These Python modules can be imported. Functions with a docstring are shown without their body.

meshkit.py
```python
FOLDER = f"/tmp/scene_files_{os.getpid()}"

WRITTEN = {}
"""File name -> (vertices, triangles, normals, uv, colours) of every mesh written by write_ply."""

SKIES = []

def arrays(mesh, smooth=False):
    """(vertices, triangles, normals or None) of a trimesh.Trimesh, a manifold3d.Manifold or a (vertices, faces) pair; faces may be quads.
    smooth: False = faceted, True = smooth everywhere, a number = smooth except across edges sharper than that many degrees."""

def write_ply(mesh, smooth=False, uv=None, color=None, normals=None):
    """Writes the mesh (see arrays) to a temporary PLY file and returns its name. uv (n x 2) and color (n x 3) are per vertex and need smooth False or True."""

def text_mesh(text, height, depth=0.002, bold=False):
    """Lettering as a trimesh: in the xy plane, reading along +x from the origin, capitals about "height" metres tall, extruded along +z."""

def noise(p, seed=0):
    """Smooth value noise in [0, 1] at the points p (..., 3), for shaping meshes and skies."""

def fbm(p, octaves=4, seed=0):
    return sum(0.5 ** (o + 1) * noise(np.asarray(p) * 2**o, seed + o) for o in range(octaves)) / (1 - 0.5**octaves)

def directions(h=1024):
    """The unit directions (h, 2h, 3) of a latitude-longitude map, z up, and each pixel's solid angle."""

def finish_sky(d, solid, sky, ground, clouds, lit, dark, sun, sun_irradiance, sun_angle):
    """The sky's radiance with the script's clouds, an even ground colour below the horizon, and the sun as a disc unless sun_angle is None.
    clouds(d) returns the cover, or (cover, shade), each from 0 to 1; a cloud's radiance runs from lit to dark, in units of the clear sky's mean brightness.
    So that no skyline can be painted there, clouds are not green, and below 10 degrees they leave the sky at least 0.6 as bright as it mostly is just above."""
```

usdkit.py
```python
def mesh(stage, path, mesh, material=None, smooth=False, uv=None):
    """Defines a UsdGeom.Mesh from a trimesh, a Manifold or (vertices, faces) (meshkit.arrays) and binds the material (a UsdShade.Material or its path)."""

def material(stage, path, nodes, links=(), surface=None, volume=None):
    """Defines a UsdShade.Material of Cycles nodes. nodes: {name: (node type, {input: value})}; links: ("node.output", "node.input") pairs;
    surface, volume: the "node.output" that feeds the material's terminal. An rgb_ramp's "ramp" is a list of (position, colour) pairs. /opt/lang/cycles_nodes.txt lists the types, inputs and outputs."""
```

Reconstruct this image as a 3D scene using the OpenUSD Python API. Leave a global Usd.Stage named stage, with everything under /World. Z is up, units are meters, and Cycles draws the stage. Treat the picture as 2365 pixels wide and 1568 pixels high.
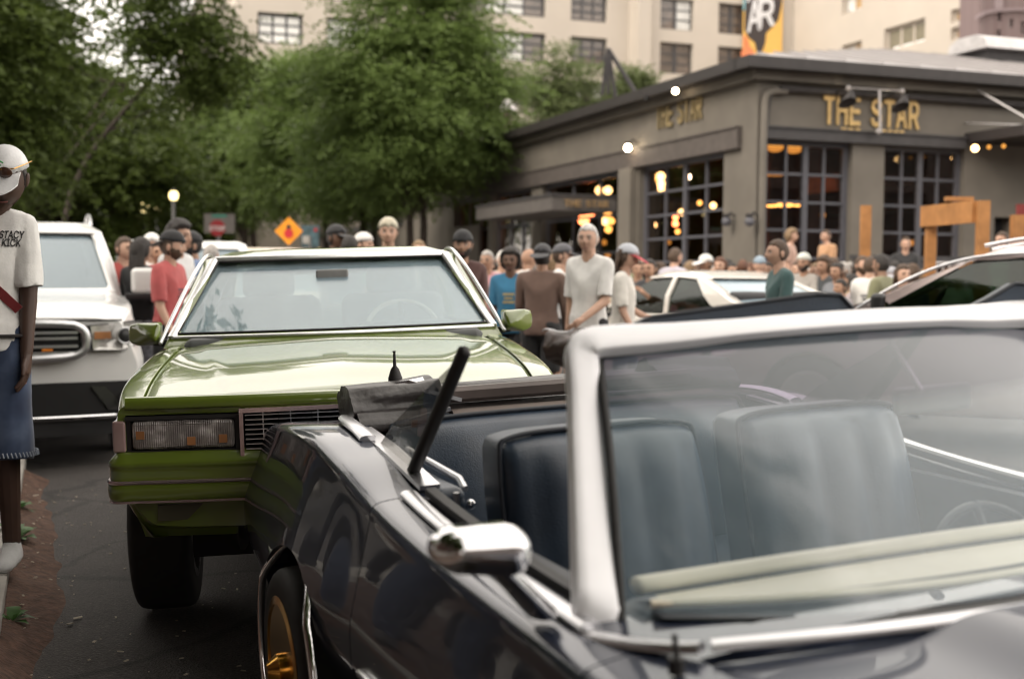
import math, random
import numpy as np, trimesh, manifold3d as m3, shapely
from shapely.geometry import Polygon, box as sbox
from shapely.ops import unary_union
from scipy.interpolate import PchipInterpolator
import usdkit, meshkit
from pxr import Usd, UsdGeom, UsdLux, UsdShade, Gf, Sdf
rng = np.random.default_rng(7)
stage = Usd.Stage.CreateInMemory()
UsdGeom.SetStageUpAxis(stage, 'Z'); UsdGeom.SetStageMetersPerUnit(stage, 1.0)
UsdGeom.Xform.Define(stage, '/World')
PI = math.pi
def V(*a): return np.array(a, float)
# ------------------------------------------------------------------ camera
F, CX, CY, EYE = 3000.0, 1182.5, 784.0, V(0, 0, 1.35)
PITCH, ROLL = math.atan(134 / 3000), math.radians(0.6)
fwd = V(0, math.cos(PITCH), -math.sin(PITCH)); _r = V(1, 0, 0); _u = np.cross(_r, fwd)
RT = _r * math.cos(ROLL) + _u * math.sin(ROLL); UP = _u * math.cos(ROLL) - _r * math.sin(ROLL)
cam = UsdGeom.Camera.Define(stage, '/World/camera')
cam.AddTransformOp().Set(Gf.Matrix4d(*RT, 0, *UP, 0, *(-fwd), 0, *EYE, 1))
cam.CreateHorizontalApertureAttr(36.0); cam.CreateVerticalApertureAttr(36.0 * 678 / 1024)
cam.CreateFocalLengthAttr(36.0 * F / 2365)
cam.CreateClippingRangeAttr(Gf.Vec2f(0.05, 2000))
cam.CreateFStopAttr(2.2); cam.CreateFocusDistanceAttr(4.9)
cam.CreateExposureAttr(0.86)
# ------------------------------------------------------------------ sky and sun
SUN_EL, SUN_AZ = math.radians(38), math.atan2(-0.75, -0.55)
dome = UsdLux.DomeLight.Define(stage, '/World/sky')
dome.GetPrim().SetCustomDataByKey('kind', 'structure')
usdkit.material(stage, '/World/Looks/sky_look', {
    's': ('sky_texture', {'sky_type': 'single_scattering', 'sun_disc': False, 'sun_elevation': SUN_EL, 'sun_rotation': SUN_AZ, 'aerosol_density': 2.0}),
    'tc': ('texture_coordinate', {}), 'n': ('noise_texture', {'scale': 2.2, 'detail': 5.0, 'roughness': 0.55}),
    'r': ('rgb_ramp', {'ramp': [(0.25, (0.75,) * 3), (0.7, (1.0,) * 3)]}),
    'bw': ('rgb_to_bw', {}), 'cl': ('mix', {'mix_type': 'mix', 'fac': 0.9, 'color2': (13.4, 12.4, 11.2)}),
    'mul': ('mix', {'mix_type': 'multiply', 'fac': 1.0}),
    'b': ('background_shader', {'strength': 0.12})},
    [('tc.generated', 'n.vector'), ('n.fac', 'r.fac'), ('s.color', 'cl.color1'), ('cl.color', 'mul.color1'), ('r.color', 'mul.color2'), ('mul.color', 'b.color')], surface='b.background')
UsdShade.MaterialBindingAPI.Apply(dome.GetPrim()).Bind(UsdShade.Material.Get(stage, '/World/Looks/sky_look'))
sun = UsdLux.DistantLight.Define(stage, '/World/sun')
sun.CreateIntensityAttr(0.38); sun.CreateAngleAttr(25.0); sun.CreateNormalizeAttr(True); sun.CreateColorAttr(Gf.Vec3f(1, 0.90, 0.76))
_d = V(math.sin(SUN_AZ) * math.cos(SUN_EL), math.cos(SUN_AZ) * math.cos(SUN_EL), math.sin(SUN_EL))
_x = np.cross([0, 0, 1.0], _d); _x /= np.linalg.norm(_x); _y = np.cross(_d, _x)
sun.AddTransformOp().Set(Gf.Matrix4d(*_x, 0, *_y, 0, *_d, 0, 0, 0, 50, 1))
# ------------------------------------------------------------------ from the photograph to the place (u, v in a 2365 x 1568 picture)
def ray(u, v): return fwd + RT * ((u - CX) / F) - UP * ((v - CY) / F)
def at(u, v, Y): r = ray(u, v); return EYE + r * (Y / r[1])
S = V(math.sin(math.radians(-19.5)), math.cos(math.radians(-19.5)), 0)     # along the street, away
T = V(S[1], -S[0], 0)                                                         # across the street, to the right
Z1 = V(0, 0, 1.0)
def st(c, a, z=0.0): return T * c + S * a + Z1 * z
def ground_z(x, y):
    c = T[0] * x + T[1] * y
    return -0.13 + 0.045 * np.clip(c, -0.1, 3.3)
# ------------------------------------------------------------------ scene helpers
_names = {}
def numbered(path):
    n = _names.get(path, 0); _names[path] = n + 1
    return path if n == 0 else f'{path}_{n:03d}'
def data(p, **k):
    for a, b in k.items():
        if b: p.SetCustomDataByKey(a, b)
def thing(name, label, cat, loc=(0, 0, 0), rot=0.0, group=None, matrix=None):
    x = UsdGeom.Xform.Define(stage, numbered('/World/' + name))
    if matrix is not None: x.AddTransformOp().Set(matrix)
    else: x.AddTranslateOp().Set(Gf.Vec3d(*map(float, loc))); x.AddRotateZOp().Set(math.degrees(rot))
    data(x.GetPrim(), label=label, category=cat, group=group)
    return x.GetPrim()
def part(parent, name, mesh, mat, smooth=False, label=None, kind=None):
    m = usdkit.mesh(stage, numbered(f'{parent.GetPath()}/{name}'), mesh, mat, smooth)
    data(m.GetPrim(), label=label, kind=kind)
    return m.GetPrim()
def top(name, mesh, mat, label=None, cat=None, kind=None, group=None, smooth=False):
    m = usdkit.mesh(stage, numbered('/World/' + name), mesh, mat, smooth)
    data(m.GetPrim(), label=label, category=cat, kind=kind, group=group)
    return m.GetPrim()
def copy(src, label, loc, rot=0.0, scale=1.0, group=None):
    base = src.GetName().rsplit('_', 1)[0] if src.GetName()[-3:].isdigit() else src.GetName()
    x = UsdGeom.Xform.Define(stage, numbered('/World/' + base))
    x.GetPrim().GetReferences().AddInternalReference(src.GetPath())
    x.ClearXformOpOrder()
    x.AddTransformOp(opSuffix='place').Set(Gf.Matrix4d(scale * math.cos(rot), scale * math.sin(rot), 0, 0, -scale * math.sin(rot), scale * math.cos(rot), 0, 0, 0, 0, scale, 0, *map(float, loc), 1))
    x.GetPrim().SetInstanceable(True)
    data(x.GetPrim(), label=label, category=src.GetCustomDataByKey('category'), group=group or src.GetCustomDataByKey('group'))
    return x.GetPrim()
# ------------------------------------------------------------------ mesh helpers: everything is (vertices, triangles)
def tri(f):
    f = np.asarray(f, int)
    return np.vstack([f[:, [0, 1, 2]], f[:, [0, 2, 3]]]) if f.shape[1] == 4 else f
def cat(*ms):
    ms = [m for m in ms if m is not None and len(m[0])]; o = np.cumsum([0] + [len(m[0]) for m in ms])
    return np.vstack([m[0] for m in ms]), np.vstack([tri(m[1]) + k for m, k in zip(ms, o)])
def tm(m): return np.array(m.vertices, float), np.array(m.faces, int)
def move(m, d=(0, 0, 0), R=None, s=None):
    v = m[0] * (1.0 if s is None else np.asarray(s, float))
    if R is not None: v = v @ np.asarray(R).T
    return v + np.asarray(d, float), m[1]
def rot(axis, a):
    c, s = math.cos(a), math.sin(a)
    return np.array({'x': [[1, 0, 0], [0, c, -s], [0, s, c]], 'y': [[c, 0, s], [0, 1, 0], [-s, 0, c]], 'z': [[c, -s, 0], [s, c, 0], [0, 0, 1]]}[axis], float)
BOXF = tri([[0, 3, 2, 1], [4, 5, 6, 7], [0, 1, 5, 4], [1, 2, 6, 5], [2, 3, 7, 6], [3, 0, 4, 7]])
def box(lo, hi):
    (a, b, c), (d, e, f) = lo, hi
    return V([a, b, c], [d, b, c], [d, e, c], [a, e, c], [a, b, f], [d, b, f], [d, e, f], [a, e, f]).reshape(8, 3), BOXF
def boxc(c, s): c, s = np.asarray(c, float), np.asarray(s, float) / 2; return box(c - s, c + s)
def obox(o, ax, ay, az):
    "a box from a corner and three edge vectors"
    o, ax, ay, az = (np.asarray(k, float) for k in (o, ax, ay, az))
    v = np.array([o, o + ax, o + ax + ay, o + ay, o + az, o + ax + az, o + ax + ay + az, o + ay + az])
    return v, BOXF if np.dot(np.cross(ax, ay), az) > 0 else BOXF[:, ::-1]
_sph = {}
def sphere(k=2):
    if k not in _sph: _sph[k] = tm(trimesh.creation.icosphere(k))
    return _sph[k]
def ell(c, r, k=2): return sphere(k)[0] * np.asarray(r, float) + np.asarray(c, float), sphere(k)[1]
def rbox(c, s, r, k=2):
    n, f = sphere(k); h = np.asarray(s, float) / 2
    return np.asarray(c, float) + n * r + np.where(np.abs(n) < 1e-9, 0, np.sign(n)) * (h - r), f
def frames(p, up=None):
    p = np.asarray(p, float); t = np.gradient(p, axis=0); t /= np.linalg.norm(t, axis=1, keepdims=True) + 1e-12
    if up is not None:
        a = np.cross(t, np.asarray(up, float)); a /= np.linalg.norm(a, axis=1, keepdims=True) + 1e-12
        return t, a, np.cross(a, t)
    a0 = np.cross(t[0], [0, 0, 1.0] if abs(t[0][2]) < 0.9 else [1.0, 0, 0]); a0 /= np.linalg.norm(a0); A = [a0]
    for k in range(1, len(p)):
        q = A[-1] - t[k] * np.dot(A[-1], t[k]); A.append(q / (np.linalg.norm(q) + 1e-12))
    A = np.array(A); return t, A, np.cross(A, t)
def grid(rings, closed=True, caps=True):
    R = np.asarray(rings, float); n, m = R.shape[:2]; i, j = np.meshgrid(np.arange(n - 1), np.arange(m if closed else m - 1), indexing='ij')
    q = np.stack([i * m + j, i * m + (j + 1) % m, (i + 1) * m + (j + 1) % m, (i + 1) * m + j], -1).reshape(-1, 4)
    v, f = R.reshape(-1, 3), tri(q)
    if closed and caps:
        v = np.vstack([v, R[0].mean(0), R[-1].mean(0)]); k = np.arange(m); a, b = n * m, n * m + 1
        f = np.vstack([f, np.stack([np.full(m, a), (k + 1) % m, k], 1), np.stack([np.full(m, b), (n - 1) * m + k, (n - 1) * m + (k + 1) % m], 1)])
    return v, f
def tube(p, r, n=8, up=None, flat=1.0):
    p = np.asarray(p, float); t, a, b = frames(p, up); r = np.broadcast_to(r, (len(p),)).astype(float); g = np.arange(n) * 2 * PI / n
    R = p[:, None] + r[:, None, None] * (np.cos(g)[None, :, None] * a[:, None] + flat * np.sin(g)[None, :, None] * b[:, None])
    m = grid(R); return (m[0], m[1][:, ::-1]) if vol(m) < 0 else m
def sweep(p, sec, up=(0, 0, 1), scale=None):
    "sweep a closed 2-d section (x across, y along up) along p"
    p = np.asarray(p, float); t, a, b = frames(p, up); sec = np.asarray(sec, float); sc = np.ones(len(p)) if scale is None else np.asarray(scale)
    R = p[:, None] + sc[:, None, None] * (sec[None, :, :1] * a[:, None] + sec[None, :, 1:] * b[:, None])
    m = grid(R); return (m[0], m[1][:, ::-1]) if vol(m) < 0 else m
def vol(m): a, b, c = (m[0][m[1][:, k]] for k in range(3)); return np.einsum('ij,ij->i', a, np.cross(b, c)).sum()
def chaikin(p, it=2, closed=False):
    p = np.asarray(p, float)
    for _ in range(it):
        q = np.roll(p, -1, 0) if closed else p[1:]; a = p if closed else p[:-1]
        n = np.stack([0.75 * a + 0.25 * q, 0.25 * a + 0.75 * q], 1).reshape(-1, p.shape[1])
        p = n if closed else np.vstack([p[:1], n, p[-1:]])
    return p
def spline(p, n=24):
    p = np.asarray(p, float); d = np.r_[0, np.cumsum(np.linalg.norm(np.diff(p, axis=0), axis=1))]
    from scipy.interpolate import CubicSpline
    return CubicSpline(d, p)(np.linspace(0, d[-1], n)) if len(p) > 2 else np.linspace(p[0], p[1], n)
def prism(poly, h0, h1, O=(0, 0, 0), A=(1, 0, 0), B=(0, 1, 0), C=(0, 0, 1)):
    "a shapely polygon in the plane O + xA + yB, extruded along C from h0 to h1"
    geoms = getattr(poly, 'geoms', [poly]); out = []
    for g in geoms:
        m = trimesh.creation.extrude_polygon(g, abs(h1 - h0), engine='earcut'); v = np.array(m.vertices)
        A_, B_, C_ = (np.asarray(k, float) for k in (A, B, C))
        w = np.asarray(O, float) + v[:, :1] * A_ + v[:, 1:2] * B_ + (v[:, 2:] + min(h0, h1)) * C_
        out.append((w, np.array(m.faces) if np.dot(np.cross(A_, B_), C_) > 0 else np.array(m.faces)[:, ::-1]))
    return cat(*out)
def revolve(prof, n=32):
    "profile (r, h) round the z axis"
    p = np.asarray(prof, float); g = np.arange(n) * 2 * PI / n
    R = np.stack([np.stack([r * np.cos(g), r * np.sin(g), np.full(n, h)], 1) for r, h in p]); m = grid(R)
    return (m[0], m[1][:, ::-1]) if vol(m) < 0 else m
# manifold helpers
def mf(m):
    v, f = m; f = tri(f)
    return m3.Manifold(m3.Mesh(vert_properties=np.ascontiguousarray(v, np.float32), tri_verts=np.ascontiguousarray(f, np.uint32)))
def um(m): k = m.to_mesh(); return np.array(k.vert_properties[:, :3], float), np.array(k.tri_verts, int)
def hull(pts): return m3.Manifold.hull_points(np.ascontiguousarray(pts, np.float64))
_cs = np.array([(math.cos(a) * math.cos(b), math.sin(a) * math.cos(b), math.sin(b)) for b in (-PI / 2, -PI / 4, 0, PI / 4, PI / 2) for a in np.arange(10) * 2 * PI / 10])
def bone(a, ra, b, rb): return hull(np.vstack([np.asarray(a) + _cs * np.asarray(ra, float), np.asarray(b) + _cs * np.asarray(rb, float)]))
def union(ms): return m3.Manifold.batch_boolean(list(ms), m3.OpType.Add)
def taubin(m, L=0.03, it=8):
    v, f = um(m.refine_to_length(L)); t = trimesh.Trimesh(v, f, process=True)
    trimesh.smoothing.filter_taubin(t, iterations=it); return tm(t)
def text(s, h, depth=0.004, bold=True, squeeze=1.0):
    v, f = tm(meshkit.text_mesh(s, h, depth, bold)); v[:, 0] = (v[:, 0] - (v[:, 0].min() + v[:, 0].max()) / 2) * squeeze; return v, f
# ------------------------------------------------------------------ materials
def mat(name, col, rough=0.6, metal=0.0, var=0.12, scale=6.0, bump=0.0, bscale=60.0, coat=0.0, spec=0.5, sheen=0.0, flake=0.0, emit=None, es=0.0, trans=0.0, dirt=0.0):
    "principled with a little uneven tone, in object space"
    c = np.asarray(col, float)
    n = {'tc': ('texture_coordinate', {}), 'n': ('noise_texture', {'scale': float(scale), 'detail': 4.0, 'roughness': 0.6}),
         'r': ('rgb_ramp', {'ramp': [(0.3, tuple(c * (1 - var))), (0.7, tuple(np.minimum(c * (1 + var), 0.95)))]}),
         'p': ('principled_bsdf', {'roughness': rough, 'metallic': metal, 'coat_weight': coat, 'coat_roughness': 0.03, 'specular_ior_level': spec, 'sheen_weight': sheen})}
    l = [('tc.object', 'n.vector'), ('n.fac', 'r.fac'), ('r.color', 'p.base_color')]
    if bump:
        n['n2'] = ('noise_texture', {'scale': float(bscale), 'detail': 4.0}); n['b'] = ('bump', {'strength': bump, 'distance': 0.02})
        l += [('tc.object', 'n2.vector'), ('n2.fac', 'b.height'), ('b.normal', 'p.normal')]
    if emit is not None: n['p'][1].update(emission_color=tuple(emit), emission_strength=es)
    out = 'p.BSDF'
    if trans:
        n['t'] = ('translucent_bsdf', {}); n['x'] = ('mix_closure', {'fac': trans}); l += [('r.color', 't.color'), ('p.BSDF', 'x.closure1'), ('t.BSDF', 'x.closure2')]; out = 'x.closure'
    return usdkit.material(stage, '/World/Looks/' + name, n, l, surface=out)
def pane(name, tint=(0.85, 0.9, 0.88), r0=0.05, rough=0.0, extra=None, dust=0.0):
    "a window pane: see-through, mirroring more towards grazing view, alike from both faces"
    n = {'t': ('transparent_bsdf', {'color': tint}), 'g': ('glossy_bsdf', {'color': (1, 1, 1), 'roughness': rough}), 'lw': ('layer_weight', {'blend': 0.5}), 'pw': ('math', {'math_type': 'power', 'value2': 5.0}), 'a': ('math', {'math_type': 'multiply_add', 'value2': 1 - r0, 'value3': r0, 'use_clamp': True}), 'x': ('mix_closure', {})}
    l = [('lw.facing', 'pw.value1'), ('pw.value', 'a.value1'), ('a.value', 'x.fac'), ('t.BSDF', 'x.closure1'), ('g.BSDF', 'x.closure2')]
    out = 'x.closure'
    if dust: n['d'] = ('diffuse_bsdf', {'color': (.45, .58, .67)}); n['dx'] = ('mix_closure', {'fac': dust}); l += [('x.closure', 'dx.closure1'), ('d.BSDF', 'dx.closure2')]; out = 'dx.closure'  # pale blue veil mixed in for the milky sky reflection on the glass
    if extra: n.update(extra[0]); l += extra[1]
    return usdkit.material(stage, '/World/Looks/' + name, n, l, surface=out)
def flat(col): return np.array(col, float)
asphalt = usdkit.material(stage, '/World/Looks/asphalt', {
    'g': ('geometry', {}), 'n': ('noise_texture', {'scale': 1.3, 'detail': 6.0, 'roughness': 0.65}), 'm': ('noise_texture', {'scale': 70.0, 'detail': 3.0, 'roughness': 0.7}),
    'v': ('voronoi_texture', {'scale': 110.0}), 'r': ('rgb_ramp', {'ramp': [(0.25, (0.044, 0.038, 0.036)), (0.5, (0.066, 0.057, 0.053)), (0.75, (0.088, 0.077, 0.072))]}),
    'r2': ('rgb_ramp', {'ramp': [(0.35, (0.5,) * 3), (0.62, (1.0,) * 3), (0.74, (2.6, 2.5, 2.4))]}), 'x': ('mix', {'mix_type': 'multiply', 'fac': 1.0}),
    'nd': ('noise_texture', {'scale': 1.6, 'detail': 3.0}), 'va': ('vector_math', {'math_type': 'multiply_add', 'vector2': (.5, .5, 0)}), 'vc': ('voronoi_texture', {'scale': 0.55, 'feature': 'distance_to_edge'}), 'rc': ('rgb_ramp', {'ramp': [(0.0, (.35,) * 3), (0.008, (.45,) * 3), (0.016, (1.0,) * 3)]}), 'x2': ('mix', {'mix_type': 'multiply', 'fac': 0.8}),
    'b': ('bump', {'strength': 0.7, 'distance': 0.012}), 'p': ('principled_bsdf', {'roughness': 0.75})},
    [('g.position', 'n.vector'), ('g.position', 'm.vector'), ('g.position', 'v.vector'), ('n.fac', 'r.fac'), ('m.fac', 'r2.fac'), ('r.color', 'x.color1'), ('r2.color', 'x.color2'), ('g.position', 'nd.vector'), ('nd.color', 'va.vector1'), ('g.position', 'va.vector3'), ('va.vector', 'vc.vector'), ('vc.distance', 'rc.fac'), ('x.color', 'x2.color1'), ('rc.color', 'x2.color2'), ('x2.color', 'p.base_color'), ('v.distance', 'b.height'), ('b.normal', 'p.normal')], surface='p.BSDF')
concrete = mat('concrete', (0.33, 0.31, 0.28), 0.85, var=0.18, scale=3, bump=0.25, bscale=40)
soil = mat('soil', (0.10, 0.055, 0.038), 0.95, var=0.5, scale=22, bump=0.9, bscale=50)
chrome = mat('chrome', (0.82, 0.82, 0.84), 0.08, 1.0, var=0.03)
satin = mat('satin_metal', (0.62, 0.62, 0.64), 0.28, 1.0, var=0.05)
black_rubber = mat('black_rubber', (0.012, 0.011, 0.011), 0.6, var=0.3, scale=30)
tyre_m = mat('tyre_rubber', (0.016, 0.015, 0.015), 0.75, var=0.3, scale=25)
black_plastic = mat('black_plastic', (0.015, 0.015, 0.016), 0.4, var=0.2)
dark_hole = mat('dark_cavity', (0.008, 0.008, 0.008), 0.9, var=0.2)
gold = mat('gold_plate', (0.75, 0.42, 0.10), 0.16, 1.0, var=0.08)
glass = pane('window_glass')
dark_glass = pane('dark_window_glass', (0.30, 0.34, 0.32), .06)
lens_m = mat('lamp_lens', (0.5, 0.47, 0.42), 0.12, var=0.3, scale=18, coat=1.0)
amber = mat('amber_lens', (0.62, 0.20, 0.03), 0.2, var=0.2, coat=1.0)
# ------------------------------------------------------------------ ground, verge, pavements
def sheet(cs, as_, zf, mt, name, label=None):
    C_, A_ = np.meshgrid(cs, as_, indexing='ij'); Zz = zf(C_, A_)
    P = T * C_[..., None] + S * A_[..., None] + Z1 * Zz[..., None]
    m = grid(P, closed=False); f = m[1] if np.cross(P[1, 0] - P[0, 0], P[0, 1] - P[0, 0])[2] > 0 else m[1][:, ::-1]
    return (m[0], f[:, ::-1] if np.mean(np.cross(m[0][f[:, 1]] - m[0][f[:, 0]], m[0][f[:, 2]] - m[0][f[:, 0]])[:, 2]) < 0 else f)
_gz = lambda c, a: -0.13 + 0.045 * np.clip(c, -0.1, 3.3)
top('road', sheet(np.array([-500, -60, -10, -0.1, 1, 2, 3.3, 9, 60, 500]), np.array([-300, -60, -10, 0, 5, 10, 20, 60, 200, 900]), _gz, asphalt, 'road'), asphalt, kind='structure')
_kb = thing('kerb', 'pale concrete kerb along the dirt strip at the left edge', 'kerb')
for k in range(20):
    a0 = -8 + 0.95 * k
    part(_kb, 'kerb_stone', prism(Polygon([(-0.35, a0 + .006), (-0.215, a0 + .006), (-0.2, a0 + 0.02), (-0.2, a0 + .93), (-0.215, a0 + .944), (-0.35, a0 + .944)]), -0.2, 0.0, A=T, B=S), concrete)
top('planting_strip', sheet(np.linspace(-1.9, -0.36, 14), np.linspace(-12, 9.9, 120), lambda c, a: -0.03 + 0.05 * meshkit.fbm(np.stack([c * 3, a * 3, c * 0], -1)), soil, 'p'), soil, kind='structure')
top('pavement', prism(sbox(-5.2, -40, -1.92, 9.9), -0.2, -0.004, A=T, B=S), concrete, kind='structure')
def _dirt(c, a):
    n = meshkit.fbm(np.stack([c * 6, a * 5, c * 0], -1)); w = 0.10 + 0.10 * meshkit.noise(np.stack([a * 1.3, a * 0 + 3, a * 0], -1)) + 0.06 * meshkit.noise(np.stack([a * 5, a * 0 + 9, a * 0], -1))
    return -0.1345 + 0.045 * np.maximum(c + 0.1, 0) + (0.085 * np.clip(1 - (c + 0.195) / w, -0.3, 1) * (0.55 + 0.9 * n))
top('dirt_strip', sheet(np.linspace(-0.198, 0.2, 22), np.linspace(-6, 10, 260), _dirt, soil, 'd'), soil, kind='stuff', label='reddish dirt and litter gathered along the kerb', smooth=True)
block = mat('pavement_concrete', (0.27, 0.25, 0.23), 0.85, var=0.15, scale=1.5, bump=0.2, bscale=30)
top('pavement', prism(sbox(8.7, 16.6, 120, 300), -0.1, 0.16, A=T, B=S), block, kind='structure')
top('pavement', prism(sbox(-120, 27, -0.4, 300), -0.3, 0.0, A=T, B=S), block, kind='structure')

# ------------------------------------------------------------------ building helpers
def onplane(u, v, O, A):
    r = ray(u, v); M = np.array([r, -np.asarray(A), -Z1]).T
    t, s, z = np.linalg.solve(M, np.asarray(O) - EYE); return s, z + O[2]
def rect(O, A, u0, u1, v0, v1):
    "a rectangle of the wall from its left, right, top and bottom in the photograph"
    s0, s1 = onplane(u0, (v0 + v1) / 2, O, A)[0], onplane(u1, (v0 + v1) / 2, O, A)[0]; um_ = (u0 + u1) / 2
    return min(s0, s1), max(s0, s1), onplane(um_, v1, O, A)[1], onplane(um_, v0, O, A)[1]
class Wall:
    def __init__(s, O, A, N): s.O, s.A, s.N = np.asarray(O, float), A, N       # N points outwards
    def box(s, a, b, d0, d1): return obox(s.O + s.A * a[0] + Z1 * a[1] + s.N * d0, s.A * (b[0] - a[0]), Z1 * (b[1] - a[1]), s.N * (d1 - d0))
    def slab(s, outline, holes, d0, d1):
        p = outline
        for h in holes: p = p.difference(sbox(h[0], h[2], h[1], h[3]))
        return prism(p, d0, d1, s.O, s.A, Z1, s.N)
    def pt(s, a, z, d=0): return s.O + s.A * a + Z1 * z + s.N * d
def window(parent, W, h, cols, rows, depth, frame_m, pane_m, bar=0.05, heavy=(), fw=0.07, panes=True, off=None, barw=None):
    s0, s1, z0, z1 = h
    f = cat(W.box((s0, z0), (s0 + fw, z1), depth, depth + 0.09), W.box((s1 - fw, z0), (s1, z1), depth, depth + 0.09), W.box((s0 + fw, z0), (s1 - fw, z0 + fw), depth, depth + 0.088), W.box((s0 + fw, z1 - fw), (s1 - fw, z1), depth, depth + 0.088))
    fp = part(parent, 'window', f, frame_m)
    S_, Z_ = np.linspace(s0 + fw, s1 - fw, cols + 1), np.linspace(z0 + fw, z1 - fw, rows + 1)
    for k in range(1, cols):
        b = bar * (2.2 if k in heavy else 1); part(fp, 'mullion', W.box((S_[k] - b / 2, Z_[0]), (S_[k] + b / 2, Z_[-1]), depth + 0.01, depth + 0.075 + 0.012 * (k in heavy)), frame_m)
    for k in range(1, rows): part(fp, 'glazing_bar', W.box((S_[0], Z_[k] - bar / 2), (S_[-1], Z_[k] + bar / 2), depth + 0.012, depth + 0.07), frame_m)
    for i in range(cols):
        for j in range(rows):
            pm = pane_m[(i * 7 + j * 3 + int(s0 * 3)) % len(pane_m)] if isinstance(pane_m, list) else pane_m
            part(fp, 'pane', W.box((S_[i] + bar * .4, Z_[j] + bar * .4), (S_[i + 1] - bar * .4, Z_[j + 1] - bar * .4), depth + 0.03, depth + 0.036), pm)
    return fp
# ------------------------------------------------------------------ the corner restaurant
taupe = mat('taupe_render', (0.142, 0.127, 0.108), 0.8, var=0.14, scale=1.2, bump=0.12, bscale=25)
lintel_m = mat('dark_lintel', (0.045, 0.042, 0.044), 0.6, var=0.2)
eave_m = mat('dark_eave', (0.028, 0.024, 0.024), 0.5, var=0.2)
roof_m = mat('grey_roof_sheet', (0.25, 0.235, 0.235), 0.75, var=0.08, scale=2)
bar_m = mat('window_bars', (0.085, 0.085, 0.10), 0.5, var=0.1)
room_m = mat('dark_red_room', (0.15, 0.034, 0.020), 0.8, var=0.5, scale=1.5)
room2_m = mat('dark_brown_room', (0.08, 0.042, 0.022), 0.8, var=0.5, scale=1.5)
panes_m = pane('restaurant_glass', (0.75, 0.7, 0.66), .035)
Cn = at(1743, 600, 22.0); Cn = V(Cn[0], Cn[1], 0)
WR, WL = Wall(Cn, T, -S), Wall(Cn, S, -T)
zE = onplane(1743, 158, Cn, T)[1]; zL = onplane(1743, 318, Cn, T)[1]
rest = thing('restaurant', 'grey single storey corner restaurant with gridded windows and dark eaves', 'restaurant')
hB, hC = rect(Cn, T, 1769, 1966, 322, 640), rect(Cn, T, 2040, 2226, 338, 640)
zb = 0.75
hB, hC = (hB[0], hB[1], zb, zL), (hC[0], hC[1], zb, zL)
hA = rect(Cn, S, 1474, 1670, 345, 600); hA = (hA[0], hA[1], zb, zL - 0.12)
s_p = onplane(1443, 400, Cn, S)[0]
bays = [(s_p, onplane(1252, 400, Cn, S)[0]), (onplane(1228, 400, Cn, S)[0], onplane(1140, 400, Cn, S)[0]), (onplane(1128, 400, Cn, S)[0], onplane(1048, 400, Cn, S)[0])]
hBay = [(a, b, 0.2, zL - 0.12) for a, b in bays]
door = rect(Cn, T, 2295, 2335, 502, 640); door = (door[0], door[1], 0.3, door[3])
part(rest, 'wall', WR.slab(sbox(0, 0, 16, zE), [hB, hC, door], -0.38, 0), taupe)
part(rest, 'wall', WL.slab(sbox(0.38, 0, 30, zE), [hA] + hBay, -0.38, 0), taupe)
part(rest, 'wall', cat(Wall(Cn + T * 16, S, T).box((0, 0), (30, zE), -0.3, 0), Wall(Cn + S * 30, T, S).box((0, 0), (16, zE), -0.3, 0)), taupe)
part(rest, 'floor', cat(WR.box((0.45, 0.2), (15.5, 0.3), -9, -0.4), WR.box((0.45, 0.2), (7.2, 0.3), -29, -9.01)), room2_m)
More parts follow.
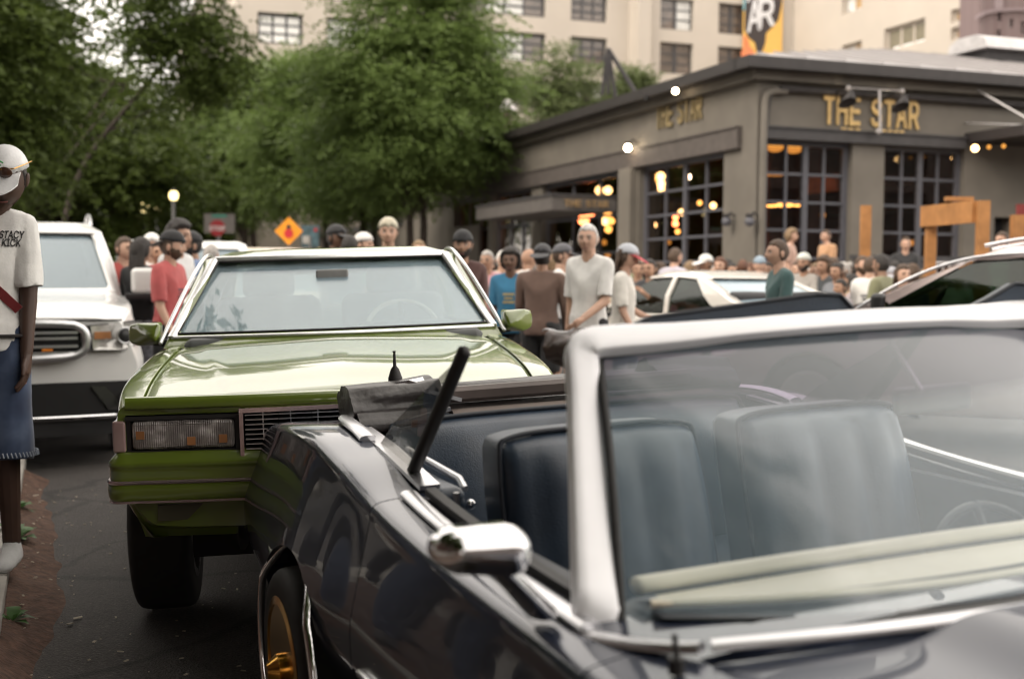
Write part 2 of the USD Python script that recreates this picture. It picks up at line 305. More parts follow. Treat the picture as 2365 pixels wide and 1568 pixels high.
part(rest, 'ceiling', cat(WR.box((0.45, zE - 0.4), (15.5, zE - 0.3), -9, -0.4), WR.box((0.45, zE - 0.4), (7.2, zE - 0.3), -29, -9.01)), room_m)
part(rest, 'inner_wall', WR.box((5.0, 0.3), (15.5, zE - 0.4), -8.2, -8.0), room_m)
part(rest, 'inner_wall', cat(WL.box((8.21, 0.3), (29, zE - 0.4), -7.2, -7.0), WL.box((29, 0.3), (29.2, zE - 0.4), -7.2, -0.4)), room2_m)
# counters, shelves and tables seen in the rooms
for k in range(5):
    part(rest, 'booth', WR.box((0.9 + 1.15 * k, 0.3), (1.7 + 1.15 * k, 1.45 + 0.2 * (k % 2)), -3.4, -2.9), room_m)
part(rest, 'bar_counter', WL.box((2, 0.3), (8, 1.35), -4.6, -4.0), room2_m)
part(rest, 'back_shelf', cat(*[WL.box((1.5, 1.9 + 0.55 * k), (8.5, 1.95 + 0.55 * k), -6.9, -6.6) for k in range(4)]), room2_m)
warm_panel = mat('terracotta_panel', (0.55, 0.16, 0.04), 0.7, var=0.4, scale=3)
part(rest, 'wall_panel', WL.box((onplane(1590, 410, Cn, S)[0], onplane(1560, 432, Cn, S)[1]), (onplane(1525, 410, Cn, S)[0], onplane(1560, 392, Cn, S)[1]), -3.3, -3.2), warm_panel)
# eaves, gutters, lintels, trims
e = 0.42
oR = sbox(-e, 0, 16 + e, 1)
def eave(z0, z1, out, name, mt):
    part(rest, name, cat(WR.box((-out, z0), (16, z1), -0.1, out), WL.box((-0.0, z0), (30, z1), -0.1, out)), mt)
eave(zE - 0.05, zE + 0.14, 0.42, 'eave', eave_m); eave(zE - 0.2, zE - 0.05, 0.16, 'frieze', taupe)
part(rest, 'gutter', tube([WR.pt(0.35, zE - 0.33, 0.1), WR.pt(16, zE - 0.33, 0.1)], 0.055, 8), eave_m)
part(rest, 'conduit', tube(chaikin([WR.pt(0.16, 3.95, 0.05), WR.pt(0.17, 4.25, 0.05), WR.pt(0.22, 4.6, 0.05), WR.pt(0.7, 4.68, 0.05), WR.pt(1.4, 4.665, 0.05), WR.pt(15, 4.6, 0.05)], 3), 0.032, 6), eave_m)
part(rest, 'downpipe', tube(chaikin([WR.pt(0.5, zE - 0.36, 0.09), WR.pt(0.12, zE - 0.38, 0.09), WR.pt(0.07, zE - 0.65, 0.09), WR.pt(0.07, 0.2, 0.09)], 3), 0.06, 8), taupe)
part(rest, 'lintel', cat(WR.box((0.12, zL - 0.01), (4.2, zL + 0.17), 0, 0.10), WR.box((0.12, zL + 0.17), (4.2, zL + 0.20), 0, 0.13)), lintel_m)
part(rest, 'lintel', cat(WL.box((0.5, zL - 0.13), (30, zL + 0.22), 0, 0.10), WL.box((0.5, zL + 0.22), (30, zL + 0.25), 0, 0.13)), mat('lintel_taupe', (0.085, 0.072, 0.066), 0.7, var=0.2))
part(rest, 'column', WL.box((s_p - 0.62, 0.16), (s_p - 0.02, zL - 0.13), 0.003, 0.16), taupe)
part(rest, 'ledge', cat(WR.box((-0.06, 1.55), (0.62, 1.66), 0.0, 0.14), WL.box((0.02, 1.55), (1.5, 1.66), 0.0, 0.14)), lintel_m)
for hh, Wd, c_, r_ in ((hB, WR, 4, 6), (hC, WR, 4, 6), (hA, WL, 4, 6)): window(rest, Wd, hh, c_, r_, -0.22, bar_m, panes_m, 0.045, heavy=(2,), fw=0.09)
for k, hh in enumerate(hBay): window(rest, WL, (hh[0], hh[1], 0.3, hh[3]), 3, 4, -0.22, bar_m, panes_m, 0.05, fw=0.09)
part(rest, 'door', WR.box((door[0] + .02, door[2]), (door[1] - .02, door[3] - .02), -0.3, -0.24), dark_hole)
part(rest, 'side_panel', WL.box((onplane(1126, 500, Cn, S)[0] + .3, 1.2), (onplane(1048, 500, Cn, S)[0], zL - 0.9), 0.12, 0.16), taupe)
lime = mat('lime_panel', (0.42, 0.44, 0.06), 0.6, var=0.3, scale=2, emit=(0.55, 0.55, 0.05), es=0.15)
# hipped roof of grey sheet
rz = zE + 0.14; P0, P1 = WR.pt(-e, rz, e), WR.pt(16, rz, e); K0 = WR.pt(7.3, rz + 1.85, -7.2); K1 = WR.pt(16, rz + 1.85, -7.2); P2 = WL.pt(30, rz, e); K2 = WL.pt(26, rz + 1.85, -5.0)
P3 = WR.pt(16, rz, -30)
rv = np.array([P0, P1, K1, K0, P2, K2, P3]); part(rest, 'roof', (np.vstack([rv, rv - Z1 * 0.05]), np.vstack([[[0, 1, 2], [0, 2, 3], [0, 3, 5], [0, 5, 4], [3, 2, 5], [2, 6, 5], [5, 6, 4]], np.array([[0, 2, 1], [0, 3, 2], [0, 5, 3], [0, 4, 5], [3, 5, 2], [2, 5, 6], [5, 4, 6]]) + 7])), roof_m)
for k in range(22):     # standing seams
    s = -0.1 + 0.75 * k; t0 = WR.pt(s, rz + 0.02, e); f_ = min(1.0, (s + e) / 7.75)
    part(rest, 'roof_seam', obox(t0, T * 0.03, (WR.pt(s, rz + 1.85, -7.2) - WR.pt(s, rz, e)) * f_, Z1 * 0.025), roof_m)
# entrance canopy on the street side
zc1, zc0 = onplane(1440, 446, Cn, S)[1] - 0.1, onplane(1440, 478, Cn, S)[1] - 0.1
can = thing('entrance_canopy', 'boxy grey entrance canopy with small gold lettering on the street front', 'canopy')
s_c0, s_c1 = s_p + 0.15, s_p + 5.2; cd = 1.55
part(can, 'canopy_box', cat(WL.box((s_c0, zc0), (s_c1, zc1), 0.11, cd)), mat('canopy_grey', (0.10, 0.09, 0.085), 0.7, var=0.15))
part(can, 'canopy_top', WL.box((s_c0 - 0.03, zc1), (s_c1 + 0.03, zc1 + 0.05), 0.11, cd + 0.03), lintel_m)
gold_paint = mat('gold_letter_paint', (0.52, 0.36, 0.15), 0.45, 0.3, var=0.2)
faded_gold = mat('faded_gold_paint', (0.27, 0.21, 0.11), 0.55, 0.2, var=0.35, scale=3)
def lettering(W, name, label, words, s0, s1, z0, z1, mt, d=0.02, thick=0.03, flip=1, sub=None, skew=0.0, matx=None):
    "tall narrow capitals across s0..s1 on a wall"
    th = thing(name, label, 'lettering'); tot = sum(len(w) for w in words) + 0.7 * (len(words) - 1); step = (s1 - s0) / tot; x = 0
    A = W.A * flip; org = s0 if flip > 0 else s1
    for w in words:
        for ch in w:
            v, f = text(ch, 1.0, 0.1, True); v = v - [0, v[:, 1].min(), 0]; v[:, 1] *= (z1 - z0) / v[:, 1].max(); v[:, 0] *= step * 0.84 / np.ptp(v[:, 0]) if ch not in 'I' else 0.5
            p = W.pt(0, 0, d) + (org * W.A if flip > 0 else org * W.A) + A * (x + 0.5) * step
            w_ = p + v[:, :1] * A + (v[:, 1:2] + z0) * Z1 + v[:, 2:] * W.N * (thick / 0.1)
            part(th, 'letter', (w_, f if np.dot(np.cross(A, Z1), W.N) > 0 else f[:, ::-1]), mt); x += 1
        x += 0.7
    if sub:
        for a, b, c, d_ in sub:
            k = max(2, int((b - a) / 0.11))
            for j in range(k): part(th, 'small_stroke', W.box((a + (b - a) * j / k, c), (a + (b - a) * (j + 0.72) / k, d_), d, d + thick), mt)
    return th
rS = rect(Cn, T, 1897, 2122, 228, 293)
zs = lambda u, v: onplane(u, v, Cn, T)
lettering(WR, 'restaurant_sign', 'gold THE STAR lettering lit by two lamps on the front fascia', ['THE', 'STAR'], rS[0], rS[1], zs(2010, 294)[1], zs(2010, 228)[1], gold_paint,
          sub=[(zs(1940, 300)[0], zs(1988, 300)[0], zs(1965, 311)[1], zs(1965, 297)[1]), (zs(2033, 300)[0], zs(2088, 300)[0], zs(2060, 316)[1], zs(2060, 302)[1])])
zl = lambda u, v: onplane(u, v, Cn, S)
lettering(WL, 'restaurant_sign', 'faded gold THE STAR lettering on the side fascia beyond the corner', ['THE', 'STAR'], zl(1626, 260)[0], zl(1518, 260)[0], zl(1570, 288)[1], zl(1570, 228)[1], faded_gold, flip=-1)
WCan = Wall(WL.pt(s_c0, 0, 0), T, -S)
ce = np.array([WL.pt(s_c0, 0, cd), WL.pt(s_c0, 0, 0.11)])
lettering(Wall(ce[0], T, -S), 'canopy_sign', 'small dull gold THE STAR lettering on the entrance canopy', ['THE', 'STAR'], 0.25, 1.25, zc0 + 0.08, zc1 - 0.07, mat('dull_gold', (0.30, 0.2, 0.10), 0.6, var=0.2))
# lamps
def glow(name, col, s): return usdkit.material(stage, '/World/Looks/' + name, {'e': ('emission', {'color': col, 'strength': s})}, surface='e.emission')
g_white, g_warm, g_amber, g_red, g_dim = glow('lamp_white', (1, 0.80, 0.54), 22.0), glow('lamp_warm', (1, 0.62, 0.26), 6.0), glow('lamp_amber', (1, 0.48, 0.12), 4.0), glow('lamp_red', (1, 0.26, 0.10), 9.0), glow('lamp_dim', (1, 0.42, 0.08), 0.75)
def wall_lamp(W, u, v, d, r, mt, label, group=None, cone=False):
    O_ = W.pt(0, 0, d); s, z = onplane(u, v, O_, W.A); p = W.pt(s, z, d)
    th = thing('wall_lamp', label, 'lamp', group=group)
    part(th, 'bracket', tube([W.pt(s, z + 0.10, 0.0), W.pt(s, z + 0.16, d * 0.6), W.pt(s, z + 0.09, d)], 0.018, 6), eave_m)
    if cone:
        c0 = revolve([(0.03, 0.12), (0.16, -0.1), (0.145, -0.1), (0.02, 0.1)], 16); ax = rot('x', 0)
        w = c0[0] @ np.array([W.A, -W.N * 0.85 + -Z1 * 0.0, Z1]) ; tilt = 0.5
        w = c0[0][:, :1] * W.A + c0[0][:, 1:2] * (W.N * math.cos(tilt) - Z1 * math.sin(tilt) * -1) + c0[0][:, 2:] * (Z1 * math.cos(tilt) + W.N * math.sin(tilt))
        part(th, 'shade', (w + p, c0[1]), eave_m)
        part(th, 'bulb', boxc(p - W.N * 0.10 + W.A * 0.075 + Z1 * 0.015, (.04, .04, .04)), mt)
    else:
        part(th, 'bulb', move(sphere(2), p, s=r), mt); part(th, 'cap', boxc(p + Z1 * (r + 0.02), (0.12, 0.12, 0.05)), eave_m)
    return th
wall_lamp(WL, 1450, 342, 0.25, 0.07, g_white, 'bright bare lamp on the side wall above the slim pillar')
wall_lamp(WL, 1560, 211, 0.45, 0.05, g_white, 'lit floodlight under the side eave above the faded lettering')
wall_lamp(WL, 1493, 229, 0.40, 0.05, black_plastic, 'small unlit black floodlight under the side eave')
wall_lamp(WR, 1961, 226, 0.55, 0.1, g_white, 'black cone lamp lighting the letters THE', cone=True)
wall_lamp(WR, 2084, 236, 0.55, 0.1, g_white, 'black cone lamp lighting the letters STAR', cone=True)
for u, v, l in ((1678, 512, 'small dark lamp on the corner pillar facing the side street'), (1731, 512, 'small dark lamp low on the right of the corner pillar')): wall_lamp(WL, u, v, 0.16, 0.085, bar_m, l)
def pendant(W, u, v, d, r, mt, label, flat_=1.0):
    O_ = W.pt(0, 0, -d); s, z = onplane(u, v, O_, W.A); p = W.pt(s, z, -d); r = r * .8
    th = thing('pendant_lamp', label, 'lamp'); part(th, 'bulb', move(sphere(2), p, s=(r, r, r * flat_)), mt)
    part(th, 'flex', tube([p + Z1 * r * flat_, V(p[0], p[1], zE - 0.42)], 0.01, 5), black_plastic)
LP = [(1526, 408, 2.6, .13, g_warm), (1512, 414, 2.7, .09, g_amber), (1527, 425, 2.6, .12, g_warm), (1527, 436, 2.6, .10, g_warm), (1510, 405, 2.9, .08, g_amber), (1588, 409, 1.5, .085, g_white), (1559, 371, 0.8, .075, g_white),
      (1574, 491, 3.0, .10, g_warm), (1560, 503, 3.0, .08, g_red), (1560, 517, 3.0, .09, g_red), (1647, 475, 3.0, .09, g_warm), (1616, 469, 3.2, .07, g_amber), (1511, 520, 3.4, .08, g_warm), (1565, 535, 4, .08, g_amber), (1585, 560, 4, .07, g_dim), (1545, 560, 4, .07, g_dim),
      (1360, 493, 2.0, .18, g_red), (1348, 508, 2.0, .18, g_red), (1356, 466, 2.4, .17, g_dim), (1404, 497, 3, .13, g_amber), (1398, 511, 3, .14, g_warm), (1412, 511, 3, .11, g_amber), (1405, 530, 3, .12, g_amber), (1385, 440, 2.2, .14, g_warm), (1404, 440, 2.2, .13, g_warm), (1343, 401, 1.5, .11, g_amber), (1395, 560, 3.4, .1, g_dim), (1403, 590, 3.4, .1, g_dim)]
hue = {id(g_white): 'white', id(g_warm): 'pale gold', id(g_amber): 'amber', id(g_red): 'red orange', id(g_dim): 'faint amber'}
def lamp_label(u, v, mt, where, lamps):
    row = sorted(lamps, key=lambda k: k[1]); i = [k[:2] for k in row].index((u, v)); o = ['topmost', 'second highest', 'third from the top', 'fourth from the top', 'fifth from the top', 'sixth from the top', 'seventh from the top', 'eighth from the top', 'ninth from the top', 'tenth from the top', 'eleventh from the top', 'twelfth from the top', 'thirteenth from the top', 'fourteenth from the top', 'fifteenth from the top', 'lowest'][i]
    return f'{hue[id(mt)]} glowing lamp, {o} in the {where}'
LA, LB = [k for k in LP if k[0] > 1470], [k for k in LP if k[0] <= 1470]
for u, v, d, r, mt in LP: pendant(WL, u, v, d, r, mt, lamp_label(u, v, mt, 'tall side window' if u > 1470 else 'entrance bay', LA if u > 1470 else LB))
LF = ((1790, 336, 1.2, .22, g_dim, .7), (1833, 338, 1.2, .24, g_dim, .7), (1812, 474, 2.2, .22, g_amber, .2), (1782, 476, 2.2, .16, g_amber, .15), (1846, 475, 2.2, .16, g_amber, .15), (1790, 404, 3, .35, g_dim, .05), (1900, 497, 3, .07, g_dim, 1), (2200, 352, 1.0, .06, g_warm, 1), (2202, 366, 1.0, .055, g_warm, 1), (2108, 561, 3, .13, g_dim, .5))
for u, v, d, r, mt, fl in LF: pendant(WR, u, v, d, r, mt, lamp_label(u, v, mt, ('left' if u < 2000 else 'right') + ' front window', [k for k in LF if (k[0] < 2000) == (u < 2000)]), fl)
# rods and canopy on the front
br = thing('sign_bracket', 'thin pale T shaped bracket standing between the words THE and STAR', 'bracket')
pale = mat('pale_metal', (0.42, 0.40, 0.40), 0.4, 0.4, var=0.1)
q = lambda u, v, d=0.12: WR.pt(*zs(u, v), d)
part(br, 'post', tube([q(2007, 214, .3), q(2009, 306, .3)], 0.022, 6), pale); part(br, 'arm', tube([q(1937, 209, .3), q(2060, 216, .3)], 0.014, 6), pale)
part(br, 'foot', move(sphere(1), q(2010, 308, .25), s=0.06), pale)
for u, v in ((1937, 209), (2060, 216)): part(br, 'clamp', move(sphere(1), q(u, v, .28), s=0.05), pale)
c2 = thing('front_canopy', 'flat dark canopy held by two rods over the right of the front', 'canopy')
sx0 = zs(2228, 320)[0]; zq = zs(2240, 322)[1]
part(c2, 'canopy_slab', WR.box((sx0, zq - 0.08), (sx0 + 6, zq + 0.10), 0.0, 1.5), eave_m)
part(c2, 'rod', tube([WR.pt(sx0 + 0.05, zq + 0.95, 0.02), WR.pt(sx0 + 0.5, zq + 0.12, 1.3)], 0.018, 6), pale); part(c2, 'rod', tube([WR.pt(sx0, zq + 0.28, 0.02), WR.pt(sx0 + 0.5, zq + 0.12, 1.3)], 0.014, 6), pale)
for k, (u, v) in enumerate(((2252, 343), (2284, 340), (2318, 338))):
    part(c2, 'spot_lamp', move(sphere(2), WR.pt(*onplane(u, v, WR.pt(0, 0, .9), T), .9), s=0.06 if k == 0 else 0.035), g_warm if k == 0 else g_dim)
# things on and behind the roof
vent = thing('vent_stack', 'brown round vent stack with a pale conical cap on the roof edge', 'vent', at(1173, 292, 40))
part(vent, 'pipe', tube([(0, 0, -1.0), (0, 0, 0.55)], 0.13, 12), mat('rust_brown', (0.10, 0.065, 0.055), 0.7, var=0.2)); part(vent, 'cap', revolve([(0.0, 0.85), (0.1, 0.78), (0.27, 0.5), (0.25, 0.47), (0.0, 0.5)], 16), mat('galvanised_cap', (0.55, 0.52, 0.52), 0.45, 0.3), 30)
fr = thing('roof_frame', 'thin dark A shaped guy frame standing on the roof', 'frame')
Zf = 34.0
for a, b in (((1405, 112), (1393, 215)), ((1405, 112), (1424, 222)), ((1406, 116), (1470, 208)), ((1403, 130), (1408, 212))): part(fr, 'strut', tube([at(*a, Zf), at(*b, Zf) + V(0, .4, 0)], 0.06, 6), lintel_m)
hood = thing('exhaust_hood', 'curved silver exhaust hood standing on the grey roof', 'hood', WR.pt(*[onplane(2305, 122, WR.pt(0, 0, -6.0), T)[0]], onplane(2305, 126, WR.pt(0, 0, -6.0), T)[1], -6.0), rot=math.atan2(T[1], T[0]))
hm = mat('hood_steel', (0.5, 0.48, 0.48), 0.35, 0.6, var=0.15)
part(hood, 'cowl', sweep([(-0.9, 0, 0), (0.0, 0, 0), (1.4, 0, 0)], [(0.7, 0.0), (0.62, 0.22), (0.3, 0.34), (-0.3, 0.34), (-0.62, 0.22), (-0.7, 0.0)]), hm, 40)
part(hood, 'base', boxc((0.25, 0, -0.2), (1.9, 0.95, 0.4)), lintel_m)
# ------------------------------------------------------------------ the tall cream building behind
cream = mat('cream_render', (0.47, 0.42, 0.365), 0.85, var=0.05, scale=0.35)
OB = at(1250, 500, 70.0); OB = V(OB[0], OB[1], 0)
WB = Wall(OB, T, -S); kk = lambda u, v: onplane(u, v, OB, T)
sL, sR = kk(545, 100)[0], kk(1812, 100)[0]; sJ = kk(1452, 100)[0]
big = thing('warehouse_building', 'tall cream warehouse block with gridded windows behind the trees', 'building')
z_a, z_b = kk(1360, 87)[1], kk(1360, 153)[1]; fl = kk(1360, 103 - 103)[1] - kk(1360, 103)[1]
cols = [kk(u, 110)[0] for u in (595, 700)] + [kk(755, 60)[0], kk(858, 60)[0]] + [kk(u, 110)[0] for u in (925, 1025)] + [kk(u, 110)[0] for u in (1075, 1260)] + [kk(u, 110)[0] for u in (1318, 1402)]
cols2 = [kk(u, 100)[0] for u in (1508, 1584)] + [kk(u, 100)[0] for u in (1641, 1704)]
HL, H2 = [], []
for r in range(-3, 3):
    for k in range(0, len(cols), 2): HL.append((cols[k], cols[k + 1], z_b + fl * r, z_a + fl * r))
    for k in range(0, len(cols2), 2): H2.append((cols2[k], cols2[k + 1], z_b + fl * r - 0.25, z_a + fl * r - 0.1))
HL = [h for h in HL if h[2] > 0.5]; H2 = [h for h in H2 if h[2] > 0.5]; zT = 18.6
part(big, 'front_wall', WB.slab(sbox(sL, -0.5, sJ, zT), HL, -0.6, 0), cream)
WB2 = Wall(OB - S * 0.9, T, -S)
part(big, 'front_wall', WB2.slab(sbox(sJ, -0.5, sR + 0.5, zT), H2, -0.6, 0), cream)
part(big, 'pier', WB2.box((sJ, -0.5), (sJ + 0.75, zT), 0, 0.35), cream); part(big, 'pier_return', WB2.box((sJ - 0.02, -0.5), (sJ + 0.3, zT), -1.2, 0), cream)
WBl = Wall(WB.pt(sL, 0), S, -T); 
Hl = []
for r in range(-3, 3):
    for k in range(9): Hl.append((0.9 + 3.4 * k, 0.9 + 3.4 * k + 2.3, z_b + fl * r, z_a + fl * r))
Hl = [h for h in Hl if h[2] > 0.5]
part(big, 'side_wall', WBl.slab(sbox(0.6, -0.5, 32, zT), Hl, -0.6, 0), cream)
WBr = Wall(WB2.pt(sR, 0), -S, -T)     # the wing that comes towards the viewer on the right
ww = lambda u, v: onplane(u, v, WBr.O, WBr.A)
Hr = []
for (u0, u1, v0, v1) in ((2042, 2136, 55, 108), (2196, 2243, 18, 48), (2196, 2243, 60, 88), (2196, 2243, 98, 124), (1945, 1990, 100, 118), (2270, 2330, 0, 30)):
    r_ = rect(WBr.O, WBr.A, u0, u1, v0, v1); Hr.append((r_[0], r_[1], onplane((u0 + u1) / 2, v1, WBr.O, WBr.A)[1], onplane((u0 + u1) / 2, v0, WBr.O, WBr.A)[1]))
for (u0, u1, v0, v1) in ((1945, 1990, -15, 28), (2042, 2136, -75, -15)):
    r_ = rect(WBr.O, WBr.A, u0, u1, v0, v1); Hr.append((r_[0], r_[1], onplane((u0 + u1) / 2, v1, WBr.O, WBr.A)[1], onplane((u0 + u1) / 2, v0, WBr.O, WBr.A)[1]))
part(big, 'wing_wall', WBr.slab(sbox(0.02, -0.5, 34, zT), Hr, -0.6, 0), cream)
part(big, 'roof', cat(WB.box((sL, zT), (sR, zT + 0.3), -30, 0.2), WBr.box((0, zT), (34, zT + 0.3), -14, 0.2)), roof_m)
part(big, 'back_wall', cat(WB.box((sL, 0), (sR + 13, zT), -30.6, -30), WB.box((sL + 1, 0), (sR + 12, zT - 1), -8.6, -8)), mat('dim_room', (0.16, 0.13, 0.11), 0.9, var=0.3))
for k in range(7): part(big, 'floor_slab', cat(WB.box((sL + .6, z_b + fl * (k - 3) - 0.9), (sR + 10, z_b + fl * (k - 3) - 0.6), -8, -0.62)), mat('slab_grey_%d' % k, (0.3, 0.28, 0.25), 0.9))
winbar = mat('dark_window_frames', (0.05, 0.05, 0.055), 0.5)
shade_m = mat('pale_blind', (0.62, 0.62, 0.6), 0.6, var=0.15, scale=2, coat=0.6); brown_m = mat('brown_glass_room', (0.11, 0.085, 0.07), 0.25, var=0.5, scale=1.2, coat=1.0)
sky_glass = mat('bright_blind', (0.75, 0.74, 0.71), 0.25, var=0.08, coat=1.0)  # white sky reflection put into the pane colour
for k, h in enumerate(HL):
    pm = [shade_m, shade_m, brown_m] if (k * 5 + int(h[2])) % 3 else brown_m
    if h[0] < kk(900, 100)[0]: pm = sky_glass
    window(big, WB, h, 3 if h[1] - h[0] < 3 else 4, 3, -0.35, winbar, pm, 0.10, fw=0.10)
for k, h in enumerate(H2): window(big, WB2, h, 2, 3, -0.35, winbar, [brown_m, brown_m, shade_m] if k % 4 == 0 else brown_m, 0.07, heavy=(1,), fw=0.06)
for k, h in enumerate(Hl): window(big, WBl, h, 3, 3, -0.3, winbar, sky_glass, 0.09, fw=0.1)
olive = mat('olive_window', (0.20, 0.18, 0.13), 0.4, var=0.2)
for k, h in enumerate(Hr): window(big, WBr, h, 3 if k in (0, 7) else 2, 1, -0.3, cream, olive if k in (0, 7) else [shade_m, mat('tan_blind_%d' % k, (0.42, 0.27, 0.12), 0.6)], 0.14, fw=0.10)
for u, v in ((1512, 105), (1645, 112)):
    pendant(WB2, u + 4, v + (0 if u < 1600 else 75), 1.2, 0.22, g_warm if u < 1600 else g_red, ('warm' if u < 1600 else 'red') + ' lamp glowing in a window of the cream building')
# the mural banner in the inner corner
bn = thing('mural_banner', 'tall yellow and orange banner with dark blob and white graffiti letters', 'banner')
b0, b1 = kk(1716, 60)[0], kk(1806, 60)[0]; WBn = Wall(WB2.O - S * 0.1, T, -S)
bz = lambda u, v: onplane(u, v, WBn.O, T)
b0, b1 = bz(1716, 60)[0], bz(1806, 60)[0]
col = lambda n, c: mat(n, c, 0.6, var=0.06)
zt_ = bz(1760, -60)[1]; zb_ = bz(1760, 150)[1]
part(bn, 'cloth', WBn.box((b0, zb_), (b1, zt_), 0, 0.05), col('banner_yellow', (0.78, 0.47, 0.12)))
def shp(name, pts, d, mt, rr=0.15):
    pl = Polygon([bz(u, v) for u, v in pts]).buffer(rr).buffer(-rr); part(bn, name, prism(pl, d, d + 0.012, WBn.O, T, Z1, -S), mt)
shp('orange_shape', [(1716, 82), (1722, 84), (1729, 98), (1732, 128), (1740, 150), (1716, 150)], 0.05, col('banner_orange', (0.72, 0.22, 0.09)))
shp('orange_disc', [(1726 + 16 * math.cos(a), 128 + 20 * math.sin(a)) for a in np.arange(12) * PI / 6], 0.064, col('banner_orange_2', (0.74, 0.23, 0.10)))
shp('blue_shape', [(1716, -60), (1724, -60), (1724, 20), (1720, 26), (1716, 26)], 0.05, col('banner_blue', (0.22, 0.48, 0.55)))
shp('dark_blob', [(1724, -60), (1790, -60), (1806, -10), (1802, 20), (1796, 48), (1784, 62), (1768, 78), (1766, 100), (1756, 128), (1750, 140), (1742, 100), (1727, 88), (1718, 70), (1719, 20)], 0.058, col('banner_dark', (0.045, 0.035, 0.035)))
_bw = col('banner_white', (0.66, 0.66, 0.68))
for ch, u, v, hh, wd in (('A', 1740, 74, 64, 27), ('R', 1768, 64, 58, 33), ('S', 1764, 0, 40, 30), ('A', 1738, 4, 40, 26)):
    t_ = text(ch, 1.0, 0.012, True); v_ = t_[0] - [0, t_[0][:, 1].min(), 0]; s_, z_ = bz(u, v); kx = (bz(u + 10, v)[0] - s_) / 10
    v_[:, 1] *= hh * kx / v_[:, 1].max(); v_[:, 0] *= wd * kx * 1.15 / np.ptp(v_[:, 0]); v_[:, 1] += v_[:, 0] * 0.25
    part(bn, 'letter', (WBn.O + (v_[:, :1] + s_) * T + (v_[:, 1:2] + z_) * Z1 - (0.072 + v_[:, 2:]) * S, t_[1]), _bw)
# brick block at the far right, in front of the wing
bk = thing('brick_block', 'mauve brown brick block with small pale windows at the far right', 'building')
OK_ = at(2262, 90, 50); OK_ = V(OK_[0], OK_[1], 0); WK = Wall(OK_, T, -S); kz = lambda u, v: onplane(u, v, OK_, T)
brick_m = usdkit.material(stage, '/World/Looks/mauve_brick', {'tc': ('texture_coordinate', {}), 'b': ('brick_texture', {'scale': 1.0, 'color1': (0.16, 0.115, 0.115), 'color2': (0.19, 0.14, 0.14), 'mortar': (0.2, 0.16, 0.16), 'brick_width': 0.4, 'row_height': 0.13, 'mortar_size': 0.01}), 'p': ('principled_bsdf', {'roughness': 0.85})}, [('tc.object', 'b.vector'), ('b.color', 'p.base_color')], surface='p.BSDF')
hk = [(kz(2303, 60)[0], kz(2312, 60)[0], kz(2307, 50)[1], kz(2307, 28)[1]), (kz(2303, 60)[0], kz(2312, 60)[0], kz(2307, 88)[1], kz(2307, 70)[1]), (kz(2332, 60)[0], kz(2341, 60)[0], kz(2337, 65)[1], kz(2337, 45)[1]), (kz(2358, 60)[0], kz(2367, 60)[0], kz(2362, 80)[1], kz(2362, 50)[1])]
part(bk, 'wall', WK.slab(sbox(0, 0, 9, 16), hk, -1.2, 0), brick_m)
for h in hk: part(bk, 'window', WK.box((h[0], h[2]), (h[1], h[3]), -0.3, -0.2), shade_m)
part(bk, 'arch_band', prism(Polygon([kz(u, v) for u, v in ((2252, 46), (2275, 34), (2305, 29), (2340, 27), (2400, 28), (2400, 22), (2340, 20), (2300, 22), (2272, 27), (2252, 40))]), 0, 0.12, OK_, T, Z1, -S), mat('mauve_band', (0.24, 0.19, 0.2), 0.8))
part(bk, 'pilaster', WK.box((kz(2303, 0)[0] - .12, kz(2303, 22)[1]), (kz(2313, 0)[0], 16), 0, 0.1), mat('mauve_band_2', (0.26, 0.21, 0.22), 0.8))
# low shop front under the trees on the far side of the side street
low = thing('shop_front', 'low shaded shop front with yellow lit windows beyond the trees', 'building')
OLw = V(*at(1050, 560, 42)[:2], 0) ; WLw = Wall(OLw, S, -T)
hl_ = [(3.0 + 3.2 * k, 5.0 + 3.2 * k, 0.9, 2.9) for k in range(8)]
part(low, 'wall', WLw.slab(sbox(0.5, 0, 34, 5.5), hl_, -0.4, 0), mat('shop_taupe', (0.20, 0.17, 0.15), 0.8, var=0.15))
for k, h in enumerate(hl_): part(low, 'window', WLw.box((h[0], h[2]), (h[1], h[3]), -0.3, -0.24), mat('yellow_lit_%d' % k, (0.5, 0.42, 0.18), 0.6, emit=(1, 0.8, 0.35), es=0.35 if k % 3 == 0 else 0.08))
part(low, 'awning', WLw.box((2.5, 3.2), (20, 3.4), 0.0, 1.1), lintel_m)
part(low, 'lime_door', WLw.box((-0.4, 0.2), (1.6, 4.6), 0.05, 0.12), lime)
# ------------------------------------------------------------------ trees
def leaf_mat(name, a, b, tr=0.42):
    return usdkit.material(stage, '/World/Looks/' + name, {'g': ('geometry', {}), 'r': ('rgb_ramp', {'ramp': [(0.0, a), (0.6, tuple((np.array(a) + b) / 2)), (1.0, b)]}), 'p': ('principled_bsdf', {'roughness': 0.55, 'specular_ior_level': 0.3}), 't': ('translucent_bsdf', {}), 'x': ('mix_closure', {'fac': tr})},
        [('g.random_per_island', 'r.fac'), ('r.color', 'p.base_color'), ('r.color', 't.color'), ('p.BSDF', 'x.closure1'), ('t.BSDF', 'x.closure2')], surface='x.closure')
leaf_a = leaf_mat('leaf_honey_locust', (0.125, 0.18, 0.05), (0.235, 0.30, 0.11))
leaf_b = leaf_mat('leaf_dark_maple', (0.080, 0.112, 0.026), (0.175, 0.215, 0.05))
leaf_c = leaf_mat('leaf_young', (0.12, 0.15, 0.06), (0.22, 0.25, 0.12))
bark = mat('bark', (0.055, 0.042, 0.035), 0.9, var=0.35, scale=8, bump=0.6, bscale=20)
